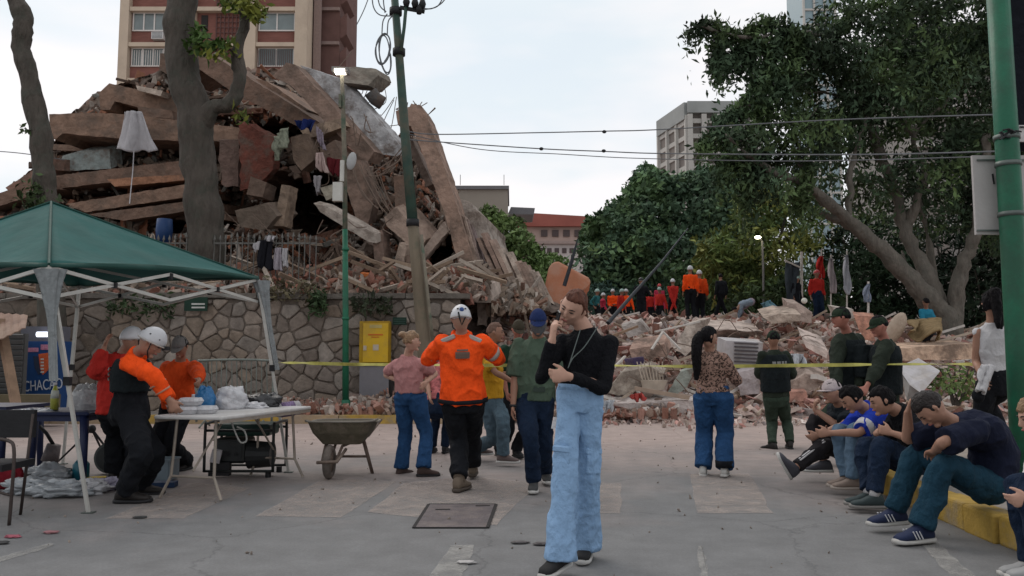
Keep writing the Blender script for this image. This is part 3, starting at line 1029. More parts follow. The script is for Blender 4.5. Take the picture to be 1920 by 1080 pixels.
mb = MB(); mb.prism([P(952, 402, 100), P(1000, 402, 100), P(1003, 390, 100), P(958, 388, 100)], (0, 6, 0)); mb.build("canopy_roof", mat("roof_edge"), lb)
sb = thing("low_building", "small white low building with a row of dark windows under the red brick one", "building", (P(1050, 470, 80).x, 80, 0))
a, b = P(1005, 478, 80), P(1100, 458, 80)
mb = MB(); mb.box(((a.x + b.x) / 2, 83, b.z / 2), (b.x - a.x, 6, b.z)); mb.build("wall", mat("far_white_wall", (0.50, 0.46, 0.45), var=.1, bump=0), sb)
mb = MB(); mb.box(((a.x + b.x) / 2, 82.9, b.z + .15), (b.x - a.x + .6, 6.6, .3)); mb.build("roof", mat("far_tile", (0.32, 0.25, 0.23)), sb)
for i in range(7):
    mb = MB(); mb.box((a.x + .6 + i * .75, 79.97, b.z - .65), (.45, .12, .5)); mb.build("window", mat("far_window"), sb)
# blocks behind the feathery tree
gb = thing("apartment_block", "pale grey apartment block glimpsed through the feathery tree", "apartment building", (P(1800, 300, 62).x, 62, 0))
a, b = P(1700, 60, 62), P(2150, 60, 62)
mb = MB(); mb.box(((a.x + b.x) / 2, 68, 14), (b.x - a.x, 11.5, 28)); mb.build("wall", mat("dim_grey_wall", (0.20, 0.19, 0.18), var=.15, scale=.4, bump=0), gb)
for k in range(7):
    for i in range(5):
        mb = MB(); mb.box((a.x + 1.8 + i * 3.2, 62.2, 3.5 + k * 3.2), (1.8, .16, 1.4)); mb.build("window", GD, gb)
    mb = MB(); mb.box(((a.x + b.x) / 2, 62.1, 5.2 + k * 3.2), (b.x - a.x + .2, .5, .3)); mb.build("floor_band", GC, gb)
gt = thing("glass_tower", "thin bluish glass tower top poking out above the feathery tree", "tower", (P(1530, 100, 200).x, 200, 0))
a, b = P(1506, 10, 200), P(1560, -120, 200)
mb = MB(); mb.box(((a.x + b.x) / 2, 206, b.z / 2), (b.x - a.x, 12, b.z)); mb.build("wall", mat("blue_glass", (0.22, 0.30, 0.33), rough=.3, bump=0), gt)
mb = MB()
for i in range(4): mb.box((a.x + (b.x - a.x) * i / 3, 199.8, b.z / 2), (.5, .5, b.z))
for i in range(24): mb.box(((a.x + b.x) / 2, 199.8, b.z - i * 4), (b.x - a.x, .4, .5))
mb.build("mullion", GC, gt)
# ================================================================== COLLAPSED BUILDING
cb = thing("collapsed_building", "multi-storey building collapsed into tilted concrete floor slabs, beams and dark rubble", "collapsed building", P(500, 600, 23))
SLABM = mat("tan_concrete", attr=True, rough=0.95, var=0.4, scale=3.5, bump=1.0, bscale=7, dirt=(0.12, 0.088, 0.07), bdist=0.06)
SX = [-200, 0, 20, 60, 100, 130, 185, 240, 300, 350, 400, 440, 520, 560, 610, 660, 700, 735, 760, 790, 830, 860, 885, 905, 930, 960, 1010, 1060]
SYT = [420, 380, 352, 318, 268, 212, 176, 152, 134, 112, 110, 124, 134, 150, 190, 215, 235, 262, 238, 268, 350, 392, 402, 415, 485, 522, 552, 572]
def sil(px): return np.interp(px, SX, SYT)
HOLES = [(590, 385, 62, 62, 5.5), (520, 350, 30, 40, 3.5), (825, 480, 28, 48, 4.5), (170, 270, 90, 14, 3.5), (390, 280, 60, 30, 2.5), (650, 400, 40, 40, 2.0), (240, 372, 120, 9, 1.8),
         (430, 150, 30, 22, 1.8), (520, 250, 50, 25, 2.2), (700, 520, 26, 30, 1.6), (640, 535, 20, 18, 1.4), (325, 420, 30, 18, 3), (755, 300, 25, 40, 1.5), (440, 400, 35, 30, 1.6), (590, 480, 60, 22, 1.0)]
def depth(px, py):
    px, py = np.asarray(px, float), np.asarray(py, float)
    s = sil(px)
    t = np.clip((575 - py) / (575 - s), 0, 1.2)
    hgt = (575 - s) / 420.0
    Y = 18.6 + (8.0 * hgt + 1.2) * t ** 0.9
    q = np.stack([px / 42, py / 30, np.zeros_like(px)], 1)
    Y = Y + fbm(q, 4) * 0.7 + np.abs(fbm(q * np.array([1.3, 2.4, 1]) + 9, 3)) * 0.9
    for (hx, hy, rx, ry, d) in HOLES:
        r = ((px - hx) / rx) ** 2 + ((py - hy) / ry) ** 2
        Y = Y + d * np.clip(1.35 - r, 0, 1) ** 0.6 * (r < 1.35)
    return Y

NU, NV = 250, 130
us = np.linspace(-180, 1055, NU)
V = []
for i, u in enumerate(us):
    s = float(sil(u))
    for j in range(NV):
        t = j / (NV - 1)
        V.append((u, 590 - (590 - s) * t))
uv = np.array(V)
D = depth(uv[:, 0], uv[:, 1])
pts3 = np.array([P(a, b, d) for (a, b), d in zip(uv, D)])
pts3[:, 2] += fbm(pts3 * 1.7, 3) * 0.12
Q = [(i * NV + j, (i + 1) * NV + j, (i + 1) * NV + j + 1, i * NV + j + 1) for i in range(NU - 1) for j in range(NV - 1)]
# back of the heap
nb = len(pts3)
back = []
for i in range(NU):
    top = pts3[i * NV + NV - 1]
    for k, (dy, dz) in enumerate([(2.0, .15), (5, -1.0), (9, -4), (12, -30)]):
        back.append((top[0], top[1] + dy, max(top[2] + dz, 0)))
BK = 4
for i in range(NU - 1):
    a0, b0 = i * NV + NV - 1, (i + 1) * NV + NV - 1
    Q.append((a0, b0, nb + (i + 1) * BK, nb + i * BK))
    for k in range(BK - 1):
        Q.append((nb + i * BK + k, nb + (i + 1) * BK + k, nb + (i + 1) * BK + k + 1, nb + i * BK + k + 1))
allv = np.concatenate([pts3, np.array(back)])
f1 = fbm(allv * 0.55, 3); f2 = fbm(allv * 2.3 + 7, 3)
pal = np.array([(0.135, 0.098, 0.076), (0.18, 0.075, 0.045), (0.19, 0.15, 0.12), (0.07, 0.052, 0.044)])
w = np.clip(f1 + .1, 0, 1)[:, None]; w2 = np.clip(f2, 0, 1)[:, None] * .8; w3 = np.clip(-f1 - f2 * .5, 0, 1)[:, None]
C = pal[0] * (1 - w) + pal[1] * w
C = C * (1 - w2) + pal[2] * w2
C = C * (1 - w3) + pal[3] * w3
quadmesh("broken_core", allv, np.array(Q), C, mat("crushed_masonry", attr=True, rough=.95, var=.35, scale=6, bump=1.0, bscale=9), cb)

# strewn debris on the face
rr = random.Random(77)
PLAIN = [(0.27, 0.20, 0.155), (0.22, 0.16, 0.125), (0.30, 0.24, 0.19), (0.16, 0.11, 0.085), (0.24, 0.11, 0.07), (0.30, 0.13, 0.075), (0.12, 0.085, 0.07), (0.34, 0.29, 0.25), (0.20, 0.19, 0.17)]
mb = MB()
us_, vs_ = [], []
for _ in range(9000):
    u = rr.uniform(-40, 1020); s = float(sil(u))
    v = s + (580 - s) * (rr.random() ** 0.75)
    us_.append(u); vs_.append(v)
D = depth(us_, vs_)
for u, v, d in zip(us_, vs_, D):
    inh = any(((u - h[0]) / h[2]) ** 2 + ((v - h[1]) / h[3]) ** 2 < 1 and h[4] > 2.4 for h in HOLES)
    if inh and rr.random() < 0.85: continue
    c = P(u, v, d - 0.08)
    s = rr.choice([.08, .12, .18, .26, .38]) * rr.uniform(.7, 1.3)
    if v > 440: s *= 0.8
    col = rr.choice(PLAIN); t = rr.uniform(.6, 1.15)
    if u > 880: col = rr.choice([(0.34, 0.29, 0.25), (0.27, 0.20, 0.155), (0.30, 0.24, 0.19), (0.25, 0.15, 0.11)])
    col = tuple(k * t for k in col)
    r = rr.random()
    if r < .38: put(mb, rr.choice(ROCKS), c, (s, s, s), rr, col)
    elif r < .72: put(mb, rr.choice(SHARDS), c, (s * 1.9, s * 1.5, s * 1.3), rr, col)
    elif r < .93: put(mb, (CUBV, _f), c, (s * 1.0, s * .5, s * .35), rr, col)
    else: put(mb, (CUBV, _f), c, (s * rr.uniform(2.5, 5), .06, .09), rr, col, tilt=1.2)
for _ in range(2600):
    u = rr.uniform(90, 860); s0 = float(sil(u)); v = s0 + 12 + (530 - s0) * rr.random()
    if any(((u - h[0]) / h[2]) ** 2 + ((v - h[1]) / h[3]) ** 2 < 1 for h in HOLES): continue
    d = 19.2 + (8.0 * (575 - s0) / 420 + .2) * ((575 - v) / (575 - s0)) ** .9 - rr.uniform(.2, 1.0); s = rr.choice([.05, .08, .13, .2]) * rr.uniform(.7, 1.3); t = rr.uniform(.5, 1.1)
    put(mb, rr.choice(ROCKS + SHARDS), P(u, v, d), (s * 1.6, s * 1.3, s), rr, tuple(k * t for k in rr.choice(PLAIN)))
tag(mb.build("debris", CHUNKM, cb), "loose broken masonry and splintered planks", kind="stuff")

# big members ---------------------------------------------------------------
TANC = (0.215, 0.138, 0.10); TAN2 = (0.165, 0.105, 0.078); GREY = (0.33, 0.315, 0.31); PALEC = (0.45, 0.37, 0.31)
def member(name, poly, ext, col=TANC, Y=23.0, label=None, jit=0.4, parent=cb, m=None, seed=None):
    """broken concrete member: front outline as (px,py[,Y]); ext pushes it backwards"""
    rr = random.Random(seed if seed is not None else int(poly[0][0] * 7 + poly[0][1]))
    pts = []
    n = len(poly)
    for i in range(n):
        a, b = poly[i], poly[(i + 1) % n]
        Ya = a[2] if len(a) > 2 else Y; Yb = b[2] if len(b) > 2 else Y
        L_ = math.hypot(a[0] - b[0], a[1] - b[1])
        k = max(1, int(L_ / 9))
        for j in range(k):
            t = j / k
            jx = rr.gauss(0, jit) if j else 0; jy = rr.gauss(0, jit) if j else 0
            pts.append(P(a[0] + (b[0] - a[0]) * t + jx, a[1] + (b[1] - a[1]) * t + jy, Ya + (Yb - Ya) * t))
    mb = MB()
    mb.prism(pts, ext, tuple(min(.62, k * 1.3) for k in col) if parent is None else col)
    o = mb.build(name, m or SLABM, parent)
    if label: o['label'] = label
    return o
member("floor_slab", [(186, 174), (205, 156), (352, 188), (352, 224), (215, 190), (206, 206), (187, 205)], (.6, 5, .3), TANC, 24.6, "highest floor slab with a bent down left end")
member("floor_slab", [(255, 160), (305, 170), (301, 180), (258, 169)], (.3, 1.6, .1), PALEC, 24.2)
member("floor_slab", [(92, 214), (160, 211), (240, 214), (452, 240), (452, 266), (250, 262), (118, 250), (104, 262), (93, 258)], (.5, 6, .2), TANC, 23.0, "long level floor slab sticking out to the left")
member("concrete_block", [(258, 199), (322, 207), (325, 223), (262, 218)], (.2, 1.5, .1), TAN2, 23.6)
member("wall_panel", [(102, 322), (118, 292), (150, 283), (205, 280), (208, 316)], (.1, .5, .25), (0.24, 0.27, 0.26), 23.4, "greenish grey wall panel")
member("floor_slab", [(98, 330), (350, 300), (352, 326), (100, 354)], (.3, 5, .6), TAN2, 22.4)
member("floor_slab", [(125, 382), (352, 345), (352, 369), (160, 398)], (.3, 4, .6), TANC, 21.8)
member("floor_slab", [(-30, 372), (92, 330), (100, 354), (-30, 396)], (.3, 4, .6), TAN2, 22.0)
member("floor_slab", [(165, 402), (362, 376), (362, 394), (232, 414)], (.3, 3, .4), TAN2, 21.2)
member("floor_slab", [(100, 296), (10, 352), (22, 364), (100, 318)], (1, 4, .6), (0.22, 0.13, 0.10), 22.8)
member("floor_slab", [(200, 336), (345, 327), (345, 338), (215, 350)], (.3, 3, .4), (0.30, 0.15, 0.09), 22.0)
member("beam", [(362, 90), (388, 97), (470, 148), (560, 204), (622, 246), (604, 262), (520, 216), (440, 176), (360, 120)], (.3, 1.4, .2), TAN2, 22.8, "long beam sloping down to the right")
member("beam", [(455, 142), (500, 152), (578, 206), (560, 216), (458, 170)], (.3, 2, .3), TANC, 23.3)
member("beam", [(300, 100), (362, 96), (372, 130), (330, 150), (298, 130)], (.3, 2, .3), TAN2, 23.6)
member("beam", [(511, 143), (537, 117), (553, 121), (702, 284), (690, 303), (676, 297), (545, 160)], (.2, .6, .05), (0.24, 0.165, 0.13), 21.7, "thick brown edge beam of the tilted roof")
member("roof_slab", [(562, 122), (640, 148), (757, 280), (748, 293), (704, 288)], (.15, .5, .1), (0.40, 0.395, 0.40), 22.2, "pale grey tilted roof slab")
member("roof_slab", [(640, 126, 22.6), (668, 125, 22.6), (705, 129, 22.6), (709, 141, 22.5), (690, 160, 22.2), (640, 154, 21.6)], (.2, 1.2, .2), (0.20, 0.175, 0.145), 22.4, "dark curved roof fragment behind the lit street lamp", jit=.4)
member("wall_panel", [(600, 168), (630, 190), (700, 292), (660, 280)], (.1, .6, .1), (.2, .15, .12), 22.3)
mbt = MB(); c0, c1 = P(694, 182, 22.4), P(712, 182, 22.4); mbt.tube([c0 + Vector((0, .0, .16)), c0.lerp(c1, .5) + Vector((0, .1, -.02)), c1 + Vector((.05, .2, -.12))], .2, 12, (0.09, 0.09, 0.09)); mbt.build("water_tank", SLABM, cb, smooth=True)
member("column", [(742, 208), (768, 200), (771, 194), (789, 197), (798, 212), (848, 359), (897, 522), (868, 524), (837, 412), (789, 278), (770, 236), (746, 234)], (.14, 1.0, .0), (0.29, 0.195, 0.15), 19.9, "huge leaning brown column that reaches the wall", jit=.6)
for k in range(3):
    member("floor_slab", [(866 + k * 7, 402 + k * 9), (870 + k * 7, 402 + k * 9), (906 + k * 7, 524), (899 + k * 7, 524)], (.1, .9, 0), (0.33 - .03 * k, 0.25 - .02 * k, 0.205), 20.2 + k * .25, jit=.4)
member("broken_wall", [(862, 372), (884, 380), (912, 408), (918, 440), (930, 500), (962, 540), (912, 545), (890, 470)], (.5, 2.2, -.2), (0.37, 0.32, 0.28), 21.2, "pale crumbling wall edge right of the leaning column", jit=2.4)
member("concrete_block", [(720, 407), (741, 388), (768, 417), (798, 450), (789, 466), (768, 461), (725, 424)], (.3, .8, .3), (.34, .25, .2), 19.8)
member("wall_panel", [(738, 330), (766, 330), (770, 416), (741, 387)], (.1, .5, .1), TAN2, 20.2)
member("plank", [(588, 381), (612, 387), (705, 439), (706, 456), (690, 453), (600, 397)], (.1, .25, .1), (0.35, 0.30, 0.26), 19.6, "pale fallen plank behind the green lamp post")
member("column", [(720, 558), (749, 455), (762, 460), (745, 558)], (.1, .5, .1), (.33, .25, .2), 19.5)
member("wall_panel", [(788, 496), (788, 474), (831, 416), (841, 432)], (.1, .4, .1), (.30, .23, .19), 19.8)
member("floor_slab", [(797, 538), (835, 524), (872, 524), (918, 536), (924, 560), (913, 612), (895, 610), (894, 566), (850, 555), (802, 550)], (.2, 1.0, .25), (0.44, 0.36, 0.31), 18.4, "pale slab draped over the end of the stone wall", jit=1.0)
member("column", [(528, 346), (544, 348), (531, 424), (513, 424)], (.1, .4, 0), (.26, .19, .14), 20.2)
member("column", [(470, 330), (500, 342), (492, 370), (462, 364)], (.1, .6, 0), (.16, .11, .085), 21.2)
member("wall_panel", [(448, 228), (511, 256), (511, 318), (484, 352), (450, 358)], (.1, .3, .1), (0.135, 0.045, 0.032), 22.2, "dark red inside wall", jit=1.5)
member("wall_panel", [(410, 262), (447, 262), (447, 350), (415, 345)], (.1, .3, .1), (0.13, 0.085, 0.07), 22.4, jit=1.5)
member("wall_panel", [(250, 322), (345, 312), (345, 332), (258, 342)], (.1, .6, .1), (0.31, 0.115, 0.055), 22.9)
member("floor_slab", [(640, 300), (676, 300), (700, 380), (690, 420), (668, 410), (648, 350)], (.1, .5, .1), (.24, .165, .13), 20.6)
member("beam", [(560, 240), (640, 222), (650, 236), (575, 262)], (.1, .6, .1), (.3, .22, .16), 21.4)
member("concrete_block", [(545, 258), (572, 250), (588, 300), (565, 320), (550, 300)], (.1, .6, .1), (.17, .12, .09), 21.1)
member("concrete_block", [(600, 280), (628, 262), (644, 300), (622, 330), (606, 318)], (.1, .6, .1), (.16, .11, .085), 21.0)
member("concrete_block", [(440, 395), (500, 380), (520, 405), (495, 432), (450, 425)], (.3, .8, .2), (.15, .115, .09), 20.0)
member("concrete_block", [(600, 352), (622, 346), (632, 366), (612, 376)], (.1, .5, .1), (.28, .25, .2), 20.3)
member("floor_slab", [(700, 440), (716, 430), (722, 500), (714, 556), (704, 540)], (.1, .5, .1), (.22, .15, .12), 19.8)
member("wall_panel", [(660, 562), (674, 512), (696, 514), (694, 560)], (.05, .2, .05), (0.42, 0.12, 0.035), 18.7, "bright orange panel", jit=.5)
member("beam", [(770, 255), (790, 300), (812, 345), (800, 350), (776, 300), (760, 268)], (.1, .6, 0), (.20, .15, .125), 20.9)
rr = random.Random(12)
for k in range(26):       # more splintered members, irregular
    u = rr.uniform(380, 860); v = rr.uniform(330, 540)
    if 540 < u < 650 and 330 < v < 440: continue
    a = rr.uniform(0, 3.14); L_ = rr.uniform(20, 55); w_ = rr.uniform(4, 12)
    ca, sa = math.cos(a), math.sin(a)
    d = float(depth([u], [v])[0]) - rr.uniform(.3, .8)
    t = rr.uniform(.7, 1.2); col = rr.choice([(.27, .19, .145), (.22, .16, .13), (.31, .25, .21), (.26, .13, .09)])
    member("beam", [(u - ca * L_ - sa * w_, v - sa * L_ + ca * w_, d), (u + ca * L_ - sa * w_, v + sa * L_ + ca * w_, d + .3), (u + ca * L_ + sa * w_, v + sa * L_ - ca * w_, d + .3), (u - ca * L_ + sa * w_, v - sa * L_ - ca * w_, d)],
           (.1, .35, .1), tuple(c * t for c in col), seed=k)
for k in range(34):       # thin pancaked slab edges at the left, near level
    u = rr.uniform(60, 470); s0 = float(sil(u)); v = s0 + 30 + (420 - s0) * rr.random()
    L_ = rr.uniform(30, 85); w_ = rr.uniform(2, 6); sl_ = rr.uniform(-.14, .06); d = 19.4 + 8.0 * (575 - s0) / 420 * ((575 - v) / (575 - s0)) ** .9 - rr.uniform(-.3, .9)
    t = rr.uniform(.55, 1.1)
    member("floor_slab", [(u - L_, v - w_ - L_ * sl_, d), (u + L_, v - w_ + L_ * sl_, d), (u + L_, v + w_ + L_ * sl_, d), (u - L_ + rr.uniform(0, 9), v + w_ - L_ * sl_, d)], (.2, 2.0, .15), rr.choice([(.24 * t, .16 * t, .12 * t), (.2 * t, .1 * t, .07 * t), (.26 * t, .2 * t, .16 * t)]), seed=k + 200)
for k in range(34):       # steep thin pieces hanging at the right of the dark opening
    u = rr.uniform(560, 850); v = rr.uniform(240, 500); a = rr.uniform(.7, 1.35) * (1 if rr.random() < .75 else -1); L_ = rr.uniform(18, 50); w_ = rr.uniform(1.5, 5); ca, sa = math.cos(a), math.sin(a)
    if (545 < u < 650 and 330 < v < 440) or v < sil(u) + 60: continue
    d = float(depth([u], [v])[0]) - rr.uniform(.5, 1.3); t = rr.uniform(.6, 1.1)
    member("beam", [(u - ca * L_ - sa * w_, v - sa * L_ + ca * w_, d), (u + ca * L_ - sa * w_, v + sa * L_ + ca * w_, d), (u + ca * L_ + sa * w_, v + sa * L_ - ca * w_, d), (u - ca * L_ + sa * w_, v - sa * L_ - ca * w_, d)], (.05, .2, .05), rr.choice([(.26 * t, .18 * t, .14 * t), (.3 * t, .24 * t, .2 * t), (.22 * t, .11 * t, .08 * t)]), seed=k + 300)
for k in range(14):       # layered planks sliding off to the right
    u = 905 + k * 8; v = 470 + k * 6 + rr.uniform(-10, 10)
    d = 20.6 - k * .05
    member("plank", [(u - 12, v - 30, d), (u - 6, v - 32, d), (u + 26, v + 34, d - .5), (u + 18, v + 36, d - .5)], (.1, .3, .05), rr.choice([(.36, .29, .24), (.28, .2, .16), (.22, .15, .12)]), seed=k + 90)
# reinforcing bars
RUST = mat("rusty_rebar", (0.16, 0.115, 0.09), rough=.8)
rr = random.Random(9)
def rebar(a, b, sag=.1, r=.016):
    a, b = P(*a), P(*b); m_ = a.lerp(b, .5) + Vector((rr.uniform(-sag, sag), rr.uniform(-sag, sag), -abs(rr.gauss(0, sag))))
    mb = MB(); mb.tube(smooth_line([a, m_, b], 6), r, 5); mb.build("rebar", RUST, cb)
for k in range(9):
    rebar((655 + k * 7, 300 + k * 3, 20.4), (700 + k * 9, 385 + k * 6, 20.0), .12)
for k in range(6):
    rebar((690 + k * 9, 330 - k * 3, 20.2), (745 + k * 6, 300 - k * 10, 20.4), .15)
for k in range(12):
    u = rr.uniform(620, 740); v = 150 + (u - 620) * .9 + rr.uniform(-10, 10)
    rebar((u, v, 23), (u + rr.uniform(15, 60), v - rr.uniform(5, 50), 23), .3, .012)
for k in range(10):
    u, v = rr.uniform(560, 700), rr.uniform(210, 320)
    rebar((u, v, 21), (u + rr.uniform(-40, 40), v + rr.uniform(10, 50), 20.8), .4, .014)
for k in range(16):
    u, v = rr.uniform(420, 860), rr.uniform(400, 540)
    rebar((u, v, 19.4), (u + rr.uniform(-40, 40), v + rr.uniform(-40, 40), 19.4), .3, .012)
for (u, v) in ((797, 215), (790, 205), (780, 195), (742, 205)):
    for k in range(3):
        rebar((u, v, 20.2), (u + rr.uniform(-14, 24), v - rr.uniform(2, 22), 20.2), .1, .012)

# ---- things caught in the ruin
def sheet(name, label, cat, poly, Y, m, thick=.03, folds=.05, nx=14, ny=18, group=None, freq=9.0):
    """hanging cloth between four px corners tl,tr,br,bl with folds and a little thickness"""
    tl, tr, br, bl = [Vector((q[0], q[1], q[2] if len(q) > 2 else Y)) for q in poly]
    V, F = [], []
    for j in range(ny + 1):
        for i in range(nx + 1):
            a, b = i / nx, j / ny
            q = tl.lerp(tr, a).lerp(bl.lerp(br, a), b)
            p = P(q.x, q.y, q.z)
            p.y += folds * math.sin(a * freq + b * 2.3 + poly[0][0]) * (0.35 + b) + folds * .5 * math.sin(a * freq * 2.3 + b * 5)
            p.z += folds * .6 * math.sin(a * freq * 1.3 + 1) * b
            V.append(p)
    for j in range(ny):
        for i in range(nx):
            a = j * (nx + 1) + i
            F.append((a, a + 1, a + nx + 2, a + nx + 1))
    mb = MB(); mb.add(V, F, (1, 1, 1))
    o = mb.build(name, m, None, smooth=True, fixn=False)
    s = o.modifiers.new("t", 'SOLIDIFY'); s.thickness = thick
    return tag(o, label, cat, group)
LIN = cloth_mat("white_linen", (0.40, 0.385, 0.40), bump=.8, bscale=5)
sheet("white_curtain", "white curtain hanging loose in front of the collapsed floors", "curtain", [(233, 209), (265, 209), (298, 284), (220, 283)], 22.2, LIN, folds=.09)
mb = MB(); mb.tube(smooth_line([P(251, 283, 22.1), P(249, 320, 22.0), P(246, 350, 21.4), P(243, 382, 21.0)], 5), .014, 5); one(mb, "rope", LIN, "thin rope dangling below the white curtain", "rope")
sheet("mattress", "pale green patterned mattress hanging beside the dark opening", "mattress", [(519, 262), (538, 240), (542, 268), (515, 303)], 20.9, cloth_mat("green_ticking", (0.22, 0.235, 0.18), var=.5, scale=14), thick=.14, folds=.03)
sheet("blanket", "dark blue blanket snagged high in the ruin", "blanket", [(552, 226), (590, 224), (586, 242), (560, 244)], 20.9, cloth_mat("navy_blanket", (0.012, 0.022, 0.10)), folds=.1)
sheet("towel", "white and red towel dangling in the dark opening", "towel", [(592, 288), (606, 286), (616, 325), (594, 318)], 20.5, cloth_mat("pinkish_white_cloth", (0.40, 0.30, 0.28), var=.5, scale=3), folds=.05)
sheet("cloth", "dark red cloth hanging beside the white and red towel", "cloth", [(612, 295), (640, 300), (636, 330), (618, 325)], 20.6, cloth_mat("dark_red_cloth", (0.10, 0.014, 0.018)), folds=.05)
sheet("cloth", "grey-white rag hanging lowest in the dark opening", "cloth", [(588, 330), (602, 330), (600, 362), (594, 366)], 20.4, cloth_mat("grey_rag", (0.28, 0.26, 0.27)), folds=.05)
sheet("cloth", "lilac cloth trailing from the top of the dark opening", "cloth", [(592, 235), (606, 250), (610, 282), (598, 270)], 20.6, cloth_mat("lilac_rag", (0.24, 0.20, 0.24)), folds=.05)

# ---- picket fence on top of the wall, with clothes
FENM = mat("weathered_grey_metal", (0.13, 0.125, 0.115), rough=.6, metal=.3, var=.3, scale=8)
FY = 18.3
fx0, fx1 = P(285, 480, FY).x, P(592, 480, FY).x
fe = thing("picket_fence", "spiked metal picket fence standing on the stone wall", "fence", ((fx0 + fx1) / 2, FY, 2.5))
n = int((fx1 - fx0) / .13)
for i in range(n + 1):
    x = fx0 + (fx1 - fx0) * i / n
    zt, zb_ = ZG(442 + 3 * math.sin(i * .7), FY), 2.55
    mb = MB(); mb.tube([(x, FY, zb_), (x + .01 * math.sin(i * 2.2), FY, zt - .07)], .014, 6); mb.tube([(x + .01 * math.sin(i * 2.2), FY, zt - .07), (x, FY, zt - .04), (x, FY, zt + .05)], [.028, .03, .004], 6)
    mb.build("picket", FENM, fe)
for z in (2.85, ZG(456, FY)):
    mb = MB(); mb.bar((fx0, FY + .02, z), (fx1, FY + .02, z), .03, .04); mb.build("rail", FENM, fe)
sheet("jacket", "black jacket draped over the fence spikes", "jacket", [(486, 452), (512, 448), (510, 506), (484, 503)], FY - .08, cloth_mat("black_cloth", (0.012, 0.012, 0.016)), folds=.04)
sheet("towel", "lilac white towel hung on the fence, left of two", "towel", [(515, 466), (528, 464), (530, 508), (513, 505)], FY - .08, cloth_mat("lilac_towel", (0.30, 0.27, 0.30)), folds=.03)
sheet("towel", "narrow pale towel hung on the fence beside the lilac one", "towel", [(531, 466), (538, 466), (538, 500), (531, 502)], FY - .08, LIN, folds=.03)
sheet("shirt", "white shirt hung at the left of the black jacket on the fence", "shirt", [(475, 458), (488, 452), (487, 468), (478, 474)], FY - .1, LIN, folds=.03)
sheet("cloth", "white rag on top of the fence spikes above the jacket", "cloth", [(496, 444), (516, 442), (514, 450), (500, 452)], FY - .1, LIN, folds=.06)
mb = MB(); c_ = P(308, 430, 19.4); mb.tube([c_ + Vector((0, 0, -.35)), c_ + Vector((0, 0, -.05)), c_ + Vector((0, 0, .25))], [.17, .2, .18], 14); one(mb, "plastic_drum", mat("blue_plastic", (0.012, 0.045, 0.14), rough=.5), "dark blue plastic drum behind the spiked fence", "drum", smooth=True)

# plants and dead leaves along the wall top
rng = np.random.default_rng(8)
for i, (x0, x1, y0, c_, lab) in enumerate([(578, 612, 566, (0.035, 0.06, 0.025), "tuft of green weeds on the wall top behind the lamp post"), (480, 590, 545, (0.10, 0.085, 0.05), "dry brown bush spilling over the wall below the fence"), (660, 735, 572, (0.035, 0.045, 0.025), "dark weeds on the wall above the yellow cabinet"), (200, 330, 575, (0.03, 0.05, 0.02), "green creeper over the wall under the canopy")]):
    p = np.array([P(rng.uniform(x0, x1), y0 + rng.normal() * 11, 16.85 + rng.normal() * .15) for _ in range(260)])
    V, Q = leafquads(p, .07, .35, rng, .2)
    C = np.repeat(np.array(c_)[None] * rng.uniform(.5, 1.6, (len(p), 1)), 4, 0)
    o = quadmesh("weed", V, Q, C, LEAF); tag(o, lab, "weeds", kind="stuff")

# rubble behind the wall between fence and ruin ------------------------------
mb = MB()
rr = random.Random(31)
for _ in range(1500):
    x = rr.uniform(-11.5, -.5); y = rr.uniform(17.3, 19.6)
    z = 2.5 + (y - 17.3) * .35 + rr.uniform(-.05, .25)
    s = rr.uniform(.06, .26); t = rr.uniform(.6, 1.15)
    col = rr.choice([(.28, .2, .16), (.26, .12, .085), (.33, .27, .23), (.18, .14, .11), (.34, .16, .12)])
    put(mb, rr.choice(ROCKS + SHARDS), (x, y, z), (s * 1.6, s * 1.2, s), rr, tuple(k * t for k in col))
for _ in range(90):
    x = rr.uniform(-11.5, -.5); y = rr.uniform(17.3, 19.4)
    put(mb, (CUBV, _f), (x, y, 2.6 + (y - 17.3) * .35 + rr.uniform(0, .35)), (rr.uniform(.5, 1.5), .05, .08), rr, rr.choice([(.30, .22, .16), (.2, .14, .1), (.36, .3, .25)]), tilt=.6)
one(mb, "rubble", CHUNKM, "brick and plaster rubble heaped along the top of the stone wall", "rubble", kind="stuff")
mb = MB(); mb.add([(-12.5, 17.35, 2.45), (-.45, 17.35, 2.45), (-.6, 19.8, 3.3), (-12.5, 19.8, 3.4), (-12.5, 19.8, 0), (-.6, 19.8, 0), (-.45, 17.35, 0), (-12.5, 17.35, 0)], [(0, 1, 2, 3), (1, 6, 5, 2), (0, 3, 4, 7)], (.13, .1, .08))
tag(mb.build("terrain", CHUNKM), None, None, None, "structure")

# low heap of bricks at the foot of the wall ---------------------------------
mb = MB()
rr = random.Random(41)
def pile_h(x): return .12 + .28 * max(0, math.sin((x + 5.2) * .62)) + .1 * math.sin(x * 2.3)
for _ in range(1700):
    x = rr.uniform(-5.0, 3.2); y = rr.uniform(15.55, 16.95)
    h = max(.05, pile_h(x)) * (1 - .7 * abs(y - 16.4) / .9)
    z = .14 + max(0, h) * rr.random() ** .5
    s = rr.uniform(.05, .17); t = rr.uniform(.7, 1.2)
    col = rr.choice([(.34, .19, .15), (.30, .15, .11), (.36, .27, .22), (.40, .34, .3), (.28, .2, .16)])
    if rr.random() < .35: put(mb, (CUBV, _f), (x, y, z), (s * 1.5, s * .8, s * .45), rr, tuple(k * t for k in col))
    else: put(mb, rr.choice(ROCKS + SHARDS), (x, y, z), (s * 1.6, s * 1.2, s), rr, tuple(k * t for k in col))
one(mb, "rubble", CHUNKM, "low reddish heap of broken bricks at the foot of the stone wall", "rubble", kind="stuff")

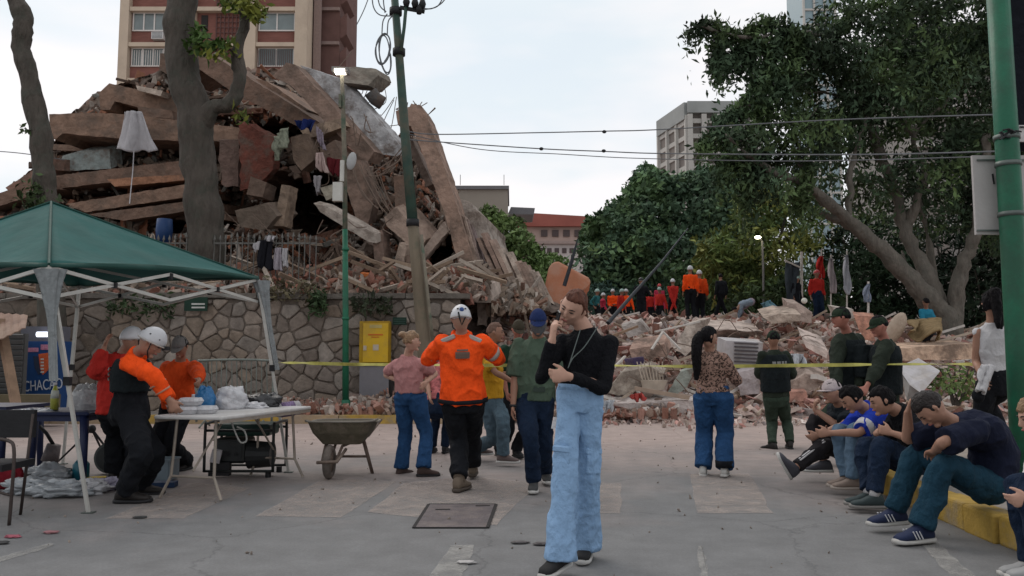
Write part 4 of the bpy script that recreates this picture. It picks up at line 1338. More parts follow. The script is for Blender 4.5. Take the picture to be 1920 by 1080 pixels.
# ================================================================== RUBBLE FIELD
def hfield(X, Y):
    X, Y = np.asarray(X, float), np.asarray(Y, float)
    z = np.interp(Y, [15.6, 16.6, 18, 20, 23, 26, 30, 44, 60], [0, .22, .75, 1.35, 1.95, 2.32, 2.5, 2.5, 2.3])
    px = 960 + X / Y * 1500
    z = z * np.interp(px, [850, 1000, 1130, 1700, 1850, 2000], [1.15, 1.1, 1.0, .95, .8, .6])
    z = z + np.interp(px, [860, 930, 1010, 1060], [1.1, .75, .25, 0]) * np.clip((Y - 17) / 3, 0, 1)
    q = np.stack([X * .5, Y * .5, X * 0], 1)
    return z + fbm(q, 3) * .22 * np.clip((Y - 15.6) / 1.5, 0, 1)
gx, gy = np.linspace(-3.5, 42, 150), np.linspace(15.6, 62, 130)
XX, YY = np.meshgrid(gx, gy, indexing='ij')
ZZ = hfield(XX.ravel(), YY.ravel())
V = np.stack([XX.ravel(), YY.ravel(), ZZ], 1)
V[:, 2] += fbm(V * 1.8, 3) * .1
Q = np.array([(i * 130 + j, (i + 1) * 130 + j, (i + 1) * 130 + j + 1, i * 130 + j + 1) for i in range(149) for j in range(129)])
f1 = fbm(V * .7, 3)[:, None]
C = np.array([[.33, .25, .215]]) * (1 + .3 * f1) + np.array([[.05, 0, -.01]]) * np.clip(f1, 0, 1)
o = quadmesh("rubble_mound", V, Q, C, mat("crushed_masonry")); tag(o, None, None, None, "structure"); o.name = "terrain"

rr = random.Random(55)
mb = MB()
XS, YS = [], []
for _ in range(9500):
    y = 15.9 + 17 * rr.random() ** 1.25
    px = rr.uniform(905, 1960)
    XS.append((px - 960) / 1500 * y); YS.append(y)
ZS = hfield(XS, YS)
PALR = [(.62, .50, .45), (.52, .40, .35), (.54, .31, .27), (.40, .20, .17), (.66, .58, .53), (.30, .26, .25), (.42, .34, .29), (.36, .28, .24), (.52, .36, .31), (.50, .40, .35)]
for x, y, z in zip(XS, YS, ZS):
    r = rr.random()
    s = rr.choice([.07, .11, .16, .24, .36]) * rr.uniform(.8, 1.25) * (.75 + .25 * (y - 15) / 8)
    t = rr.uniform(.65, 1.15)
    col = tuple(k * t for k in rr.choice(PALR))
    zz = z + s * .15 + rr.uniform(0, .1)
    if r < .35: put(mb, rr.choice(ROCKS), (x, y, zz), (s, s, s * .8), rr, col)
    elif r < .80: put(mb, rr.choice(SHARDS), (x, y, zz), (s * 1.8, s * 1.4, s * 1.2), rr, col, tilt=.8)
    elif r < .955: put(mb, (CUBV, _f), (x, y, zz), (s * .9, s * .45, s * .3), rr, (.33 * t, .17 * t, .13 * t))
    else: put(mb, (CUBV, _f), (x, y, zz + .05), (s * rr.uniform(3, 6), .04, .06), rr, rr.choice([(.42, .34, .27), (.30, .22, .16), (.5, .46, .42)]), tilt=.5)
for _ in range(900):        # spill over the street edge
    px = rr.uniform(1010, 1980); y = 15.9 - 1.5 * abs(rr.gauss(0, .45)) * (1 + .5 * math.sin(px / 40)); s = rr.uniform(.03, .13); t = rr.uniform(.7, 1.2)
    put(mb, rr.choice(ROCKS + SHARDS), ((px - 960) / 1500 * y, y, s * .3), (s * 1.6, s * 1.2, s), rr, tuple(k * t for k in rr.choice(PALR)))
one(mb, "rubble", CHUNKM, "broad field of smashed brick, plaster and timber where the building fell", "rubble", kind="stuff")

# pieces one can point at ------------------------------------------------------
def piece(name, label, cat, poly, ext, col, Y, jit=.7, m=None, group=None):
    o = member(name, poly, ext, col, Y, None, jit, None, m)
    return tag(o, label, cat, group)
piece("concrete_slab", "long flat pale-topped slab lying at the near edge of the rubble", "slab", [(1132, 757, 16.2), (1312, 751, 16.2), (1312, 779, 16.2), (1132, 783, 16.2)], (0, 1.2, .16), (.42, .37, .35), 16.2)
piece("concrete_slab", "big grey-tan leaning slab under the yellow tape beside the phoning woman", "slab", [(1135, 735), (1165, 700), (1215, 686), (1245, 700), (1225, 728), (1160, 742)], (.1, .25, .1), (.29, .25, .21), 16.9)
piece("wall_panel", "grey-green tilted panel left of the leopard blouse", "panel", [(1252, 735), (1276, 697), (1302, 690), (1290, 722), (1270, 742)], (.05, .12, .05), (.2, .215, .19), 16.7)
piece("concrete_slab", "large beige slab standing on edge behind the ponytail", "slab", [(1262, 652), (1290, 606), (1322, 600), (1300, 655), (1285, 668)], (.3, .6, .1), (.43, .37, .32), 19.6)
piece("concrete_slab", "wide flat beige slab below the lone man in black", "slab", [(1305, 596, 24.5), (1400, 600, 24), (1432, 622, 21.5), (1330, 618, 21.5)], (0, .5, -.2), (.40, .33, .29), 22, jit=1.2)
piece("concrete_slab", "curved tan slab edge left of the man in the red cap", "slab", [(1432, 596), (1462, 588), (1502, 590), (1500, 602), (1446, 606)], (.2, 1.2, .3), (.35, .28, .23), 21.5)
piece("concrete_slab", "thick tan slab with square end below the green-white helmet", "slab", [(1475, 566), (1498, 570), (1523, 586), (1522, 606), (1506, 604), (1478, 586)], (.2, 1, .2), (.37, .29, .25), 22.5)
piece("floor_slab", "pale pointed slab sloping down towards the officer with the backpack", "slab", [(1505, 638), (1552, 658), (1550, 672), (1512, 652)], (.2, .9, .35), (.45, .37, .33), 18.5)
piece("concrete_beam", "long peach beam lying level to the right of the officers", "beam", [(1690, 653), (1824, 644), (1828, 674), (1690, 676)], (0, .9, .1), (.44, .31, .225), 17.0)
piece("wall_panel", "orange-red plastered panel standing between the two officers", "panel", [(1600, 590), (1640, 594), (1640, 640), (1618, 636)], (.1, .3, .1), (.42, .21, .15), 19.5)
piece("concrete_slab", "pale slab beside the orange-red panel", "slab", [(1560, 575), (1600, 580), (1604, 596), (1570, 600)], (.2, .8, .1), (.42, .37, .33), 20)
piece("concrete_slab", "brown broken slab to the right of the green-capped officer", "slab", [(1478, 720), (1510, 700), (1546, 712), (1530, 732), (1490, 736)], (.2, .6, .2), (.30, .235, .20), 16.6)
piece("concrete_slab", "grey slab under the louvred unit", "slab", [(1380, 700), (1420, 690), (1424, 738), (1388, 742)], (.1, .3, .1), (.34, .30, .30), 16.8)
piece("concrete_slab", "dark grey flagstone tilted behind the phoning woman", "slab", [(1165, 612), (1200, 602), (1216, 622), (1178, 634)], (.1, .4, .1), (.30, .27, .25), 20)
piece("concrete_slab", "brown slab propped on bricks left of the green-grey panel", "slab", [(1180, 655), (1245, 645), (1252, 668), (1186, 676)], (.2, .6, .25), (.33, .22, .175), 18)
piece("brick_block", "block of joined red bricks in front of the officer's right side", "brickwork", [(1474, 736), (1512, 734), (1514, 752), (1476, 756)], (.05, .4, .1), (.34, .18, .14), 16.4)
piece("concrete_slab", "dark purple sheet lying under the broken white frame", "slab", [(1170, 674), (1205, 670), (1208, 684), (1174, 684)], (.1, .5, .02), (.05, .035, .075), 17.4)
# louvred white unit
lv = thing("louvred_unit", "white louvred air-conditioning unit half buried beside the leopard blouse", "air conditioner", P(1385, 680, 17.3))
c_ = P(1385, 668, 17.3); WEN = mat("dirty_white_enamel", (.45, .43, .44), rough=.5, var=.15, scale=4, dirt=(.33, .29, .26))
mb = MB(); mb.box(c_, (.82, .5, .72), rotm(.18, .05, .1)); mb.build("housing", WEN, lv)
for i in range(8):
    mb = MB(); mb.box(c_ + Vector((.08, -.285 + (i - 3.5) * .012, .27 - i * .078)), (.52, .03, .03), rotm(.4, .05, .1)); mb.build("louvre", mat("dark_slot", (.10, .09, .095)), lv)
# white plastic basket shape
bk = thing("plastic_basket", "cream slatted plastic basket lying in the rubble under the tape", "basket", P(1225, 715, 16.7))
mb = MB(); c_ = P(1225, 722, 16.7)
mb.loft([(c_ + Vector((0, 0, -.1)), (.22, 0, 0), (0, .15, 0)), (c_ + Vector((.02, 0, .1)), (.28, 0, 0), (0, .2, 0))], 14, (.5, .43, .36)); mb.build("tub", mat("cream_plastic", (.46, .39, .32), rough=.6), bk)
for i in range(8):
    mb = MB(); mb.bar(c_ + Vector((-.24 + i * .06, -.12, .1)), c_ + Vector((-.36 + i * .075, -.16, .48)), .022, .014); mb.build("slat", mat("cream_plastic"), bk)
# broken white frames (timber)
WT = mat("white_painted_wood", (.52, .48, .44), rough=.8, var=.2)
def stick(label, a, b, w=.05, m=WT, name="timber_batten", cat="batten", group=None):
    mb = MB(); mb.bar(P(*a), P(*b), w, w * .7); return one(mb, name, m, label, cat, group)
stick("white batten forming the left side of a broken frame", (1222, 655, 17.6), (1243, 622, 17.9))
stick("white batten forming the right side of a broken frame", (1243, 622, 17.9), (1276, 656, 17.6))
stick("long white batten lying across the top of the broken frame", (1228, 622, 18.2), (1312, 603, 18.8))
stick("pale batten sticking up beside the phoning woman's elbow", (1128, 712, 16.6), (1172, 668, 17.0))
stick("brown joist sticking out above the leaning slab", (1120, 640, 18), (1195, 612, 18.6), .07, mat("brown_timber", (.23, .15, .1), var=.3))
stick("long tan plank lying just above the near pale-topped slab", (1190, 728, 16.3), (1292, 746, 16.2), .12, mat("tan_timber", (.34, .26, .2), var=.2), "plank", "plank")
stick("short white pipe stub with a black end near the green-capped officer", (1526, 706, 16.3), (1545, 712, 16.6), .14, WT, "pipe", "pipe")
# tilted white box / appliance
wb = thing("appliance", "dirty white square appliance panel tipped on its corner behind the seated men", "appliance", P(1724, 720, 11))
mb = MB(); fr_ = [P(1684, 690, 11.2), P(1722, 674, 11.6), P(1762, 697, 11.2), P(1728, 738, 10.8), P(1706, 722, 10.9)]
mb.prism(fr_, (.03, .06, .02)); mb.build("lid", WEN, wb)
mb = MB(); mb.prism([P(1688, 700, 11.25), P(1706, 722, 10.98), P(1728, 738, 10.9), P(1728, 764, 11.0), P(1700, 750, 11.1)], (.25, .45, .1)); mb.build("body", mat("grey_enamel", (.30, .29, .28), dirt=(.24, .21, .19)), wb)
# tan cushion
mb = MB(); c_ = P(1680, 615, 18); mb.ball(c_, (.2, .1, .38), 16, 10, (.4, .33, .26), rotm(.3, .35, .2)); o = one(mb, "cushion", cloth_mat("tan_upholstery", (.42, .34, .27)), "plump tan cushion standing up behind the capped officer", "cushion", smooth=True)
sheet("blanket", "pale blue cloth crumpled on the rubble near the bent figure", "blanket", [(1425, 570), (1445, 562), (1456, 576), (1436, 580)], 25, cloth_mat("pale_blue_cloth", (.16, .30, .36)), folds=.15)
sheet("cloth", "brown blanket heap beside the cyan shirted figure", "blanket", [(1700, 602, 19), (1765, 596, 19), (1775, 634, 17.6), (1705, 630, 17.6)], 18, cloth_mat("brown_blanket", (.24, .17, .09), var=.3), folds=.22)
sheet("cloth", "white sheet lying in the rubble right of the green-capped officer", "cloth", [(1476, 664), (1508, 664), (1510, 684), (1480, 682)], 17.0, cloth_mat("blueish_white_cloth", (.45, .47, .5)), folds=.1)
sheet("cloth", "small red cloth on the near edge of the rubble", "cloth", [(1182, 740), (1204, 736), (1210, 748), (1186, 752)], 16.1, cloth_mat("red_cloth", (.40, .07, .06)), folds=.06)
sheet("cloth", "white paper bag beside the phoning woman's hip", "bag", [(1128, 752), (1150, 750), (1148, 768), (1132, 772)], 12, cloth_mat("blueish_white_cloth"), folds=.05)

rr = random.Random(71)
for k in range(20):
    x = rr.uniform(1120, 1800); y = rr.uniform(620, 740); Y = float(np.interp(y, [600, 660, 740], [23.5, 18.5, 16.4])); a_ = P(x, y, Y); b_ = a_ + Vector((rr.uniform(-.8, .8), rr.uniform(-.2, .2), rr.uniform(.15, .7))); m_ = a_.lerp(b_, .6) + Vector((rr.uniform(-.15, .15), 0, rr.uniform(.05, .2)))
    mb = MB(); mb.tube(smooth_line([a_, m_, b_], 6), .011, 5); one(mb, "rebar", RUST, "thin bent rusty bar sticking out of the rubble field", "rebar", "bent bars in the rubble field")
# orange mattress on a tilt with a dark rod
om = thing("orange_mattress", "orange foam mattress leaning up behind the phoning woman's head", "mattress", P(1060, 600, 20.5))
def slabpx(poly, Y, th): 
    mb = MB(); mb.prism([P(x, y, Y + (560 - y) * .006) for x, y in poly], (.04, th, .05)); return mb
OM = mat("orange_foam", (.36, .145, .08), rough=.85, var=.15, scale=3, dirt=(.36, .2, .14))
o = slabpx([(1015, 588), (1020, 540), (1028, 502), (1036, 493), (1046, 492), (1102, 522), (1107, 530), (1103, 540), (1090, 548), (1060, 560), (1050, 600)], 20.3, .16).build("foam", OM, om)
bv = o.modifiers.new("b", 'BEVEL'); bv.width = .05; bv.segments = 3
mb = MB(); mb.prism([P(1092, 548, 20.25), P(1106, 532, 20.25), P(1104, 545, 20.2), P(1096, 556, 20.2)], (.02, .1, .02)); mb.build("cover_edge", mat("rust_fabric", (.30, .10, .05)), om)
DKM = mat("dark_steel", (.03, .034, .04), rough=.5, metal=.4)
mb = MB(); mb.tube([P(1058, 536, 19.8), P(1072, 490, 19.8), P(1083, 448, 19.8)], [.05, .045, .015], 8); one(mb, "steel_rod", DKM, "dark thick rod poking up from behind the orange mattress", "rod")
mb = MB(); mb.tube([P(1140, 606, 17.5), P(1180, 560, 18.2), P(1240, 492, 19.2), P(1290, 428, 20)], [.045, .04, .028, .014], 8); one(mb, "steel_pole", DKM, "long dark pole slanting up across the rescuers", "pole")
# ================================================================== STREET THINGS
GREENP = mat("green_paint", (0.012, 0.115, 0.062), rough=.45, var=.2, scale=4, bump=.15, dirt=(0.02, 0.075, 0.045))
FADED = mat("weathered_post", (0.17, 0.15, 0.115), rough=.8, var=.35, scale=5, dirt=(0.04, 0.09, 0.06))
BLK = mat("black_rubber", (0.014, 0.014, 0.016), rough=.6, var=.2)
WIREM = mat("grey_cable", (0.12, 0.125, 0.135), rough=.6, bump=0)

# lamp post -------------------------------------------------------------------
LPY = 16.1
lp = thing("street_lamp", "tall slim green lamp post with a small lit lamp head in front of the ruin", "street lamp", G(648, 788))
b0 = P(648, 775, LPY); b0.z = .14
m1, m2, tp = P(647, 430, LPY), P(643, 190, LPY), P(641, 140, LPY)
mb = MB(); mb.tube([b0, P(648, 600, LPY), m1], [.068, .062, .055], 12); mb.build("post", GREENP, lp, smooth=True)
mb = MB(); mb.tube([m1, P(646, 300, LPY), m2, tp], [.052, .05, .045, .04], 12); mb.build("upper_post", FADED, lp, smooth=True)
mb = MB(); mb.tube([b0 - Vector((0, 0, .02)), b0 + Vector((0, 0, .28))], [.1, .085], 12); mb.build("base", GREENP, lp, smooth=True)
for y in (600, 470):
    c_ = P(648, y, LPY); mb = MB(); mb.tube([c_, c_ + Vector((0, 0, .06))], .072, 12); mb.build("collar", GREENP, lp, smooth=True)
hd = MB(); c_ = P(639, 133, LPY); hd.box(c_, (.34, .22, .10), rotm(0, .05, 0)); H_ = hd.build("lamp_head", mat("grey_casting", (.2, .19, .18)), lp)
LIT = mat("lit_diffuser", (1, 1, .95), emit=(1.0, .93, .80), estr=9.0, bump=0)
mb = MB(); mb.box(c_ + Vector((0, -.05, -.035)), (.20, .16, .07)); mb.build("diffuser", LIT, H_)
WBOX = mat("offwhite_box", (.50, .49, .45), rough=.6, var=.1)
a_, b_ = P(625, 378, LPY - .1), P(643, 343, LPY - .1)
mb = MB(); mb.box(((a_.x + b_.x) / 2, LPY - .12, (a_.z + b_.z) / 2), (b_.x - a_.x, .14, b_.z - a_.z)); mb.build("control_box", WBOX, lp)
mb = MB(); mb.tube([P(641, 340, LPY - .1), P(642, 301, LPY - .1)], .045, 10); mb.build("antenna", WBOX, lp)
mb = MB(); mb.ball(P(659, 302, LPY - .05), (.10, .05, .19), 14, 8, R=rotm(0, .2, 0)); mb.build("horn", mat("pale_horn", (.36, .36, .36)), lp, smooth=True)
mb = MB(); mb.bar(P(640, 190, LPY - .05), P(636, 190, LPY - .05), .12, .28); mb.build("bracket", FADED, lp)

# utility pole ------------------------------------------------------------------
UY = 15.9
up_ = thing("utility_pole", "leaning weathered utility pole with coiled cables in front of the tilted column", "utility pole", P(803, 788, UY))
POLEM = mat("weathered_pole", (0.155, 0.125, 0.09), rough=.85, var=.3, scale=4, stretch=(1, 1, .2), bump=.6, dirt=(.10, .10, .07))
DGP = mat("dark_green_pole", (0.035, 0.07, 0.055), rough=.6, var=.3, scale=4, dirt=(.09, .085, .06))
q0 = P(805, 790, UY); q0.z = 0
mb = MB(); mb.tube([q0, P(795, 640, UY), P(784, 520, UY), P(774, 420, UY)], [.155, .145, .125, .112], 14); mb.build("pole", POLEM, up_, smooth=True)
mb = MB(); mb.tube([P(774, 420, UY), P(760, 260, UY), P(749, 110, UY), P(737, -40, UY)], [.108, .095, .085, .075], 14); mb.build("upper_pole", DGP, up_, smooth=True)
mb = MB(); mb.tube([P(812, 640, UY - .12), P(806, 590, UY - .12), P(790, 440, UY - .1)], .03, 8); mb.build("conduit", FADED, up_, smooth=True)
mb = MB(); mb.tube([P(752, 96, UY - .1), P(758, 50, UY - .12), P(762, 5, UY - .12)], .035, 8); mb.build("strut", DGP, up_, smooth=True)
for y in (98, 22, 418):
    c_ = P(np.interp(y, [-40, 110, 420], [737, 749, 774]), y, UY); mb = MB(); mb.tube([c_ - Vector((0, 0, .07)), c_ + Vector((0, 0, .07))], .13, 12); mb.build("clamp", BLK, up_, smooth=True)
mb = MB(); mb.bar(P(750, 14, UY - .1), P(796, 22, UY - .1), .05, .07); mb.build("crossarm", BLK, up_)
rr = random.Random(2)
for x, y in ((762, 4), (778, 6), (792, 8), (786, 18)):
    mb = MB(); c_ = P(x, y, UY - .15); mb.tube([c_ - Vector((0, 0, .09)), c_, c_ + Vector((0, 0, .09))], [.05, .075, .05], 8); mb.build("insulator", BLK, up_, smooth=True)
def coil(cx_, cy_, rx_, ry_, rot, n=2.0, r=.014):
    L_ = []
    for i in range(int(30 * n)):
        a = 2 * math.pi * i / 30
        x = math.cos(a) * rx_ * (1 + .08 * math.sin(a * 2.7)); y = math.sin(a) * ry_ * (1 + .06 * math.sin(a * 1.3))
        L_.append(P(cx_ + x * math.cos(rot) - y * math.sin(rot), cy_ + x * math.sin(rot) + y * math.cos(rot), UY - .2 - .03 * math.sin(a)))
    mb = MB(); mb.tube(L_, r, 6); return mb
coil(718, 92, 13, 28, .15, 2.2).build("cable_coil", WIREM, up_)
coil(722, 102, 10, 36, -.12, 1.7).build("cable_coil", WIREM, up_)
for L_ in ([(697, -20), (700, 12), (712, 28), (735, 30)], [(706, -20), (712, 10), (724, 22)], [(722, -20), (719, 0), (722, 24)], [(716, 66), (718, 40), (726, 26)], [(726, 66), (728, 40), (736, 30)], [(795, 16), (810, 16), (828, 6), (840, -10)], [(795, 18), (820, 12), (833, -10)]):
    mb = MB(); mb.tube(smooth_line([P(x, y, UY - .2) for x, y in L_], 6), .013, 5); mb.build("loose_cable", WIREM, up_)

# overhead wires -----------------------------------------------------------------
def wire(label, pts_, r=.012, blobs=()):
    w = thing("overhead_wire", label, "wire", P(*pts_[0]))
    mb = MB(); mb.tube(smooth_line([P(*q) for q in pts_], 8), r, 5); mb.build("cable", WIREM, w)
    for (x, y, Y) in blobs:
        mb = MB(); mb.ball(P(x, y, Y), (.045, .035, .035), 8, 6); mb.build("clip", BLK, w)
wire("topmost cable crossing the open sky from the utility pole", [(768, 247, 15.8), (820, 252, 15.8), (1000, 249, 15.8), (1134, 246, 15.6), (1237, 243, 15.4), (1560, 225, 14), (1900, 214, 12)], blobs=[(1133, 247, 15.6)])
wire("second cable sagging below the topmost one across the sky", [(768, 262, 15.8), (820, 266, 15.8), (1015, 279, 15.7), (1134, 284, 15.6), (1250, 288, 15.3), (1600, 290, 13), (1900, 283, 11)], blobs=[(1015, 279, 15.7), (1132, 283, 15.6)])
wire("lowest faint cable under the other two, ending near the white sign", [(768, 252, 15.9), (900, 280, 15.9), (1050, 289, 15.8), (1200, 297, 15.4), (1500, 302, 14), (1900, 292, 11)], r=.009)
wire("thin cable running off left behind the leaning trunk", [(-200, 278, 20), (-20, 283, 20), (60, 290, 20), (120, 300, 21)], r=.012)
wire("thin dangling cable in the sky right of the apartment tower", [(700, -30, 30), (684, 15, 30), (668, 48, 30)], r=.02)

# right-hand green post with signs -------------------------------------------------
gp = thing("green_post", "thick green street post at the right edge of the pavement", "post", (P(1905, 900, 7.0).x, 7.0, .19))
gb_ = P(1922, 905, 7.0); gb_.z = .18
mb = MB(); mb.tube([gb_, P(1909, 640, 7.0), P(1898, 440, 7.0), P(1887, 250, 7.0), P(1868, -60, 7.0)], [.102, .1, .098, .096, .093], 18); mb.build("post", GREENP, gp, smooth=True)
for y in (258, 308, 402):
    c_ = P(np.interp(y, [-60, 250, 640], [1868, 1887, 1909]), y, 7.0); mb = MB(); mb.tube([c_ - Vector((0, 0, .02)), c_ + Vector((0, 0, .02))], .108, 16); mb.build("band", mat("dull_steel", (.12, .14, .13), metal=.5, rough=.5), gp, smooth=True)
mb = MB(); rr = random.Random(3)
for k in range(9):
    c_ = P(1885 + rr.uniform(-6, 10), 252 + rr.uniform(-8, 8), 6.9); d_ = Vector((rr.uniform(-.14, .14), rr.uniform(-.05, .05), rr.uniform(-.05, .06))); mb.tube([c_, c_ + d_ * .5 + Vector((0, 0, .02)), c_ + d_], .008, 5)
mb.build("wire_tangle", BLK, gp)
SIGN = mat("grey_white_sheet", (.42, .40, .39), rough=.6, var=.06, scale=2, dirt=(.37, .35, .34))
sg = thing("sign_panel", "blank grey-white sign panel fixed behind the green post", "sign", P(1880, 370, 7.15))
a_, b_ = P(1829, 440, 7.15), P(1975, 292, 7.15)
mb = MB(); mb.box(((a_.x + b_.x) / 2, 7.15, (a_.z + b_.z) / 2), (b_.x - a_.x, .03, b_.z - a_.z)); o = mb.build("panel", SIGN, sg)
mb = MB(); mb.bar(P(1861, 326, 7.12), P(1864, 345, 7.12), .012, .01); mb.build("scratch", BLK, sg)
for y in (300, 432):
    mb = MB(); mb.bar(P(1832, y, 7.12), P(1975, y, 7.12), .014, .014); mb.build("edge_rail", mat("dull_steel"), sg)
s2 = thing("notice_plate", "small white plate at the top of the blank sign panel", "sign", P(1918, 250, 7.1))
a_, b_ = P(1907, 266, 7.1), P(1960, 235, 7.1)
mb = MB(); mb.box(((a_.x + b_.x) / 2, 7.1, (a_.z + b_.z) / 2), (b_.x - a_.x, .02, b_.z - a_.z)); mb.build("plate", mat("white_plate", (.55, .52, .52)), s2)
mb = MB(); mb.bar(P(1912, 238, 7.08), P(1955, 238, 7.08), .012, .01); mb.build("rim", BLK, s2)
tl = thing("banner", "black street banner hanging down beside the green post", "banner", P(1910, 140, 7.3))
mb = MB(); V, F = [], []
for j in range(15):
    for i in range(7):
        p = P(1878 + i * 22 + (14 - j) * .5 - 8, -60 + j * 24.5, 7.3); p.y += .04 * math.sin(i * 1.3 + j * .3); V.append(p)
for j in range(14):
    for i in range(6):
        a = j * 7 + i; F.append((a, a + 1, a + 8, a + 7))
mb.add(V, F); o = mb.build("fabric", cloth_mat("black_banner_fabric", (0.010, 0.011, 0.016)), tl, smooth=True, fixn=False); s_ = o.modifiers.new("t", 'SOLIDIFY'); s_.thickness = .02
mb = MB(); mb.bar(P(1868, -55, 7.25), P(2010, -55, 7.25), .03); mb.build("arm", DKM, tl)

# yellow cabinet on the wall -----------------------------------------------------------
YC = mat("bright_yellow_enamel", (.58, .36, .015), rough=.5, var=.1, scale=4, bump=.05, dirt=(.45, .29, .04))
yc = thing("electrical_cabinet", "yellow electrical cabinet with faded stickers mounted on the stone wall", "electrical cabinet", P(704, 680, 16.8))
def pxbox(x0, y0, x1, y1, Y, th, m, name, parent, smooth=False):
    a, b = P(x0, y1, Y), P(x1, y0, Y)
    mb = MB(); mb.box(((a.x + b.x) / 2, Y + th / 2, (a.z + b.z) / 2), (b.x - a.x, th, b.z - a.z)); return mb.build(name, m, parent)
pxbox(673, 602, 730, 682, 16.62, .3, mat("dark_yellow", (.36, .22, .012), dirt=(.25, .16, .04)), "housing", yc)
dr = pxbox(680, 606, 728, 679, 16.59, .03, YC, "door", yc)
pxbox(693, 609, 716, 615, 16.583, .006, mat("faded_sticker", (.42, .34, .13)), "sticker", dr)
pxbox(690, 626, 718, 629, 16.583, .006, mat("orange_print", (.50, .14, .02)), "sticker", dr)
pxbox(696, 631, 711, 633, 16.583, .006, mat("orange_print"), "sticker", dr)
pxbox(699, 646, 710, 657, 16.583, .006, mat("faded_sticker2", (.44, .38, .30)), "sticker", dr)
pxbox(681, 648, 687, 657, 16.575, .015, mat("faded_sticker2"), "latch", dr)
gc = thing("concrete_plinth", "smooth grey plinth box standing under the yellow cabinet", "plinth", P(702, 750, 16.6))
pxbox(673, 684, 729, 757, 16.5, .42, mat("plain_grey", (.175, .17, .185), var=.1), "block", gc)
pxbox(671, 683, 731, 686, 16.48, .46, mat("grey_cap", (.22, .2, .2)), "cap", gc)
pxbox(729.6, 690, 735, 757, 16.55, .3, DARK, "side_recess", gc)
gs_ = thing("green_sign", "small dark green sign with two white stripes fixed high on the stone wall", "sign", P(372, 568, 16.8))
pxbox(345, 557, 389, 583, 16.85, .03, mat("dark_green_plate", (.012, .035, .024)), "plate", gs_)
pxbox(359, 568.5, 384, 571.5, 16.842, .006, mat("white_print", (.45, .45, .43)), "stripe", gs_)
pxbox(359, 575, 384, 578, 16.842, .006, mat("white_print"), "stripe", gs_)
gs2 = thing("green_sign", "dark green slatted plaque on the wall to the right of the yellow cabinet", "sign", P(748, 602, 16.8))
pxbox(736, 595, 762, 609, 16.85, .03, mat("dark_green_plate"), "plate", gs2)
for y in (598, 602, 606): pxbox(738, y, 760, y + 1, 16.842, .006, mat("dim_green_print", (.05, .09, .075)), "stripe", gs2)

# crowd barrier -----------------------------------------------------------------------
bar_ = thing("crowd_barrier", "grey tubular crowd barrier standing before the stone wall", "barrier", (P(445, 750, 14.6).x, 14.6, 0))
BM = mat("galvanised_tube", (.15, .17, .155), rough=.5, metal=.4, var=.2)
x0, x1 = P(372, 680, 14.6).x, P(512, 680, 14.6).x
zt = ZG(676, 14.6)
mb = MB(); mb.tube(smooth_line([Vector((x0, 14.6, .1)), Vector((x0, 14.6, zt - .12)), Vector((x0 + .12, 14.6, zt)), Vector((x1 - .12, 14.6, zt)), Vector((x1, 14.6, zt - .12)), Vector((x1, 14.6, .1))], 5), .022, 8); mb.build("frame", BM, bar_, smooth=True)
mb = MB(); mb.tube([(x0, 14.6, .25), (x1, 14.6, .25)], .018, 8); mb.build("lower_rail", BM, bar_)
for i in range(1, 15):
    x = x0 + (x1 - x0) * i / 15; mb = MB(); mb.tube([(x + .02 * math.sin(i), 14.6, .25), (x - .03, 14.6, zt - .01)], .010, 6); mb.build("bar", BM, bar_)
for x in (x0 + .15, x1 - .15):
    mb = MB(); mb.tube([(x, 14.35, .02), (x, 14.6, .12), (x, 14.85, .02)], .018, 6); mb.build("foot", BM, bar_)

# yellow tape --------------------------------------------------------------------------
YT = mat("yellow_tape", (.42, .39, .10), rough=.5, var=.45, scale=7, bump=0)
def tape(label, pts_, seed):
    L_ = smooth_line([P(*q) for q in pts_], 24); rr = random.Random(seed)
    V, F = [], []
    for i, p in enumerate(L_):
        a = .5 + .75 * math.sin(i * .09 + seed) + .35 * math.sin(i * .37)
        d_ = Vector((0, math.sin(a), math.cos(a))) * .019
        V += [p + d_, p - d_]
    for i in range(len(L_) - 1): F.append((2 * i, 2 * i + 2, 2 * i + 3, 2 * i + 1))
    mb = MB(); mb.add(V, F); o = mb.build("barrier_tape", YT, None, fixn=False)
    s_ = o.modifiers.new("t", 'SOLIDIFY'); s_.thickness = .002
    return tag(o, label, "tape")
tape("yellow barrier tape stretched from the canopy leg past the lamp post", [(516, 680, 9.05), (580, 681, 9.2), (660, 683, 9.3), (760, 684, 9.6), (900, 685, 9.2), (960, 685, 9.0)], 1)
tape("yellow barrier tape strung across the rubble in front of the officers", [(960, 685, 9.0), (1100, 685, 8.95), (1300, 687, 8.9), (1500, 685, 8.85), (1700, 683, 8.8), (1838, 683, 8.8)], 5)

# ---------------------------------------------------------------- canopy tent
TENTG = mat("teal_canopy_fabric", (0.012, 0.082, 0.076), rough=.8, var=.2, scale=2.2, bump=.5, bscale=5, spec=.2)
TUBE = mat("white_steel_tube", (.46, .45, .42), rough=.5, metal=.2, var=.15)
SILV = cloth_mat("silver_fabric", (.24, .255, .26), bump=.8, bscale=9)
ca = P(92, 496, 6.45); cbr = P(484, 521, 8.95)
ab = Vector((cbr.x - ca.x, cbr.y - ca.y, 0)); perp = Vector((-ab.y, ab.x, 0)).normalized() * 2.65
zt = (ca.z + cbr.z) / 2
cc_, cdd = Vector((cbr.x, cbr.y, cbr.z)) + perp, ca + perp
corners = [ca, cbr, cc_, cdd]
ctr = sum(corners, Vector()) / 4
peak = Vector((P(96, 380, ctr.y).x, ctr.y, P(96, 380, ctr.y).z))
tent = thing("canopy_tent", "teal pop-up canopy tent with splayed white legs over the relief tables", "canopy tent", (ctr.x, ctr.y, 0))
V, F = [], []
N_ = 14
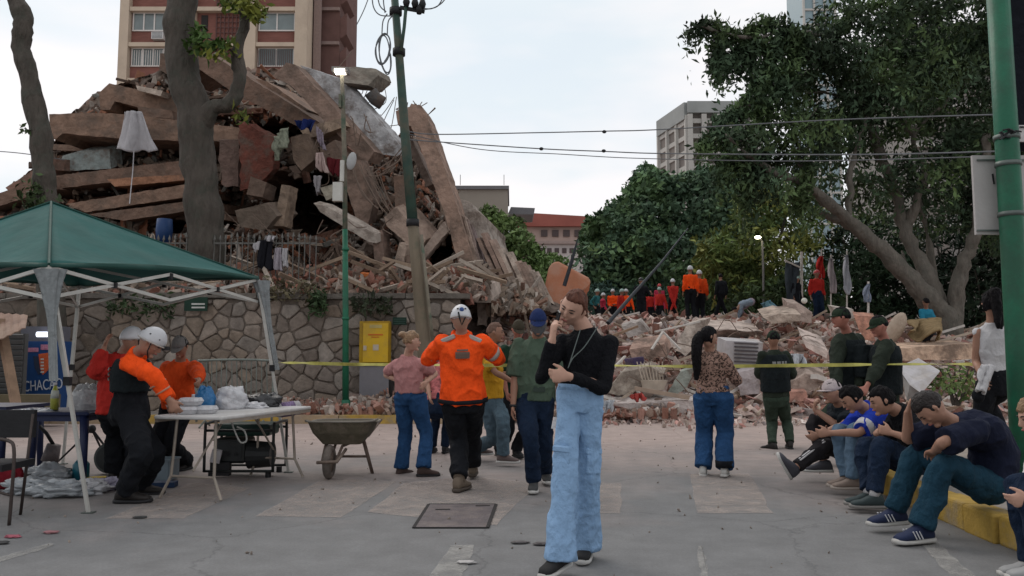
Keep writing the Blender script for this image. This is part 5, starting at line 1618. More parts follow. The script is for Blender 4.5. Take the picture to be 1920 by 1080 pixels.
for s_ in range(4):
    a, b = corners[s_], corners[(s_ + 1) % 4]
    base = len(V)
    for j in range(N_ + 1):
        for i in range(N_ + 1):
            u, v = i / N_, j / N_
            e = a.lerp(b, u)
            p = e.lerp(peak, v)
            sag = math.sin(math.pi * u) * (1 - v) 
            p.z -= .05 * sag * math.sin(math.pi * min(v * 1.3, 1)) 
            p.z += .05 * math.sin(math.pi * u) * (v < .02)
            p.z += .014 * math.sin(u * 11 + v * 9 + s_) * (1 - v) * math.sin(math.pi * u) + .01 * math.sin(u * 25) * (1 - v) * math.sin(math.pi * u)
            V.append(p)
    for j in range(N_):
        for i in range(N_):
            k = base + j * (N_ + 1) + i
            F.append((k, k + 1, k + N_ + 2, k + N_ + 1))
mb = MB(); mb.add(V, F); o = mb.build("roof", TENTG, tent, smooth=True, fixn=False)
s_ = o.modifiers.new("t", 'SOLIDIFY'); s_.thickness = .006
mb = MB(); V, F = [], []
for s_ in range(4):
    a, b = corners[s_], corners[(s_ + 1) % 4]
    base = len(V)
    for i in range(25):
        u = i / 24; e = a.lerp(b, u)
        n_ = Vector((b.y - a.y, -(b.x - a.x), 0)).normalized()
        up0 = .05 * math.sin(math.pi * u) + .012
        V += [e + n_ * .004 + Vector((0, 0, up0)), e + n_ * (.012 + .015 * math.sin(i * .9)) + Vector((0, 0, -.03 + up0 * .6))]
    for i in range(24): F.append((base + 2 * i, base + 2 * i + 2, base + 2 * i + 3, base + 2 * i + 1))
mb.add(V, F); o = mb.build("valance", mat("dark_green_trim", (0.012, 0.055, 0.045), rough=.7), tent, smooth=True, fixn=False); s_ = o.modifiers.new("t", 'SOLIDIFY'); s_.thickness = .004
for s_ in range(4):
    mb = MB(); mb.tube([corners[s_] + Vector((0, 0, .005)), corners[s_].lerp(peak, .5) + Vector((0, 0, .0)), peak + Vector((0, 0, .01))], .012, 6); mb.build("ridge_seam", mat("dark_green_trim"), tent)
# legs, splayed
feet = [G(166, 962), G(541, 886), G(120, 884), Vector((cdd.x - .4, cdd.y - .1, 0))]
feet[2] = Vector((P(121, 800, 9.6).x, 9.6, 0))
for s_ in range(4):
    c_, f = corners[s_], feet[s_]
    mid = c_.lerp(f, .47)
    mb = MB(); mb.bar(c_ + Vector((0, 0, -.02)), mid, .034, col=(1, 1, 1)); L_ = mb.build("leg", TUBE, tent)
    mb = MB(); mb.bar(mid, f, .026); mb.build("lower_leg", TUBE, L_)
    mb = MB(); mb.box(f + Vector((0, 0, .006)), (.09, .07, .008)); mb.build("foot_plate", mat("dull_steel"), L_)
    mb = MB(); mb.box(mid, (.05, .05, .07)); mb.build("slider", BLK, L_)
for s_ in range(4):
    a, b = corners[s_], corners[(s_ + 1) % 4]
    dz = Vector((0, 0, -.04)); lo = Vector((0, 0, -.27))
    pts_ = [a.lerp(b, t) for t in (0, .25, .5, .75, 1)]
    for k in range(2):
        p0, p2 = pts_[2 * k], pts_[2 * k + 2]
        mb = MB(); mb.bar(p0 + (dz if k else dz) + Vector((0, 0, .02)), p2 + lo, .02, .03); mb.build("truss_bar", TUBE, tent)
        mb = MB(); mb.bar(p0 + lo, p2 + dz + Vector((0, 0, .02)), .02, .03); mb.build("truss_bar", TUBE, tent)
        mb = MB(); mb.box((p0 + p2) / 2 + Vector((0, 0, -.15)), (.04, .04, .05)); mb.build("joint", BLK, tent)
    mb = MB(); mb.box(pts_[2] + dz, (.04, .04, .06)); mb.build("joint", BLK, tent)
    mb = MB(); mb.bar(a + lo, peak + Vector((0, 0, -.6)), .018, .026); mb.build("roof_strut", TUBE, tent)
mb = MB(); mb.bar(peak + Vector((0, 0, -.62)), peak + Vector((0, 0, -.02)), .03); mb.build("centre_pole", TUBE, tent)
# gathered silver side curtains tied at the legs
def gather(c_, tx, ty, w0, w1, length, name="side_curtain"):
    V, F = [], []
    n = 28; m_ = 10
    for j in range(m_ + 1):
        t = j / m_
        w = w0 + (w1 - w0) * min(1, t * 2.2) ** .7
        cx_ = c_ + Vector((tx * t, ty * t, -length * t))
        for i in range(n):
            a = 2 * math.pi * i / n
            r = 1 + .22 * math.cos(i * math.pi * .5 * 1.0) 
            V.append(cx_ + Vector((math.cos(a) * w * r, math.sin(a) * w * .5 * r, 0)))
    for j in range(m_):
        for i in range(n):
            i2 = (i + 1) % n; F.append((j * n + i, j * n + i2, (j + 1) * n + i2, (j + 1) * n + i))
    mb = MB(); mb.add(V, F); mb.build(name, SILV, tent, smooth=True)
gather(ca + Vector((.02, -.01, -.04)), .07, 0, .115, .03, .9)
gather(cbr + Vector((.03, 0, -.03)), .2, 0, .09, .032, 1.0)

# ---------------------------------------------------------------- white folding table
TW = mat("white_table_plastic", (.52, .51, .50), rough=.5, var=.06, dirt=(.44, .42, .40))
LEGM = mat("beige_steel", (.30, .26, .22), rough=.5, metal=.3, var=.2)
tcen = Vector((-2.66, 7.88, 0)); td = Vector((.25, .97, 0)).normalized(); tp_ = Vector((td.y, -td.x, 0))
ta = math.atan2(-td.x, td.y)
ft_ = thing("folding_table", "long white plastic folding table loaded with food boxes and bags", "table", tcen)
mb = MB(); mb.box(tcen + Vector((0, 0, .725)), (.70, 1.58, .035), rotm(0, 0, ta)); o = mb.build("tabletop", TW, ft_)
bv = o.modifiers.new("b", 'BEVEL'); bv.width = .015; bv.segments = 3
mb = MB()
for sx_ in (-.33, .33): mb.bar(tcen + tp_ * sx_ + td * -.78 + Vector((0, 0, .695)), tcen + tp_ * sx_ + td * .78 + Vector((0, 0, .695)), .025, .03)
mb.build("apron_rail", LEGM, ft_)
for e in (-.66, .66):
    for sx_ in (-1, 1):
        top = tcen + td * e + tp_ * .2 * sx_ + Vector((0, 0, .70)); bot = tcen + td * (e * 1.08) + tp_ * .31 * sx_
        mid = tcen + td * e * 1.05 + tp_ * .22 * sx_ + Vector((0, 0, .2))
        mb = MB(); mb.tube([top, mid, bot + Vector((0, 0, .012))], .014, 8); mb.build("leg", LEGM, ft_)
    mb = MB(); mb.tube([tcen + td * e * 1.05 + tp_ * -.22 + Vector((0, 0, .2)), tcen + td * e * 1.05 + tp_ * .22 + Vector((0, 0, .2))], .012, 8); mb.build("crossbar", LEGM, ft_)
    mb = MB(); mb.tube([tcen + td * e * 1.04 + Vector((0, 0, .25)), tcen + td * e * .35 + Vector((0, 0, .69))], .010, 8); mb.build("brace", LEGM, ft_)
TT = .7435
def ontable(s_, e, z=0): return tcen + tp_ * s_ + td * e + Vector((0, 0, TT + z))

def blob(name, label, cat, c_, ax, m, amp=.18, sc=3.5, seed=0, group=None, parent=None, flatten=True, res=(40, 26)):
    mb = MB(); mb.ball((0, 0, 0), (1, 1, 1), *res)
    o = mb.build(name, m, parent, smooth=True)
    me = o.data; n = len(me.vertices)
    co = np.empty(n * 3); me.vertices.foreach_get("co", co); co = co.reshape(-1, 3)
    r = 1 + amp * (fbm(co * sc + seed, 4)) + amp * .5 * np.abs(fbm(co * sc * 2.3 + seed + 5, 3))
    co = co * r[:, None] * np.array(ax)
    if flatten: co[:, 2] = np.maximum(co[:, 2], -ax[2] * .72); co[:, 2] += ax[2] * .72
    co += np.array(c_)
    me.vertices.foreach_set("co", co.ravel()); me.update()
    return tag(o, label, cat, group) if label else o
WPL = mat("white_plastic_film", (.50, .50, .52), rough=.35, var=.15, scale=9, bump=.9, bscale=18, spec=.5)
GPL = mat("grey_plastic_film", (.33, .33, .34), rough=.35, var=.2, scale=9, bump=.9, bscale=18, spec=.5)
BPL = mat("blue_plastic_film", (.008, .12, .30), rough=.3, var=.2, scale=9, bump=.9, bscale=18, spec=.5)
KPL = mat("black_plastic_film", (.012, .012, .014), rough=.25, var=.2, scale=9, bump=.9, bscale=18, spec=.6)
# on the table
for k, (s_, e, dz_) in enumerate([(-.14, -.58, 0), (-.13, -.57, .075), (-.02, -.50, 0)]):
    c_ = ontable(s_, e, .037 + dz_)
    bx_ = thing("foam_box", ["white foam food box at the bottom of the stack on the table corner", "white foam food box on top of the stack at the table corner", "white foam food box lying right of the stack"][k], "food box", c_)
    mb = MB(); mb.loft([(c_ + Vector((0, 0, -.035)), (.075, 0, 0), (0, .075, 0)), (c_, (.095, 0, 0), (0, .095, 0))], 20, power=6); mb.build("tray", WPL, bx_)
    mb = MB(); mb.loft([(c_ + Vector((0, 0, .002)), (.096, 0, 0), (0, .096, 0)), (c_ + Vector((0, 0, .034)), (.078, 0, 0), (0, .078, 0))], 20, power=6); mb.build("lid", WPL, bx_)
blob("plastic_bag", "bright blue plastic bag standing full on the white table", "plastic bag", P(382, 777, 7.9), (.10, .09, .155), BPL, .16, 3, 2)
blob("plastic_bag", "bulging knotted white plastic bag on the white table", "plastic bag", P(432, 770, 8.1), (.165, .14, .135), WPL, .2, 2.6, 5)
mb = MB(); c_ = P(430, 738, 8.1); mb.tube([c_ + Vector((0, 0, -.06)), c_ + Vector((.0, 0, .02)), c_ + Vector((.03, 0, .07))], [.05, .02, .03], 8); tag(mb.build("bag_knot", WPL, bpy.data.objects["plastic_bag.001"], smooth=True))
blob("plastic_bag", "low crumpled white bag lying beside the knotted one", "plastic bag", P(468, 770, 8.2), (.15, .10, .05), WPL, .3, 3, 8)
blob("plastic_bag", "slumped black plastic bag at the far end of the white table", "plastic bag", P(492, 765, 8.45), (.2, .12, .085), KPL, .3, 2.5, 11)
CLR = mat("striped_wrap", (.30, .26, .36), var=.5, scale=12)
bo = thing("water_bottle", "small clear bottle with a purple label between the foam boxes and the blue bag", "bottle", P(362, 776, 7.7))
c_ = P(361, 777, 7.7); mb = MB(); mb.tube([c_, c_ + Vector((0, 0, .03)), c_ + Vector((0, 0, .13)), c_ + Vector((0, 0, .17))], [.03, .033, .033, .014], 12); mb.build("bottle_body", mat("clear_plastic", (.28, .30, .31), rough=.15, spec=.6), bo, smooth=True)
mb = MB(); mb.tube([c_ + Vector((0, 0, .05)), c_ + Vector((0, 0, .11))], .0345, 12); mb.build("wrapper", mat("purple_print", (.22, .14, .24)), bo, smooth=True)
mb = MB(); mb.tube([c_ + Vector((0, 0, .17)), c_ + Vector((0, 0, .19))], .014, 10); mb.build("cap", WPL, bo, smooth=True)
rl = thing("rolled_cloth", "rolled white cloth with a purple striped band at the end of the white table", "cloth roll", P(545, 765, 8.6))
a_, b_ = P(520, 770, 8.55), P(560, 764, 8.7)
mb = MB(); mb.tube([a_ + Vector((-.12, 0, .02)), a_, b_ + Vector((0, 0, 0))], [.05, .07, .075], 14); mb.build("roll", LIN, rl, smooth=True)
mb = MB(); mb.tube([a_.lerp(b_, .15), a_.lerp(b_, .75)], .079, 14); mb.build("band", mat("purple_striped", (.17, .12, .22), var=.9, scale=22, stretch=(4, 1, 1)), rl, smooth=True)
mb = MB(); mb.tube(smooth_line([P(430, 778, 7.72), P(437, 800, 7.7), P(450, 828, 7.7), P(462, 826, 7.72), P(458, 808, 7.74), P(444, 800, 7.72)], 6), .008, 6); one(mb, "cable_loop", mat("white_cable", (.42, .42, .4), bump=0), "white cable loop dangling over the near edge of the table", "cable")

# generator ---------------------------------------------------------------------------
ge = thing("generator", "black portable generator in a tubular frame standing behind the white table", "generator", G(462, 888))
gc_ = Vector((P(462, 850, 8.75).x, 8.75, 0))
KM = mat("black_enamel", (.012, .014, .014), rough=.4, var=.2)
gw, gd, gh = .36, .24, .56
for s_ in (-1, 1):
    mb = MB(); x = gc_.x + gw * s_
    y0_, y1_ = gc_.y - gd, gc_.y + gd
    mb.tube(smooth_line([Vector((x, y0_, .06)), Vector((x, y0_, gh - .05)), Vector((x, y0_ + .06, gh)), Vector((x, y1_ - .06, gh)), Vector((x, y1_, gh - .05)), Vector((x, y1_, .06))], 4), .016, 8); mb.build("frame_hoop", KM, ge, smooth=True)
for (y_, z) in ((-1, .07), (1, .07), (-1, gh - .07), (1, gh - .07)):
    mb = MB(); mb.tube([(gc_.x - gw, gc_.y + gd * y_, z), (gc_.x + gw, gc_.y + gd * y_, z)], .014, 8); mb.build("frame_rail", KM, ge, smooth=True)
mb = MB(); mb.box(gc_ + Vector((0, 0, .49)), (.6, .38, .13)); o = mb.build("fuel_tank", mat("dark_green_tank", (.012, .035, .028), rough=.4), ge); bv = o.modifiers.new("b", 'BEVEL'); bv.width = .03; bv.segments = 3
mb = MB(); mb.box(gc_ + Vector((-.12, -.02, .27)), (.34, .36, .26)); o = mb.build("engine_block", KM, ge); bv = o.modifiers.new("b", 'BEVEL'); bv.width = .03; bv.segments = 2
mb = MB(); mb.tube([gc_ + Vector((.05, -.05, .22)), gc_ + Vector((.3, -.05, .22))], [.15, .13], 18); mb.build("alternator", mat("dark_grey_metal", (.035, .037, .038), rough=.45, metal=.4), ge)
mb = MB(); mb.box(gc_ + Vector((-.12, -.205, .27)), (.28, .012, .2)); pn = mb.build("control_panel", mat("dark_grey_metal"), ge)
for k in range(3): 
    mb = MB(); mb.tube([gc_ + Vector((-.2 + k * .08, -.21, .24)), gc_ + Vector((-.2 + k * .08, -.222, .24))], .02, 12); mb.build("socket", BLK, pn)
mb = MB(); mb.box(gc_ + Vector((-.2, -.2, .09)), (.2, .08, .14)); mb.build("battery", BLK, ge)
for sx_ in (-1, 1):
    for sy_ in (-1, 1): mb = MB(); mb.tube([gc_ + Vector((.3 * sx_, .2 * sy_, 0)), gc_ + Vector((.3 * sx_, .2 * sy_, .06))], .03, 10); mb.build("rubber_foot", BLK, ge)
mb = MB(); c_ = P(405, 855, 8.5); mb.box(c_, (.1, .08, .13), rotm(.1, .2, .3)); one(mb, "carton", LIN, "small white carton leaning against the generator", "carton")

# wheelbarrow -------------------------------------------------------------------------
wbw = thing("wheelbarrow", "muddy olive wheelbarrow parked wheel-first in the open street", "wheelbarrow", G(636, 893))
WB = mat("muddy_olive_steel", (.115, .10, .07), rough=.8, var=.3, scale=6, bump=.5, dirt=(.21, .17, .135))
WBR = mat("muddy_brown_steel", (.12, .085, .07), rough=.85, var=.3, scale=6, dirt=(.2, .16, .13))
w0 = Vector((P(636, 893, 8.55).x, 8.62, 0))
V, F = [], []
sec = [((.205, .14), .335), ((.30, .26), .46), ((.345, .34), .555), ((.36, .355), .56), ((.335, .33), .55), ((.28, .24), .45), ((.19, .13), .35)]
n = 32
for (hx, hy), z in sec:
    for i in range(n):
        a = 2 * math.pi * i / n
        ex_ = .38
        ca2, sa2 = math.cos(a), math.sin(a)
        V.append(w0 + Vector((hx * math.copysign(abs(ca2) ** ex_, ca2), hy * math.copysign(abs(sa2) ** ex_, sa2) + .12, z + (.03 * (sa2 < 0) if z > .5 else 0))))
for j in range(len(sec) - 1):
    for i in range(n): F.append((j * n + i, j * n + (i + 1) % n, (j + 1) * n + (i + 1) % n, (j + 1) * n + i))
F.append(tuple(range(n))[::-1]); F.append(tuple((len(sec) - 1) * n + i for i in range(n)))
mb = MB(); mb.add(V, F); mb.build("tray", WB, wbw, smooth=False)
mb = MB(); mb.tube([w0 + Vector((.362 * math.copysign(abs(math.cos(a)) ** .38, math.cos(a)), .357 * math.copysign(abs(math.sin(a)) ** .38, math.sin(a)) + .12, .562 + (.03 if math.sin(a) < 0 else 0))) for a in [2 * math.pi * i / 32 for i in range(33)]], .011, 6); mb.build("rim", mat("worn_rim", (.24, .22, .19)), wbw)
wy = -.19
mb = MB(); wc_ = w0 + Vector((-.08, wy, .175))
ring = [(wc_ + Vector((0, math.cos(a) * .135, math.sin(a) * .135))) for a in [2 * math.pi * i / 24 for i in range(25)]]
mb.tube(ring, .042, 10, caps=False); wh = mb.build("wheel", mat("dusty_tyre", (.10, .085, .075), rough=.95, dirt=(.18, .15, .13)), wbw, smooth=True)
mb = MB(); mb.tube([wc_ + Vector((-.03, 0, 0)), wc_ + Vector((.03, 0, 0))], .1, 16); mb.build("rim", WBR, wh, smooth=True)
for s_ in (-1, 1):
    mb = MB(); mb.tube([wc_ + Vector((.07 * s_, -.02, 0)), wc_ + Vector((.09 * s_, .2, .14)), w0 + Vector((.2 * s_, .5, .38)), w0 + Vector((.26 * s_, 1.0, .52))], .016, 8); mb.build("handle", WBR, wbw, smooth=True)
    mb = MB(); mb.tube([w0 + Vector((.20 * s_ + .02, .12, .36)), w0 + Vector((.25 * s_ + .05, .22, .0))], .018, 8); mb.build("leg", WBR, wbw, smooth=True)
    mb = MB(); mb.tube([w0 + Vector((.14 * s_ + .02, .36, .36)), w0 + Vector((.25 * s_ + .04, .25, .0))], .016, 8); mb.build("leg", WBR, wbw, smooth=True)
mb = MB(); mb.tube([w0 + Vector((-.17, wy - .17, .19)), w0 + Vector((.04, wy - .19, .20)), w0 + Vector((.08, wy + .05, .3))], .017, 8); mb.build("nose_guard", WBR, wbw, smooth=True)
mb = MB(); mb.tube([w0 + Vector((-.16, .24, .18)), w0 + Vector((.25, .24, .18))], .014, 8); mb.build("crossbar", WBR, wbw, smooth=True)

# ---------------------------------------------------------------- blue plastic table at left
BLT = mat("navy_plastic", (.010, .016, .055), rough=.45, var=.15)
bt_ = thing("plastic_table", "dark navy plastic table at the left under the canopy", "table", (P(100, 800, 8.4).x, 8.3, 0))
bc = Vector((P(108, 800, 8.3).x - .02, 8.35, 0))
mb = MB(); mb.box(bc + Vector((0, 0, .70)), (1.02, .78, .035)); o = mb.build("tabletop", BLT, bt_); bv = o.modifiers.new("b", 'BEVEL'); bv.width = .012
mb = MB()
for s_ in (-1, 1):
    mb.box(bc + Vector((0, .34 * s_, .655)), (.9, .02, .06)); mb.box(bc + Vector((.45 * s_, 0, .655)), (.02, .66, .06))
mb.build("apron", BLT, bt_)
for sx_ in (-1, 1):
    for sy_ in (-1, 1):
        mb = MB(); t0_ = bc + Vector((.44 * sx_, .33 * sy_, .68)); mb.tube([t0_, bc + Vector((.465 * sx_, .35 * sy_, 0))], [.045, .03], 8); mb.build("leg", BLT, bt_, smooth=True)
bt2 = thing("plastic_table", "second navy plastic table cut off by the left edge, just behind the metal chair", "table", (P(-60, 800, 9.3).x, 9.0, 0))
bc2 = Vector((P(-70, 800, 8.8).x, 8.9, 0))
mb = MB(); mb.box(bc2 + Vector((0, 0, .72)), (1.3, .8, .035)); mb.build("tabletop", BLT, bt2)
for sx_ in (-1, 1):
    for sy_ in (-1, 1): mb = MB(); mb.tube([bc2 + Vector((.58 * sx_, .33 * sy_, .7)), bc2 + Vector((.6 * sx_, .35 * sy_, 0))], [.045, .03], 8); mb.build("leg", BLT, bt2, smooth=True)
blob("plastic_bag", "tall grey-white plastic bag with tied handles on the navy table", "plastic bag", P(168, 779, 8.35), (.17, .13, .185), GPL, .2, 2.6, 21)
mb = MB()
for s_ in (-1, 1):
    c_ = P(168 + 13 * s_, 728, 8.35); mb.tube([c_ + Vector((-.03, 0, -.06)), c_ + Vector((0, 0, .04)), c_ + Vector((.03, 0, -.06))], [.02, .015, .02], 8)
tag(mb.build("bag_handles", GPL, bpy.data.objects["plastic_bag.004"], smooth=True))
blob("plastic_wrap", "crumpled clear plastic wrap lying on the navy table", "plastic wrap", P(62, 787, 8.2), (.22, .12, .06), mat("bluish_film", (.25, .28, .34), rough=.25, var=.3, scale=9, bump=.9, bscale=18, spec=.6), .35, 3, 31)
bo = thing("drink_bottle", "bottle of yellow-green drink on the navy table behind the tent leg", "bottle", P(101, 783, 8.3))
c_ = P(101, 783, 8.25); c_.z = .72; mb = MB(); mb.tube([c_, c_ + Vector((0, 0, .13)), c_ + Vector((0, 0, .19)), c_ + Vector((0, 0, .25))], [.038, .04, .03, .014], 12); mb.build("bottle_body", mat("yellow_green_drink", (.33, .34, .06), rough=.2, spec=.6), bo, smooth=True)
mb = MB(); mb.tube([c_ + Vector((0, 0, .25)), c_ + Vector((0, 0, .28))], .016, 10); mb.build("cap", WPL, bo, smooth=True)
mb = MB(); mb.tube([c_ + Vector((0, 0, .12)), c_ + Vector((0, 0, .2))], [.0415, .034], 12); mb.build("wrapper", mat("pale_label", (.45, .47, .42)), bo, smooth=True)
blob("food_tray", "small red and white snack packet beside the grey-white bag", "packet", P(195, 780, 8.3), (.09, .06, .03), mat("pinkish_pack", (.34, .16, .16), var=.5, scale=14), .2, 3, 3)

# things on the ground under the tables
CPL = mat("clear_bag_film", (.27, .29, .31), rough=.25, var=.35, scale=8, bump=1, bscale=16, spec=.6)
for i, (x, y, ax, m_, lab) in enumerate([
    (62, 925, (.22, .16, .085), CPL, "clear plastic bag bundle lying by the front leg of the navy table"),
    (110, 930, (.26, .16, .075), CPL, "flat clear plastic bag bundle in the middle of the heap"),
    (160, 925, (.20, .15, .07), WPL, "whiter plastic bag bundle right of the middle of the heap"),
    (196, 918, (.16, .12, .06), mat("lilac_film", (.30, .28, .36), rough=.3, bump=.9, bscale=18), "lilac tinted plastic bag at the right end of the heap"),
    (85, 905, (.22, .18, .10), CPL, "clear plastic bag bundle behind the front leg of the navy table")]):
    g_ = G(x, y); blob("plastic_bag", lab, "plastic bag", (g_.x, g_.y, 0), ax, m_, .35, 3, 40 + i)
jug = thing("water_jug", "teal blue water jug standing among the bags", "jug", G(141, 905))
g_ = G(141, 905) + Vector((0, .1, 0)); mb = MB(); mb.tube([g_, g_ + Vector((0, 0, .02)), g_ + Vector((0, 0, .17)), g_ + Vector((0, 0, .23))], [.07, .08, .08, .03], 14); mb.build("jug_body", mat("teal_plastic", (.012, .10, .14), rough=.3), jug, smooth=True)
mb = MB(); mb.tube([g_ + Vector((0, 0, .23)), g_ + Vector((0, 0, .26))], .032, 10); mb.build("cap", BLK, jug, smooth=True)
g_ = G(178, 902); mb = MB(); mb.box(g_ + Vector((0, 0, .02)), (.2, .12, .04), rotm(0, 0, .4)); one(mb, "packet", mat("yellow_packet", (.45, .32, .03), var=.3), "flat yellow packet lying on the plastic bags", "packet")
g_ = G(10, 915); blob("bag", "dark red bag on the ground behind the metal chair", "bag", (g_.x, g_.y, 0), (.15, .12, .14), cloth_mat("dark_red_bag", (.16, .012, .02)), .2, 2.5, 61)
g_ = G(286, 905); cr_t = thing("plastic_crate", "translucent grey-blue plastic crate on the ground behind the rescuer's boots", "crate", g_)
CRM = mat("greyblue_plastic", (.13, .165, .19), rough=.35, var=.2)
for (dx, dy, sx_, sy_) in ((-.16, 0, .012, .24), (.16, 0, .012, .24), (0, -.12, .308, .012), (0, .12, .308, .012)):
    mb = MB(); mb.box(g_ + Vector((dx, dy + .12, .12)), (sx_, sy_, .2)); mb.build("side_wall", CRM, cr_t)
mb = MB(); mb.box(g_ + Vector((0, .12, .02)), (.3, .23, .02)); mb.build("bottom", CRM, cr_t)
mb = MB()
mb.box(g_ + Vector((0, -.005, .222)), (.35, .018, .018)); mb.box(g_ + Vector((0, .245, .222)), (.35, .018, .018)); mb.box(g_ + Vector((-.17, .12, .221)), (.018, .23, .016)); mb.box(g_ + Vector((.17, .12, .221)), (.018, .23, .016)); mb.build("rim", CRM, cr_t)
g_ = G(290, 914); mb = MB(); mb.box(g_ + Vector((0, 0, .03)), (.4, .13, .05), rotm(0, 0, .12)); o = one(mb, "toolbox_lid", mat("dark_blue_plastic", (.012, .03, .075), rough=.5), "flat dark blue plastic lid in front of the crate", "lid")
# cut-off saw / fan shapes
sa = thing("disc_cutter", "grey disc cutter with a round guard resting under the navy table", "disc cutter", G(195, 892))
g_ = G(195, 892) + Vector((0, .15, 0))
mb = MB(); mb.tube([g_ + Vector((-.02, -.02, .17)), g_ + Vector((-.02, .02, .17))], .165, 26); mb.build("guard", mat("grey_guard", (.07, .08, .078), rough=.5), sa)
mb = MB(); mb.tube([g_ + Vector((-.02, -.035, .17)), g_ + Vector((-.02, -.022, .17))], .135, 26); mb.build("disc", mat("dark_grey_metal"), sa)
mb = MB(); mb.box(g_ + Vector((.2, .02, .15)), (.24, .16, .2), rotm(0, .1, 0)); o = mb.build("motor", KM, sa); bv = o.modifiers.new("b", 'BEVEL'); bv.width = .03; bv.segments = 2
mb = MB(); mb.tube(smooth_line([g_ + Vector((.08, 0, .25)), g_ + Vector((.15, 0, .36)), g_ + Vector((.27, 0, .36)), g_ + Vector((.33, 0, .2))], 5), .014, 8); mb.build("handle", BLK, sa)
tr = thing("tripod", "black folded tripod with a round head standing under the navy table", "tripod", G(120, 880))
g_ = G(118, 878) + Vector((0, .25, 0)); hd_ = g_ + Vector((.18, 0, .42))
for dx, dy in ((-.3, -.1), (.42, 0), (.1, .35)):
    mb = MB(); mb.tube([hd_, g_ + Vector((dx + .1, dy, .0))], [.014, .01], 6); mb.build("leg", BLK, tr)
mb = MB(); mb.ball(hd_, (.045, .045, .05), 10, 8); mb.build("head", BLK, tr, smooth=True)
dm = thing("demolition_hammer", "black and rust coloured power tool leaning by the left legs of the navy table", "power tool", G(75, 893))
g_ = G(72, 890) + Vector((0, .2, 0))
mb = MB(); mb.tube([g_ + Vector((0, 0, .12)), g_ + Vector((.04, 0, .3))], [.09, .07], 12); mb.build("motor", mat("rusty_iron"), dm, smooth=True)
mb = MB(); mb.tube([g_ + Vector((.03, 0, .3)), g_ + Vector((-.05, 0, .42)), g_ + Vector((-.13, 0, .5))], [.02, .02, .02], 8); mb.build("shaft", BLK, dm, smooth=True)
mb = MB(); mb.tube([g_ + Vector((.02, 0, .12)), g_ + Vector((.12, 0, .03)), g_ + Vector((.3, 0, .02))], [.04, .03, .012], 8); mb.build("chisel", BLK, dm, smooth=True)
mb = MB(); mb.tube([g_ + Vector((-.06, -.05, .03)), g_ + Vector((.08, -.05, .03))], .03, 8); mb.build("grip", YC, dm, smooth=True)

# metal chair at far left
ch = thing("metal_chair", "brown tubular metal chair frame cut off by the left edge", "chair", G(5, 980))
CHM = mat("brown_tube", (.055, .042, .038), rough=.4, metal=.3)
cx_, cy_ = G(17, 985).x, G(17, 985).y
for dx in (0, -.46):
    mb = MB(); mb.tube(smooth_line([Vector((cx_ + dx, cy_, 0)), Vector((cx_ + dx + .01, cy_, .35)), Vector((cx_ + dx, cy_ + .01, .56)), Vector((cx_ + dx - .05, cy_ + .03, .62)), Vector((cx_ + dx - .2, cy_ + .06, .64))], 5), .013, 8); mb.build("leg", CHM, ch, smooth=True)
    mb = MB(); mb.tube([Vector((cx_ + dx - .16, cy_ + .4, 0)), Vector((cx_ + dx - .1, cy_ + .4, .8))], .012, 8); mb.build("leg", CHM, ch, smooth=True)
mb = MB(); mb.box((cx_ - .3, cy_ + .2, .42), (.46, .42, .05)); mb.build("seat", BLK, ch)
mb = MB(); mb.box((cx_ - .3, cy_ + .42, .72), (.42, .04, .22)); mb.build("backrest", BLK, ch)
mb = MB(); mb.tube([Vector((cx_, cy_, .22)), Vector((cx_ - .46, cy_ + .02, .34))], .01, 6); mb.build("stretcher", CHM, ch)

# blue drinks stand with the municipal lettering
sbx = thing("display_stand", "blue upright display stand lettered CHACAO with a lit top behind the tables", "display stand", P(78, 790, 14.9))
BLU = mat("royal_blue_panel", (.010, .048, .155), rough=.45, var=.12)
SY = 14.7
pxbox(40, 640, 116, 784, SY, .35, BLU, "panel", sbx)
pxbox(38, 612, 116, 641, SY + .02, .3, mat("grey_header", (.10, .10, .12)), "header", sbx)
pxbox(45, 652, 72, 660, SY - .008, .008, mat("pink_print", (.36, .15, .22), var=.5, scale=30), "print", sbx)
pxbox(76, 646, 104, 656, SY - .008, .008, mat("pink_print"), "print", sbx)
mb = MB(); mb.prism([P(72, 664, SY - .01), P(92, 661, SY - .01), P(95, 675, SY - .01), P(90, 694, SY - .01), P(80, 703, SY - .01), P(75, 690, SY - .01)], (0, .008, 0)); mb.build("emblem", mat("orange_red_print", (.48, .09, .03), var=.3, scale=20), sbx)
mb = MB(); mb.prism([P(62, 668, SY - .012), P(71, 668, SY - .012), P(76, 700, SY - .012), P(72, 703, SY - .012), P(65, 690, SY - .012)], (0, .008, 0)); mb.build("emblem", mat("dark_print", (.02, .03, .06)), sbx)
for k in range(5):
    pxbox(76, 672 + k * 6, 82, 675 + k * 6, SY - .018, .006, mat("white_print"), "print", sbx)
fc = bpy.data.curves.new("lettering", 'FONT'); fc.body = "CHACAO"; fc.size = .27; fc.extrude = .003; fc.align_x = 'CENTER'
fo = bpy.data.objects.new("lettering", fc); COL.objects.link(fo)
me_ = bpy.data.meshes.new_from_object(fo.evaluated_get(bpy.context.evaluated_depsgraph_get())); bpy.data.objects.remove(fo)
me_.transform(Matrix.Translation(P(81, 731, SY - .02)) @ Matrix.Rotation(math.radians(90), 4, 'X') @ Matrix.Rotation(math.radians(5), 4, 'Z') @ Matrix.Diagonal((.62, 1, 1, 1)))
me_.materials.clear(); me_.materials.append(mat("white_letter", (.40, .43, .48), bump=0)); link("lettering", me_, sbx)
mb = MB(); mb.tube([P(70, 627, SY - .1), P(92, 627, SY - .1)], .05, 10); mb.build("lamp", mat("cool_lamp", (.8, .85, 1), emit=(.8, .85, 1), estr=1.3, bump=0), sbx)

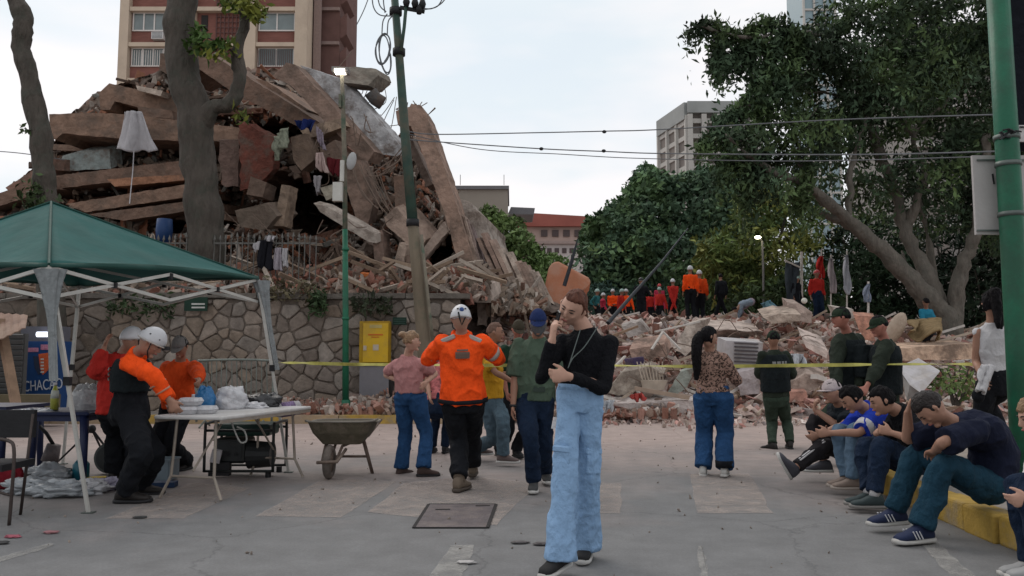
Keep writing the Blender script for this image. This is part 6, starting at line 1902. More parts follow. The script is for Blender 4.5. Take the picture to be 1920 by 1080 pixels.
# shack at far left
sh = thing("wooden_shack", "makeshift shack with a rusty sheet roof and a grey shutter at the left edge", "shack", P(0, 790, 15.2))
mb = MB(); V, F = [], []
for i in range(17):
    t = i / 16
    a_ = P(-60 + 112 * t, 585 + 8 * t, 13.2 + .0); b_ = P(-60 + 108 * t, 668 - 52 * t, 12.6); o_ = Vector((0, 0, .02 * (i % 2)))
    V += [a_ + o_, b_ + o_]
for i in range(16): F.append((2 * i, 2 * i + 2, 2 * i + 3, 2 * i + 1))
mb.add(V, F); o = mb.build("roof", mat("rusty_sheet", (.26, .17, .13), var=.35, scale=4, dirt=(.36, .27, .21)), sh, fixn=False); s_ = o.modifiers.new("t", 'SOLIDIFY'); s_.thickness = .015
mb = MB(); mb.bar(P(0, 600, 13.0), P(34, 780, 12.6), .12, .10); mb.build("post", mat("brown_timber"), sh)
mb = MB(); mb.bar(P(-40, 600, 13.0), P(-30, 800, 13.0), .13, .10); mb.build("post", mat("brown_timber"), sh)
mb = MB()
a_, b_ = P(-90, 790, 14), P(38, 625, 14)
mb.box(((a_.x + b_.x) / 2, 14.2, (a_.z + b_.z) / 2), (b_.x - a_.x, .1, b_.z - a_.z)); mb.build("wall", mat("dim_shutter", (.075, .075, .075)), sh)
mb = MB()
for k in range(16):
    z = a_.z + (b_.z - a_.z) * (k + .5) / 16; mb.box(((a_.x + b_.x) / 2, 14.13, z), (b_.x - a_.x - .04, .05, .07), rotm(.4, 0, 0))
mb.build("shutter", mat("dim_shutter"), sh)
mb = MB(); a_ = P(20, 755, 13.6); mb.box((P(0, 755, 13.8).x, 13.8, a_.z - .05), (1.9, .3, .36)); mb.build("counter", mat("olive_timber", (.12, .10, .06)), sh)

# flags and the far lamp -----------------------------------------------------------------
def flag(label, px, ytop, ybot, Y, poly, m, polem=WT, r=.022):
    f = thing("flag", label, "flag", P(px, ybot, Y))
    mb = MB(); mb.tube([P(px, ybot, Y), P(px, ytop, Y)], r, 6); mb.build("pole", polem, f)
    V, F = [], []
    for j in range(13):
        t = j / 12
        xl = np.interp(t, [q[0] for q in poly], [q[1] for q in poly]); xr = np.interp(t, [q[0] for q in poly], [q[2] for q in poly]); y = poly[0][3] + (poly[-1][3] - poly[0][3]) * t
        for i in range(7):
            p = P(xl + (xr - xl) * i / 6, y, Y - .05); p.y += .07 * math.sin(i * 2.1 + j * .5); V.append(p)
    for j in range(12):
        for i in range(6): a = j * 7 + i; F.append((a, a + 1, a + 8, a + 7))
    mb = MB(); mb.add(V, F); o = mb.build("cloth", m, f, smooth=True, fixn=False); s_ = o.modifiers.new("t", 'SOLIDIFY'); s_.thickness = .01
FLW = cloth_mat("white_flag_cloth", (.45, .46, .50))
flag("plain white drooping flag, the largest and brightest on the rubble", 1588, 470, 600, 24, [(0, 1585, 1589, 478), (.5, 1581, 1594, 510), (.85, 1580, 1596, 540), (1, 1588, 1592, 553)], FLW)
flag("white and red drooping flag between the red one and the plain white", 1558, 478, 600, 24.5, [(0, 1555, 1560, 484), (.5, 1553, 1567, 515), (1, 1556, 1568, 550)], cloth_mat("white_red_flag", (.38, .33, .34), var=.6, scale=2.2))
flag("small pale blue flag on a leaning white pole, lowest of the flags", 1628, 528, 610, 22, [(0, 1626, 1630, 532), (.6, 1616, 1632, 552), (1, 1620, 1632, 567)], cloth_mat("greyblue_flag", (.24, .27, .34)), WT, .03)
flag("narrow red flag just behind the man in the red cap", 1540, 468, 560, 27.5, [(0, 1536, 1543, 480), (.5, 1530, 1545, 500), (1, 1532, 1546, 522)], cloth_mat("red_flag", (.42, .03, .025)), WT)
flag("dark grey banner with a white top bar at the edge of the park", 1503, 472, 585, 26, [(0, 1473, 1500, 492), (.5, 1473, 1499, 530), (1, 1474, 1498, 580)], cloth_mat("slate_banner", (.045, .055, .065)), WT, .045)
mb = MB(); mb.bar(P(1471, 488, 25.9), P(1501, 502, 25.9), .07, .05); tag(mb.build("top_bar", WT, bpy.data.objects["flag.004"]))
fl = thing("street_lamp", "distant lit lamp glowing in front of the yellow-green tree", "street lamp", P(1421, 600, 30.5))
mb = MB(); mb.tube([P(1432, 640, 30.5), P(1431, 500, 30.5), P(1429, 452, 30.5), P(1422, 444, 30.4)], .04, 8); mb.build("post", mat("grey_casting"), fl)
mb = MB(); mb.ball(P(1421, 445, 30.3), (.12, .09, .06), 14, 8); mb.build("lamp_globe", mat("warm_lamp", (1, 1, .8), emit=(1.0, .95, .62), estr=12, bump=0), fl, smooth=True)
mb = MB(); mb.ball(P(1508, 564, 24), (.09, .09, .09), 12, 8, (1, 1, 1)); one(mb, "work_light", mat("dull_white_globe", (.8, .78, .7), bump=0), "round white work light hanging beside the tan square-ended slab", "lamp", smooth=True)

# green leafy branch heap at right
t = thing("shrub", "bright leafy shrub beside the tipped white appliance", "shrub", P(1790, 740, 11.5))
mb = MB()
for k in range(6): limb(mb, [(1788 + k * 2, 760, 11.5), (1775 + k * 8, 725, 11.5), (1762 + k * 13, 690, 11.4)], .02, .006, 4, 6, .02)
mb.build("stem", BARK, t)
p = blobpts([(1788, 708, 36, 26, 11.5, .3), (1770, 725, 26, 18, 11.3, .25), (1812, 730, 26, 20, 11.4, .25)], 900, rng, gap=-.45, gs=4, shell=.3)
crown("foliage", p, 0.045, 0.4, (0.10, 0.16, 0.05), t, rng, droop=.1, tipcol=(.22, .28, .10), cs=4)
# litter on the road
rr = random.Random(19)
LIT_ = [(24, 1008, (.35, .1, .13), "crumpled pink paper scrap on the road at the lower left"), (95, 1000, (.33, .16, .17), "pale pink scrap near the curved lane line"), (2, 1020, (.05, .05, .05), "black scrap at the left end of the lane line"), (262, 972, (.05, .05, .05), "small black stone left of the manhole"), (276, 938, (.45, .43, .42), "white scrap near the rescuer's boots"), (975, 1019, (.12, .11, .11), "dark strip of litter to the left of the woman's shoe"), (1015, 1022, (.10, .09, .09), "dark leaf right beside the woman's front shoe"), (875, 1057, (.45, .44, .43), "white shred on the lane line")]
for x, y, c_, lab in LIT_:
    g_ = G(x, y); o = blob("litter", lab, "litter", (g_.x, g_.y, 0.004), (.05, .03, .008), mat("litter_%d" % int(c_[0] * 100), c_, bump=.4), .4, 3, x, res=(14, 8))
# ================================================================== PEOPLE
def V3(p):
    if p is None: return None
    return p.copy() if isinstance(p, Vector) else P(*p)

def vox(mb, name, size, m, parent, smooth_it=3, fold=0.0, fscale=9.0, ripple=0.0, stretch=(1, 1, 1), disp=None):
    """join the closed shapes of mb into one continuous skin"""
    me = mb.mesh(name)
    bm = bmesh.new(); bm.from_mesh(me); bmesh.ops.recalc_face_normals(bm, faces=bm.faces); bm.to_mesh(me); bm.free()
    o = bpy.data.objects.new(name, me); COL.objects.link(o)
    r = o.modifiers.new("r", 'REMESH'); r.mode = 'VOXEL'; r.voxel_size = size; r.use_smooth_shade = True
    if smooth_it:
        s = o.modifiers.new("s", 'SMOOTH'); s.factor = .5; s.iterations = smooth_it
    dg = bpy.context.evaluated_depsgraph_get()
    m2 = bpy.data.meshes.new_from_object(o.evaluated_get(dg))
    bpy.data.objects.remove(o)
    n = len(m2.vertices)
    if n and (fold or disp):
        co = np.empty(n * 3); m2.vertices.foreach_get("co", co); co = co.reshape(-1, 3)
        no = np.empty(n * 3); m2.vertex_normals.foreach_get("vector", no) if hasattr(m2, "vertex_normals") else m2.vertices.foreach_get("normal", no); no = no.reshape(-1, 3)
        if fold:
            q = co * fscale * np.array(stretch)
            wv = fbm(q, 3)
            rd = 1 - np.abs(fbm(q * .8 + 31, 2)) * 2.2
            co = co + no * (np.maximum(wv * .35 + np.sign(rd) * np.abs(rd) ** 1.4 * .75, -.3) * fold)[:, None]
        if disp: co = disp(co, no)
        m2.vertices.foreach_set("co", co.ravel())
    m2.name = name
    m2.polygons.foreach_set("use_smooth", [True] * len(m2.polygons))
    m2.materials.clear(); m2.materials.append(m); m2.update()
    return link(name, m2, parent)

def ik(a, c, l1, l2, hint):
    d = c - a; D_ = d.length
    if D_ > (l1 + l2) * .995:
        k = D_ / ((l1 + l2) * .995); l1 *= k; l2 *= k
    x = (l1 * l1 - l2 * l2 + D_ * D_) / (2 * D_)
    h = math.sqrt(max(l1 * l1 - x * x, 0))
    u = d / D_; w = hint - a; w = w - u * w.dot(u)
    w = w.normalized() if w.length > 1e-5 else u.orthogonal().normalized()
    return a + u * x + w * h

def limbchain(mb, pts_, radii, n=14, flat=1.0, side=None):
    """tapered limb through joints; pts_ and radii of the same length; smooth interpolation"""
    pts2 = smooth_line([Vector(p) for p in pts_], 4)
    ts = np.linspace(0, len(pts_) - 1, len(pts2))
    rr_ = np.interp(ts, range(len(pts_)), radii)
    mb.tube(pts2, list(rr_), n)

SKIN = {}
def skin(name, c):
    if name not in SKIN:
        m = mat("skin_" + name, c, rough=.55, var=.10, scale=14, bump=.08, bscale=60, spec=.3)
        SKIN[name] = m
    return SKIN[name]
SK_LIGHT = skin("light", (.46, .27, .20)); SK_MED = skin("medium", (.33, .18, .125)); SK_TAN = skin("tan", (.26, .135, .09)); SK_RED = skin("ruddy", (.36, .15, .11))
HAIRB = mat("black_hair", (.006, .005, .006), rough=.7, var=.4, scale=30, bump=1, bscale=60, stretch=(1, 1, .3), spec=.12)
HAIRBR = mat("brown_hair", (.115, .046, .030), rough=.65, var=.55, scale=30, bump=1, bscale=60, stretch=(1, 1, .3), spec=.2)
HAIRBL = mat("dark_blond_hair", (.24, .15, .085), rough=.5, var=.4, scale=30, bump=.8, bscale=60, spec=.3)
LIP = mat("lip", (.30, .10, .085), rough=.5, bump=0)
EYED = mat("eye_lash", (.012, .009, .008), rough=.5, bump=0)

def hand(mb, w, d, pn, s, side, curl=.35, spread=.12, thumb=1.0):
    """palm, five bent fingers. w wrist, d direction, pn palm normal (towards the palm side)"""
    d = d.normalized(); pn = (pn - d * pn.dot(d)); pn = pn.normalized() if pn.length > 1e-4 else d.orthogonal().normalized()
    l = d.cross(pn).normalized() * side     # towards the thumb
    mb.loft([(w - d * .01 * s, l * .026 * s, pn * .020 * s), (w + d * .03 * s, l * .034 * s, pn * .017 * s), (w + d * .065 * s, l * .041 * s, pn * .016 * s), (w + d * .092 * s, l * .040 * s, pn * .013 * s)], 12)
    for i, (o_, ln) in enumerate([(.031, .072), (.0105, .080), (-.0105, .074), (-.031, .058)]):
        b = w + d * (.085 - .004 * i * i * .5) * s + l * o_ * s
        c1 = curl * (1 + .12 * i); dd = d + l * spread * (1.2 - i * .8)
        pts_ = [b]
        a = c1 * .7
        for k, f in enumerate((.46, .30, .24)):
            v = (dd.normalized() * math.cos(a) + pn * math.sin(a))
            pts_.append(pts_[-1] + v * ln * f * s); a += c1 * 1.15
        mb.tube([b - d * .02 * s] + pts_, [.0092 * s, .0095 * s, .0088 * s, .0080 * s, .0062 * s], 8)
    tb = w + d * .025 * s + l * .026 * s
    v1 = (l * .75 + d * .7 + pn * .25 * thumb).normalized(); v2 = (l * .35 + d * .85 + pn * .45 * thumb).normalized()
    mb.tube([tb - v1 * .01 * s, tb + v1 * .034 * s, tb + v1 * .034 * s + v2 * .03 * s, tb + v1 * .034 * s + v2 * .054 * s], [.014 * s, .0115 * s, .0105 * s, .0075 * s], 8)

def head_R(yaw, pitch, roll):
    """columns: lateral (person's left when positive x?), forward, up"""
    y, p, r = math.radians(yaw), math.radians(pitch), math.radians(roll)
    f = Vector((math.sin(y), -math.cos(y), 0)); rt = Vector((f.y, -f.x, 0)); up = Vector((0, 0, 1))
    f2 = f * math.cos(p) - up * math.sin(p); up2 = up * math.cos(p) + f * math.sin(p)
    rt2 = rt * math.cos(r) - up2 * math.sin(r) * -1; up3 = up2 * math.cos(r) - rt * math.sin(r)
    return rt2, f2, up3

def ballshape(c, rt, f, up, fun, n=36, m=26):
    V, F = [], []
    for i in range(m + 1):
        th = math.pi * i / m
        for k in range(n):
            ph = 2 * math.pi * k / n
            x, y, z = math.sin(th) * math.cos(ph), math.sin(th) * math.sin(ph), math.cos(th)
            a, b, e = fun(x, y, z)
            V.append(c + rt * a + f * b + up * e)
    for i in range(m):
        for k in range(n): F.append((i * n + k, (i + 1) * n + k, (i + 1) * n + (k + 1) % n, i * n + (k + 1) % n))
    return V, F

def sstep(a, b, x):
    t = min(1, max(0, (x - a) / (b - a))); return t * t * (3 - 2 * t)

def headfun(s):
    def fn(x, y, z):
        a, b, e = x * .074, y * .092, z * .112
        if z < 0:
            k = -z
            a *= 1 - .30 * k * k
            if y > 0: b *= 1 - .02 * k; e *= 1.05
            else: b *= 1 - .28 * k; e *= .93
        if y > .55 and -.75 < z < .35: b -= .004
        if y < 0: b *= 1.06
        return a * s, b * s, e * s
    return fn

def person(label, G0, H, yaw, pel=None, neck=None, head=None, hyaw=None, hpitch=4, hroll=0, syaw=None, bend=None, wr=None, wl=None, er=None, el=None,
           ar=None, al=None, kr=None, kl=None, tr=None, tl=None, sk=SK_MED, top=None, bot=None, shoe=None, hair=None, q=.010, hd=None, curl=(.4, .4), face=True, build=1.0, group=None, hipr=1.0, fem=False):
    s = H / 1.72
    yr = math.radians(yaw); f = Vector((math.sin(yr), -math.cos(yr), 0)); r = Vector((f.y, -f.x, 0)); up = Vector((0, 0, 1))
    sy = math.radians(syaw if syaw is not None else yaw); sf = Vector((math.sin(sy), -math.cos(sy), 0)); sr = Vector((sf.y, -sf.x, 0))
    root = thing("person", label, "person", G0, group)
    pel = V3(pel) or G0 + up * .53 * H
    neck = V3(neck) or G0 + up * .835 * H + f * -.01
    head = V3(head) or neck + up * .095 * H + sf * .025
    hyaw = hyaw if hyaw is not None else (syaw if syaw is not None else yaw)
    hrt, hf, hup = head_R(hyaw, hpitch, hroll)
    spine = (neck - pel); sl = spine.length; su = spine.normalized()
    mid = pel.lerp(neck, .5) + (Vector(bend) if bend else Vector((0, 0, 0)))
    def sp_at(t):
        if t < 0: return pel + su * t * sl
        return pel * (1 - t) ** 2 + (mid * 2 - pel * .5 - neck * .5) * 2 * t * (1 - t) + neck * t * t
    def lat(t): return (r * (1 - max(0, t)) + sr * max(0, t)).normalized()
    def sec(t, w, d, off=0.0):
        c = sp_at(t); tg = (sp_at(min(t + .05, 1.05)) - sp_at(t - .05)).normalized(); l = lat(t); l = (l - tg * l.dot(tg)).normalized(); fw = tg.cross(l).normalized()
        return (c, l * (w * s * build + off), fw * (d * s * build + off))
    shw = (.148 if fem else .172) * s
    tgn = (neck - sp_at(.9)).normalized()
    sdp = .082 if fem else .062
    SR = neck + sr * shw - tgn * sdp * s; SL = neck - sr * shw - tgn * sdp * s
    HR = pel + r * .085 * s * hipr; HL = pel - r * .085 * s * hipr
    wr = V3(wr) or pel + r * .24 * s + f * .04 - up * .06 * s
    wl = V3(wl) or pel - r * .24 * s + f * .04 - up * .06 * s
    er_h = V3(er) or SR - sf * .2 - up * .25 + sr * .08; el_h = V3(el) or SL - sf * .2 - up * .25 - sr * .08
    ua, fa = .295 * s, .25 * s
    ER, EL = ik(SR, wr, ua, fa, er_h), ik(SL, wl, ua, fa, el_h)
    ar = V3(ar) or G0 + r * .10 * s + up * .095; al = V3(al) or G0 - r * .10 * s + up * .095
    kr_h = V3(kr) or HR.lerp(ar, .5) + f * .4; kl_h = V3(kl) or HL.lerp(al, .5) + f * .4
    th_, sh_ = .43 * s, .42 * s
    KR, KL = ik(HR, ar, th_, sh_, kr_h), ik(HL, al, th_, sh_, kl_h)
    J = dict(s=s, root=root, f=f, r=r, sf=sf, sr=sr, SR=SR, SL=SL, ER=ER, EL=EL, WR=wr, WL=wl, HR=HR, HL=HL, KR=KR, KL=KL, AR=ar, AL=al, pel=pel, neck=neck, head=head, hrt=hrt, hf=hf, hup=hup, sec=sec, sp=sp_at, su=su)
    # ---- body
    mb = MB()
    W = [(-.16, .105, .085), (-.02, .160, .112), (.15, .152, .108), (.36, .122 if fem else .135, .092), (.6, .140 if fem else .152, .108), (.78, .150 if fem else .168, .110), (.90, .135 if fem else .150, .088), (1.0, .066, .060)]
    J['W'] = W
    mb.loft([sec(w[0], w[1] * (.94 if w[0] < .95 else 1), w[2] * (.94 if w[0] < .95 else 1)) for w in W], 20)
    hc = head - hup * .02 * s
    mb.tube([neck - tgn * .03, neck.lerp(hc, .5) - hf * .004, hc - hup * .03 * s], [.064 * s, .052 * s, .056 * s], 14)
    for S, E, W_ in ((SR, ER, wr), (SL, EL, wl)):
        e2 = E; limbchain(mb, [S, S.lerp(e2, .5), e2, e2.lerp(W_, .35), W_], [.046 * s * build, .042 * s * build, .036 * s, .038 * s, .025 * s], 12)
        mb.ball(S, (.046 * s, .046 * s, .046 * s), 12, 8)
    for Hh, K, A in ((HR, KR, ar), (HL, KL, al)):
        limbchain(mb, [Hh, Hh.lerp(K, .5), K, K.lerp(A, .35), A], [.074 * s, .066 * s, .048 * s, .048 * s, .034 * s], 12)
    hd = hd or {}
    for key, Wp, E, side, cu in (('r', wr, ER, 1, curl[0]), ('l', wl, EL, -1, curl[1])):
        dv, pnv = hd.get(key, (None, None))
        dv = Vector(dv) if dv is not None else (Wp - E)
        pnv = Vector(pnv) if pnv is not None else ((-sr if side > 0 else sr))
        hand(mb, Wp, dv, pnv, s * 1.02, side if True else 1, cu)
        J['PALM' + key] = Wp + dv.normalized() * .09 * s
    hv, hF = ballshape(head, hrt, hf, hup, headfun(s)); mb.add(hv, hF)
    def hl(x, y, z): return head + (hrt * x + hf * y + hup * z) * s
    J['hl'] = hl
    # nose, brow, lips, chin, cheeks, ears
    mb.tube([hl(0, .086, .02), hl(0, .102, -.012), hl(0, .106, -.022), hl(0, .090, -.030)], [.007 * s, .010 * s, .0125 * s, .006 * s], 8)
    mb.ball(hl(0, .071, -.094), (.024 * s, .020 * s, .018 * s), 10, 8)
    mb.tube([hl(-.032, .077, .026), hl(0, .088, .028), hl(.032, .077, .026)], [.007 * s, .010 * s, .007 * s], 8)
    mb.tube([hl(-.018, .084, -.053), hl(0, .092, -.053), hl(.018, .084, -.053)], [.005 * s, .009 * s, .005 * s], 8)
    for sd in (-1, 1):
        mb.ball(hl(.036 * sd, .062, -.02), (.018 * s, .018 * s, .018 * s), 8, 6)
        mb.tube([hl(.075 * sd, -.008, .018), hl(.082 * sd, -.014, .002), hl(.074 * sd, -.002, -.024)], [.011 * s, .014 * s, .008 * s], 8)
    body = vox(mb, "body", max(q, .006), sk, root, 2 if q < .012 else 1)
    if face:
        for sd in (-1, 1):
            e = MB(); e.tube([hl(.017 * sd, .0865, .008), hl(.030 * sd, .0855, .0095), hl(.043 * sd, .0765, .008)], [.0022 * s, .0045 * s, .0022 * s], 6); e.build("eye", EYED, root, smooth=True)
            e = MB(); e.tube([hl(.014 * sd, .0925, .025), hl(.030 * sd, .0905, .031), hl(.048 * sd, .078, .027)], [.0025 * s, .004 * s, .002 * s], 6); e.build("eyebrow", EYED, root, smooth=True)
        e = MB(); e.tube([hl(-.022, .084, -.054), hl(-.008, .0955, -.051), hl(.008, .0955, -.051), hl(.022, .084, -.054)], [.003 * s, .0062 * s, .0062 * s, .003 * s], 8); e.build("mouth", LIP, root, smooth=True)
    # ---- trousers
    if bot:
        mb = MB(); o_ = bot.get('off', .012)
        ww = [w for w in W if w[0] <= bot.get('waist', .26)]
        mb.loft([sec(w[0], w[1], w[2], o_) for w in ww] + [sec(bot.get('waist', .26) + .02, *np.array([np.interp(bot.get('waist', .26), [q_[0] for q_ in W], [q_[i] for q_ in W]) for i in (1, 2)]), o_)], 22)
        th, kn, he = bot.get('th', .105) * .92, bot.get('kn', .075) * .9, bot.get('he', .075) * .94
        end = bot.get('end', 1.0)
        for Hh, K, A in ((HR, KR, ar), (HL, KL, al)):
            A2 = K.lerp(A, end)
            limbchain(mb, [Hh + su * .02, Hh.lerp(K, .45), K, K.lerp(A2, .5), K.lerp(A2, .85), A2], [th * s, (th * .55 + kn * .45) * s, kn * s, (kn + he) / 2 * s, he * s, he * 1.02 * s], 16)
        J['bot'] = vox(mb, bot.get('name', "trousers"), max(q, .010), bot['m'], root, 2, fold=bot.get('fold', .013) * 1.1, fscale=bot.get('fs', 9.5), stretch=(1, 1, .8))
    # ---- top
    if top:
        mb = MB(); o_ = top.get('off', .012); hem = top.get('hem', .12); fl = top.get('flare', .0)
        ts = [hem] + [w[0] for w in W if w[0] > hem + .04 and w[0] < .99] + [.985]
        xs = [w[0] for w in W]
        secs = []
        for t in ts:
            w_, d_ = np.interp(t, xs, [w[1] for w in W]), np.interp(t, xs, [w[2] for w in W])
            if top.get('boxy'): 
                w_ = max(w_, .150 * (t < .85)); d_ = max(d_, .108 * (t < .85))
            secs.append(sec(t, w_ , d_, o_ + fl * max(0, (.5 - t))))
        mb.loft(secs, 24)
        mb.tube([neck - tgn * .05, neck + (hc - neck) * top.get('collar', .12)], [.085 * s, (.066 + o_ * .6) * s], 16)
        sl_ = top.get('sleeve', 1.0); sw = top.get('sw', .055)
        for S, E, W_ in ((SR, ER, wr), (SL, EL, wl)):
            k_ = (.055 * s + o_ * .8) if sl_ > 0 else .048 * s; mb.ball(S, (k_, k_, k_), 14, 10)
            if sl_ <= 0: continue
            if sl_ <= .55:
                e2 = S.lerp(E, sl_ / .5)
                limbchain(mb, [S, S.lerp(e2, .5), e2], [.054 * s + o_, sw * s + o_, (sw + .002) * s + o_], 14)
            else:
                w2 = E.lerp(W_, (sl_ - .5) / .5)
                limbchain(mb, [S, S.lerp(E, .5), E, E.lerp(w2, .5), w2], [.052 * s + o_, sw * .93 * s + o_ * .8, sw * .80 * s + o_ * .7, sw * .70 * s + o_ * .7, top.get('cuff', .032) * s + o_ * .5], 14)
        J['top'] = vox(mb, top.get('name', "shirt"), max(q, .009), top['m'], root, 2, fold=top.get('fold', .010) * 1.2, fscale=top.get('fs', 11), stretch=(1, 1, .75))
    # ---- shoes
    if shoe:
        for key, A, K, td_ in (('r', ar, KR, tr), ('l', al, KL, tl)):
            if td_ is None: d = f.copy()
            elif isinstance(td_, (int, float)): a_ = math.radians(td_); d = Vector((math.sin(a_), -math.cos(a_), 0))
            else: d = Vector(td_).normalized()
            u_ = Vector((0, 0, 1)); 
            if abs(d.z) > .8: u_ = Vector((-1, 0, 0)) if shoe.get('flip') else f.copy() * -1
            l_ = d.cross(u_).normalized(); u_ = l_.cross(d).normalized()
            k_ = s * shoe.get('size', 1.0)
            def at_(x, w, zb, zt): return (A + d * x * k_ + u_ * ((zb + zt) / 2) * k_, l_ * w * k_, u_ * ((zt - zb) / 2) * k_)
            mb = MB()
            mb.loft([at_(-.075, .024, -.078, -.03), at_(-.055, .036, -.082, .015), at_(0, .041, -.082, .03), at_(.05, .043, -.082, .0), at_(.10, .048, -.082, -.028), at_(.15, .046, -.082, -.040), at_(.183, .028, -.080, -.052)], 16, power=2.6)
            if shoe.get('boot'):
                mb.tube([A + (K - A).normalized() * shoe['boot'], A - u_ * .03 * k_], [.058 * s, .050 * s], 14)
            o = mb.build("boot" if shoe.get('boot') else "shoe", shoe['m'], root, smooth=True)
            mb = MB()
            mb.loft([at_(-.085, .026, -.100, -.070), at_(-.06, .041, -.100, -.068), at_(0, .044, -.100, -.070), at_(.10, .052, -.100, -.072), at_(.155, .049, -.100, -.070), at_(.195, .028, -.096, -.066)], 16, power=3.2)
            mb.build("sole", shoe.get('sole', BLK), o, smooth=True)
            if shoe.get('stripe'):
                for k in range(3):
                    st = MB(); x = .035 + .022 * k
                    for sd in (-1, 1):
                        st.bar(A + d * (x + .018) * k_ + u_ * -.022 * k_ + l_ * .040 * sd * k_, A + d * x * k_ + u_ * -.066 * k_ + l_ * .049 * sd * k_, .010 * k_, .006 * k_)
                        st.build("stripe", WPL, o); st = MB()
    if hair: hairdo(J, **hair)
    return J

def hairdo(J, m=HAIRB, kind="short", q=.007, vol=1.0, front=.42, low=-.25, tail=None):
    s, hl = J['s'], J['hl']
    def fn(x, y, z):
        a, b, e = headfun(s)(x, y, z)
        facey = sstep(.1, .38, y) * (1 - sstep(front - .1, front + .12, z))
        lowc = 1 - sstep(low - .22, low + .05, z)
        nz = .02 * math.sin(x * 19 + z * 7) * math.sin(y * 15 + z * 9)
        k = (1.09 + .10 * (vol - 1) + nz * (1 + 2 * (vol - 1))) * (1 - .28 * max(facey, lowc * .9))
        return a * k, b * k - .004 * s, e * k + .006 * s
    v, F = ballshape(J['head'], J['hrt'], J['hf'], J['hup'], fn, 40, 28)
    mb = MB(); mb.add(v, F)
    if tail:
        for pts_, rad in tail: limbchain(mb, [hl(*p) if not isinstance(p, Vector) else p for p in pts_], [r * s for r in rad], 12)
    return vox(mb, "hair", q, m, J['root'], 1, fold=.008, fscale=34, stretch=(1, 1, .5))

def ring(J, name, a, b, ra, rb, m, parent=None, n=18):
    mb = MB(); mb.tube([a, a.lerp(b, .5), b], [ra, (ra + rb) / 2 * 1.01, rb], n); return mb.build(name, m, parent or J['root'], smooth=True)

HELM = mat("white_helmet", (.50, .50, .52), rough=.35, var=.12, scale=9, bump=0, spec=.5)
REFL = mat("grey_reflective", (.36, .33, .30), rough=.5, var=.2)
def helmet(J, m=HELM, size=1.0, vents=True, strap=True):
    s, hl = J['s'] * size, J['hl']
    k0 = 1.24 * size
    def fn(x, y, z):
        a, b, e = headfun(J['s'])(x, y, z)
        lim = .02 + .16 * max(0, y) - .18 * max(0, -y)
        inn = 1 - sstep(lim - .10, lim, z)
        k = k0 * (1 - .3 * inn)
        return a * k * 1.05, b * k * 1.02, e * k * (.98 if not inn else 1) + .008 * s
    v, F = ballshape(J['head'], J['hrt'], J['hf'], J['hup'], fn, 40, 28)
    mb = MB(); mb.add(v, F); h = mb.build("helmet", m, J['root'], smooth=True)
    mb = MB(); L_ = []
    for i in range(33):
        a = 2 * math.pi * i / 32; x, y = math.cos(a), math.sin(a)
        L_.append(hl(x * .094 * size, y * .118 * size, (.012 + .020 * max(0, y) - .02 * max(0, -y)) ))
    mb.tube(L_, .0055 * s, 6, caps=False); mb.build("rim", REFL, h, smooth=True)
    if vents:
        for x, y in ((-.03, -.1), (.03, -.1), (-.07, -.03), (.07, -.03), (-.06, .05), (.06, .05)):
            mb = MB(); c_ = hl(x * 1.12 * size, y * 1.06 * size, .068 * size); mb.ball(c_, (.010 * s, .010 * s, .007 * s), 8, 6); mb.build("vent", BLK, h)
    if strap:
        mb = MB()
        for sd in (-1, 1): mb.tube([hl(.082 * sd, .02, .01), hl(.070 * sd, .035, -.06), hl(.0, .06, -.118)], .005 * s, 5)
        mb.build("chin_strap", BLK, h)
    return h

def cap(J, m, brim=.085, btilt=-.03, flat=False, low=.03, back=False):
    s, hl = J['s'], J['hl']
    def fn(x, y, z):
        a, b, e = headfun(s)(x, y, z)
        inn = 1 - sstep(low + .02, low + .12, z)
        k = 1.15 * (1 - .28 * inn)
        return a * k, b * k, (min(e * k, .098 * s) if flat else e * k) + .004 * s
    v, F = ballshape(J['head'], J['hrt'], J['hf'], J['hup'], fn, 36, 26)
    mb = MB(); mb.add(v, F); c = mb.build("cap", m, J['root'], smooth=True)
    if brim:
        mb = MB(); V, F = [], []; sg = -1 if back else 1
        n = 14
        for lay in (0, 1):
            for i in range(n + 1):
                a = math.pi * (.12 + .76 * i / n); x, y = math.cos(a), math.sin(a)
                V.append(hl(x * .080, sg * y * .092, .030 - .004 * lay)); V.append(hl(x * .076, sg * (y * (.092 + brim) if abs(x) < .99 else y * .092), .030 + btilt * y - .01 * x * x - .004 * lay))
        o_ = 2 * (n + 1)
        for i in range(n):
            F += [(2 * i, 2 * i + 1, 2 * i + 3, 2 * i + 2), (o_ + 2 * i, o_ + 2 * i + 2, o_ + 2 * i + 3, o_ + 2 * i + 1), (2 * i + 1, o_ + 2 * i + 1, o_ + 2 * i + 3, 2 * i + 3)]
        F += [(0, o_, o_ + 1, 1), (2 * n, 2 * n + 1, o_ + 2 * n + 1, o_ + 2 * n)]
        mb.add(V, F); mb.build("brim", m, c, smooth=False)
    return c

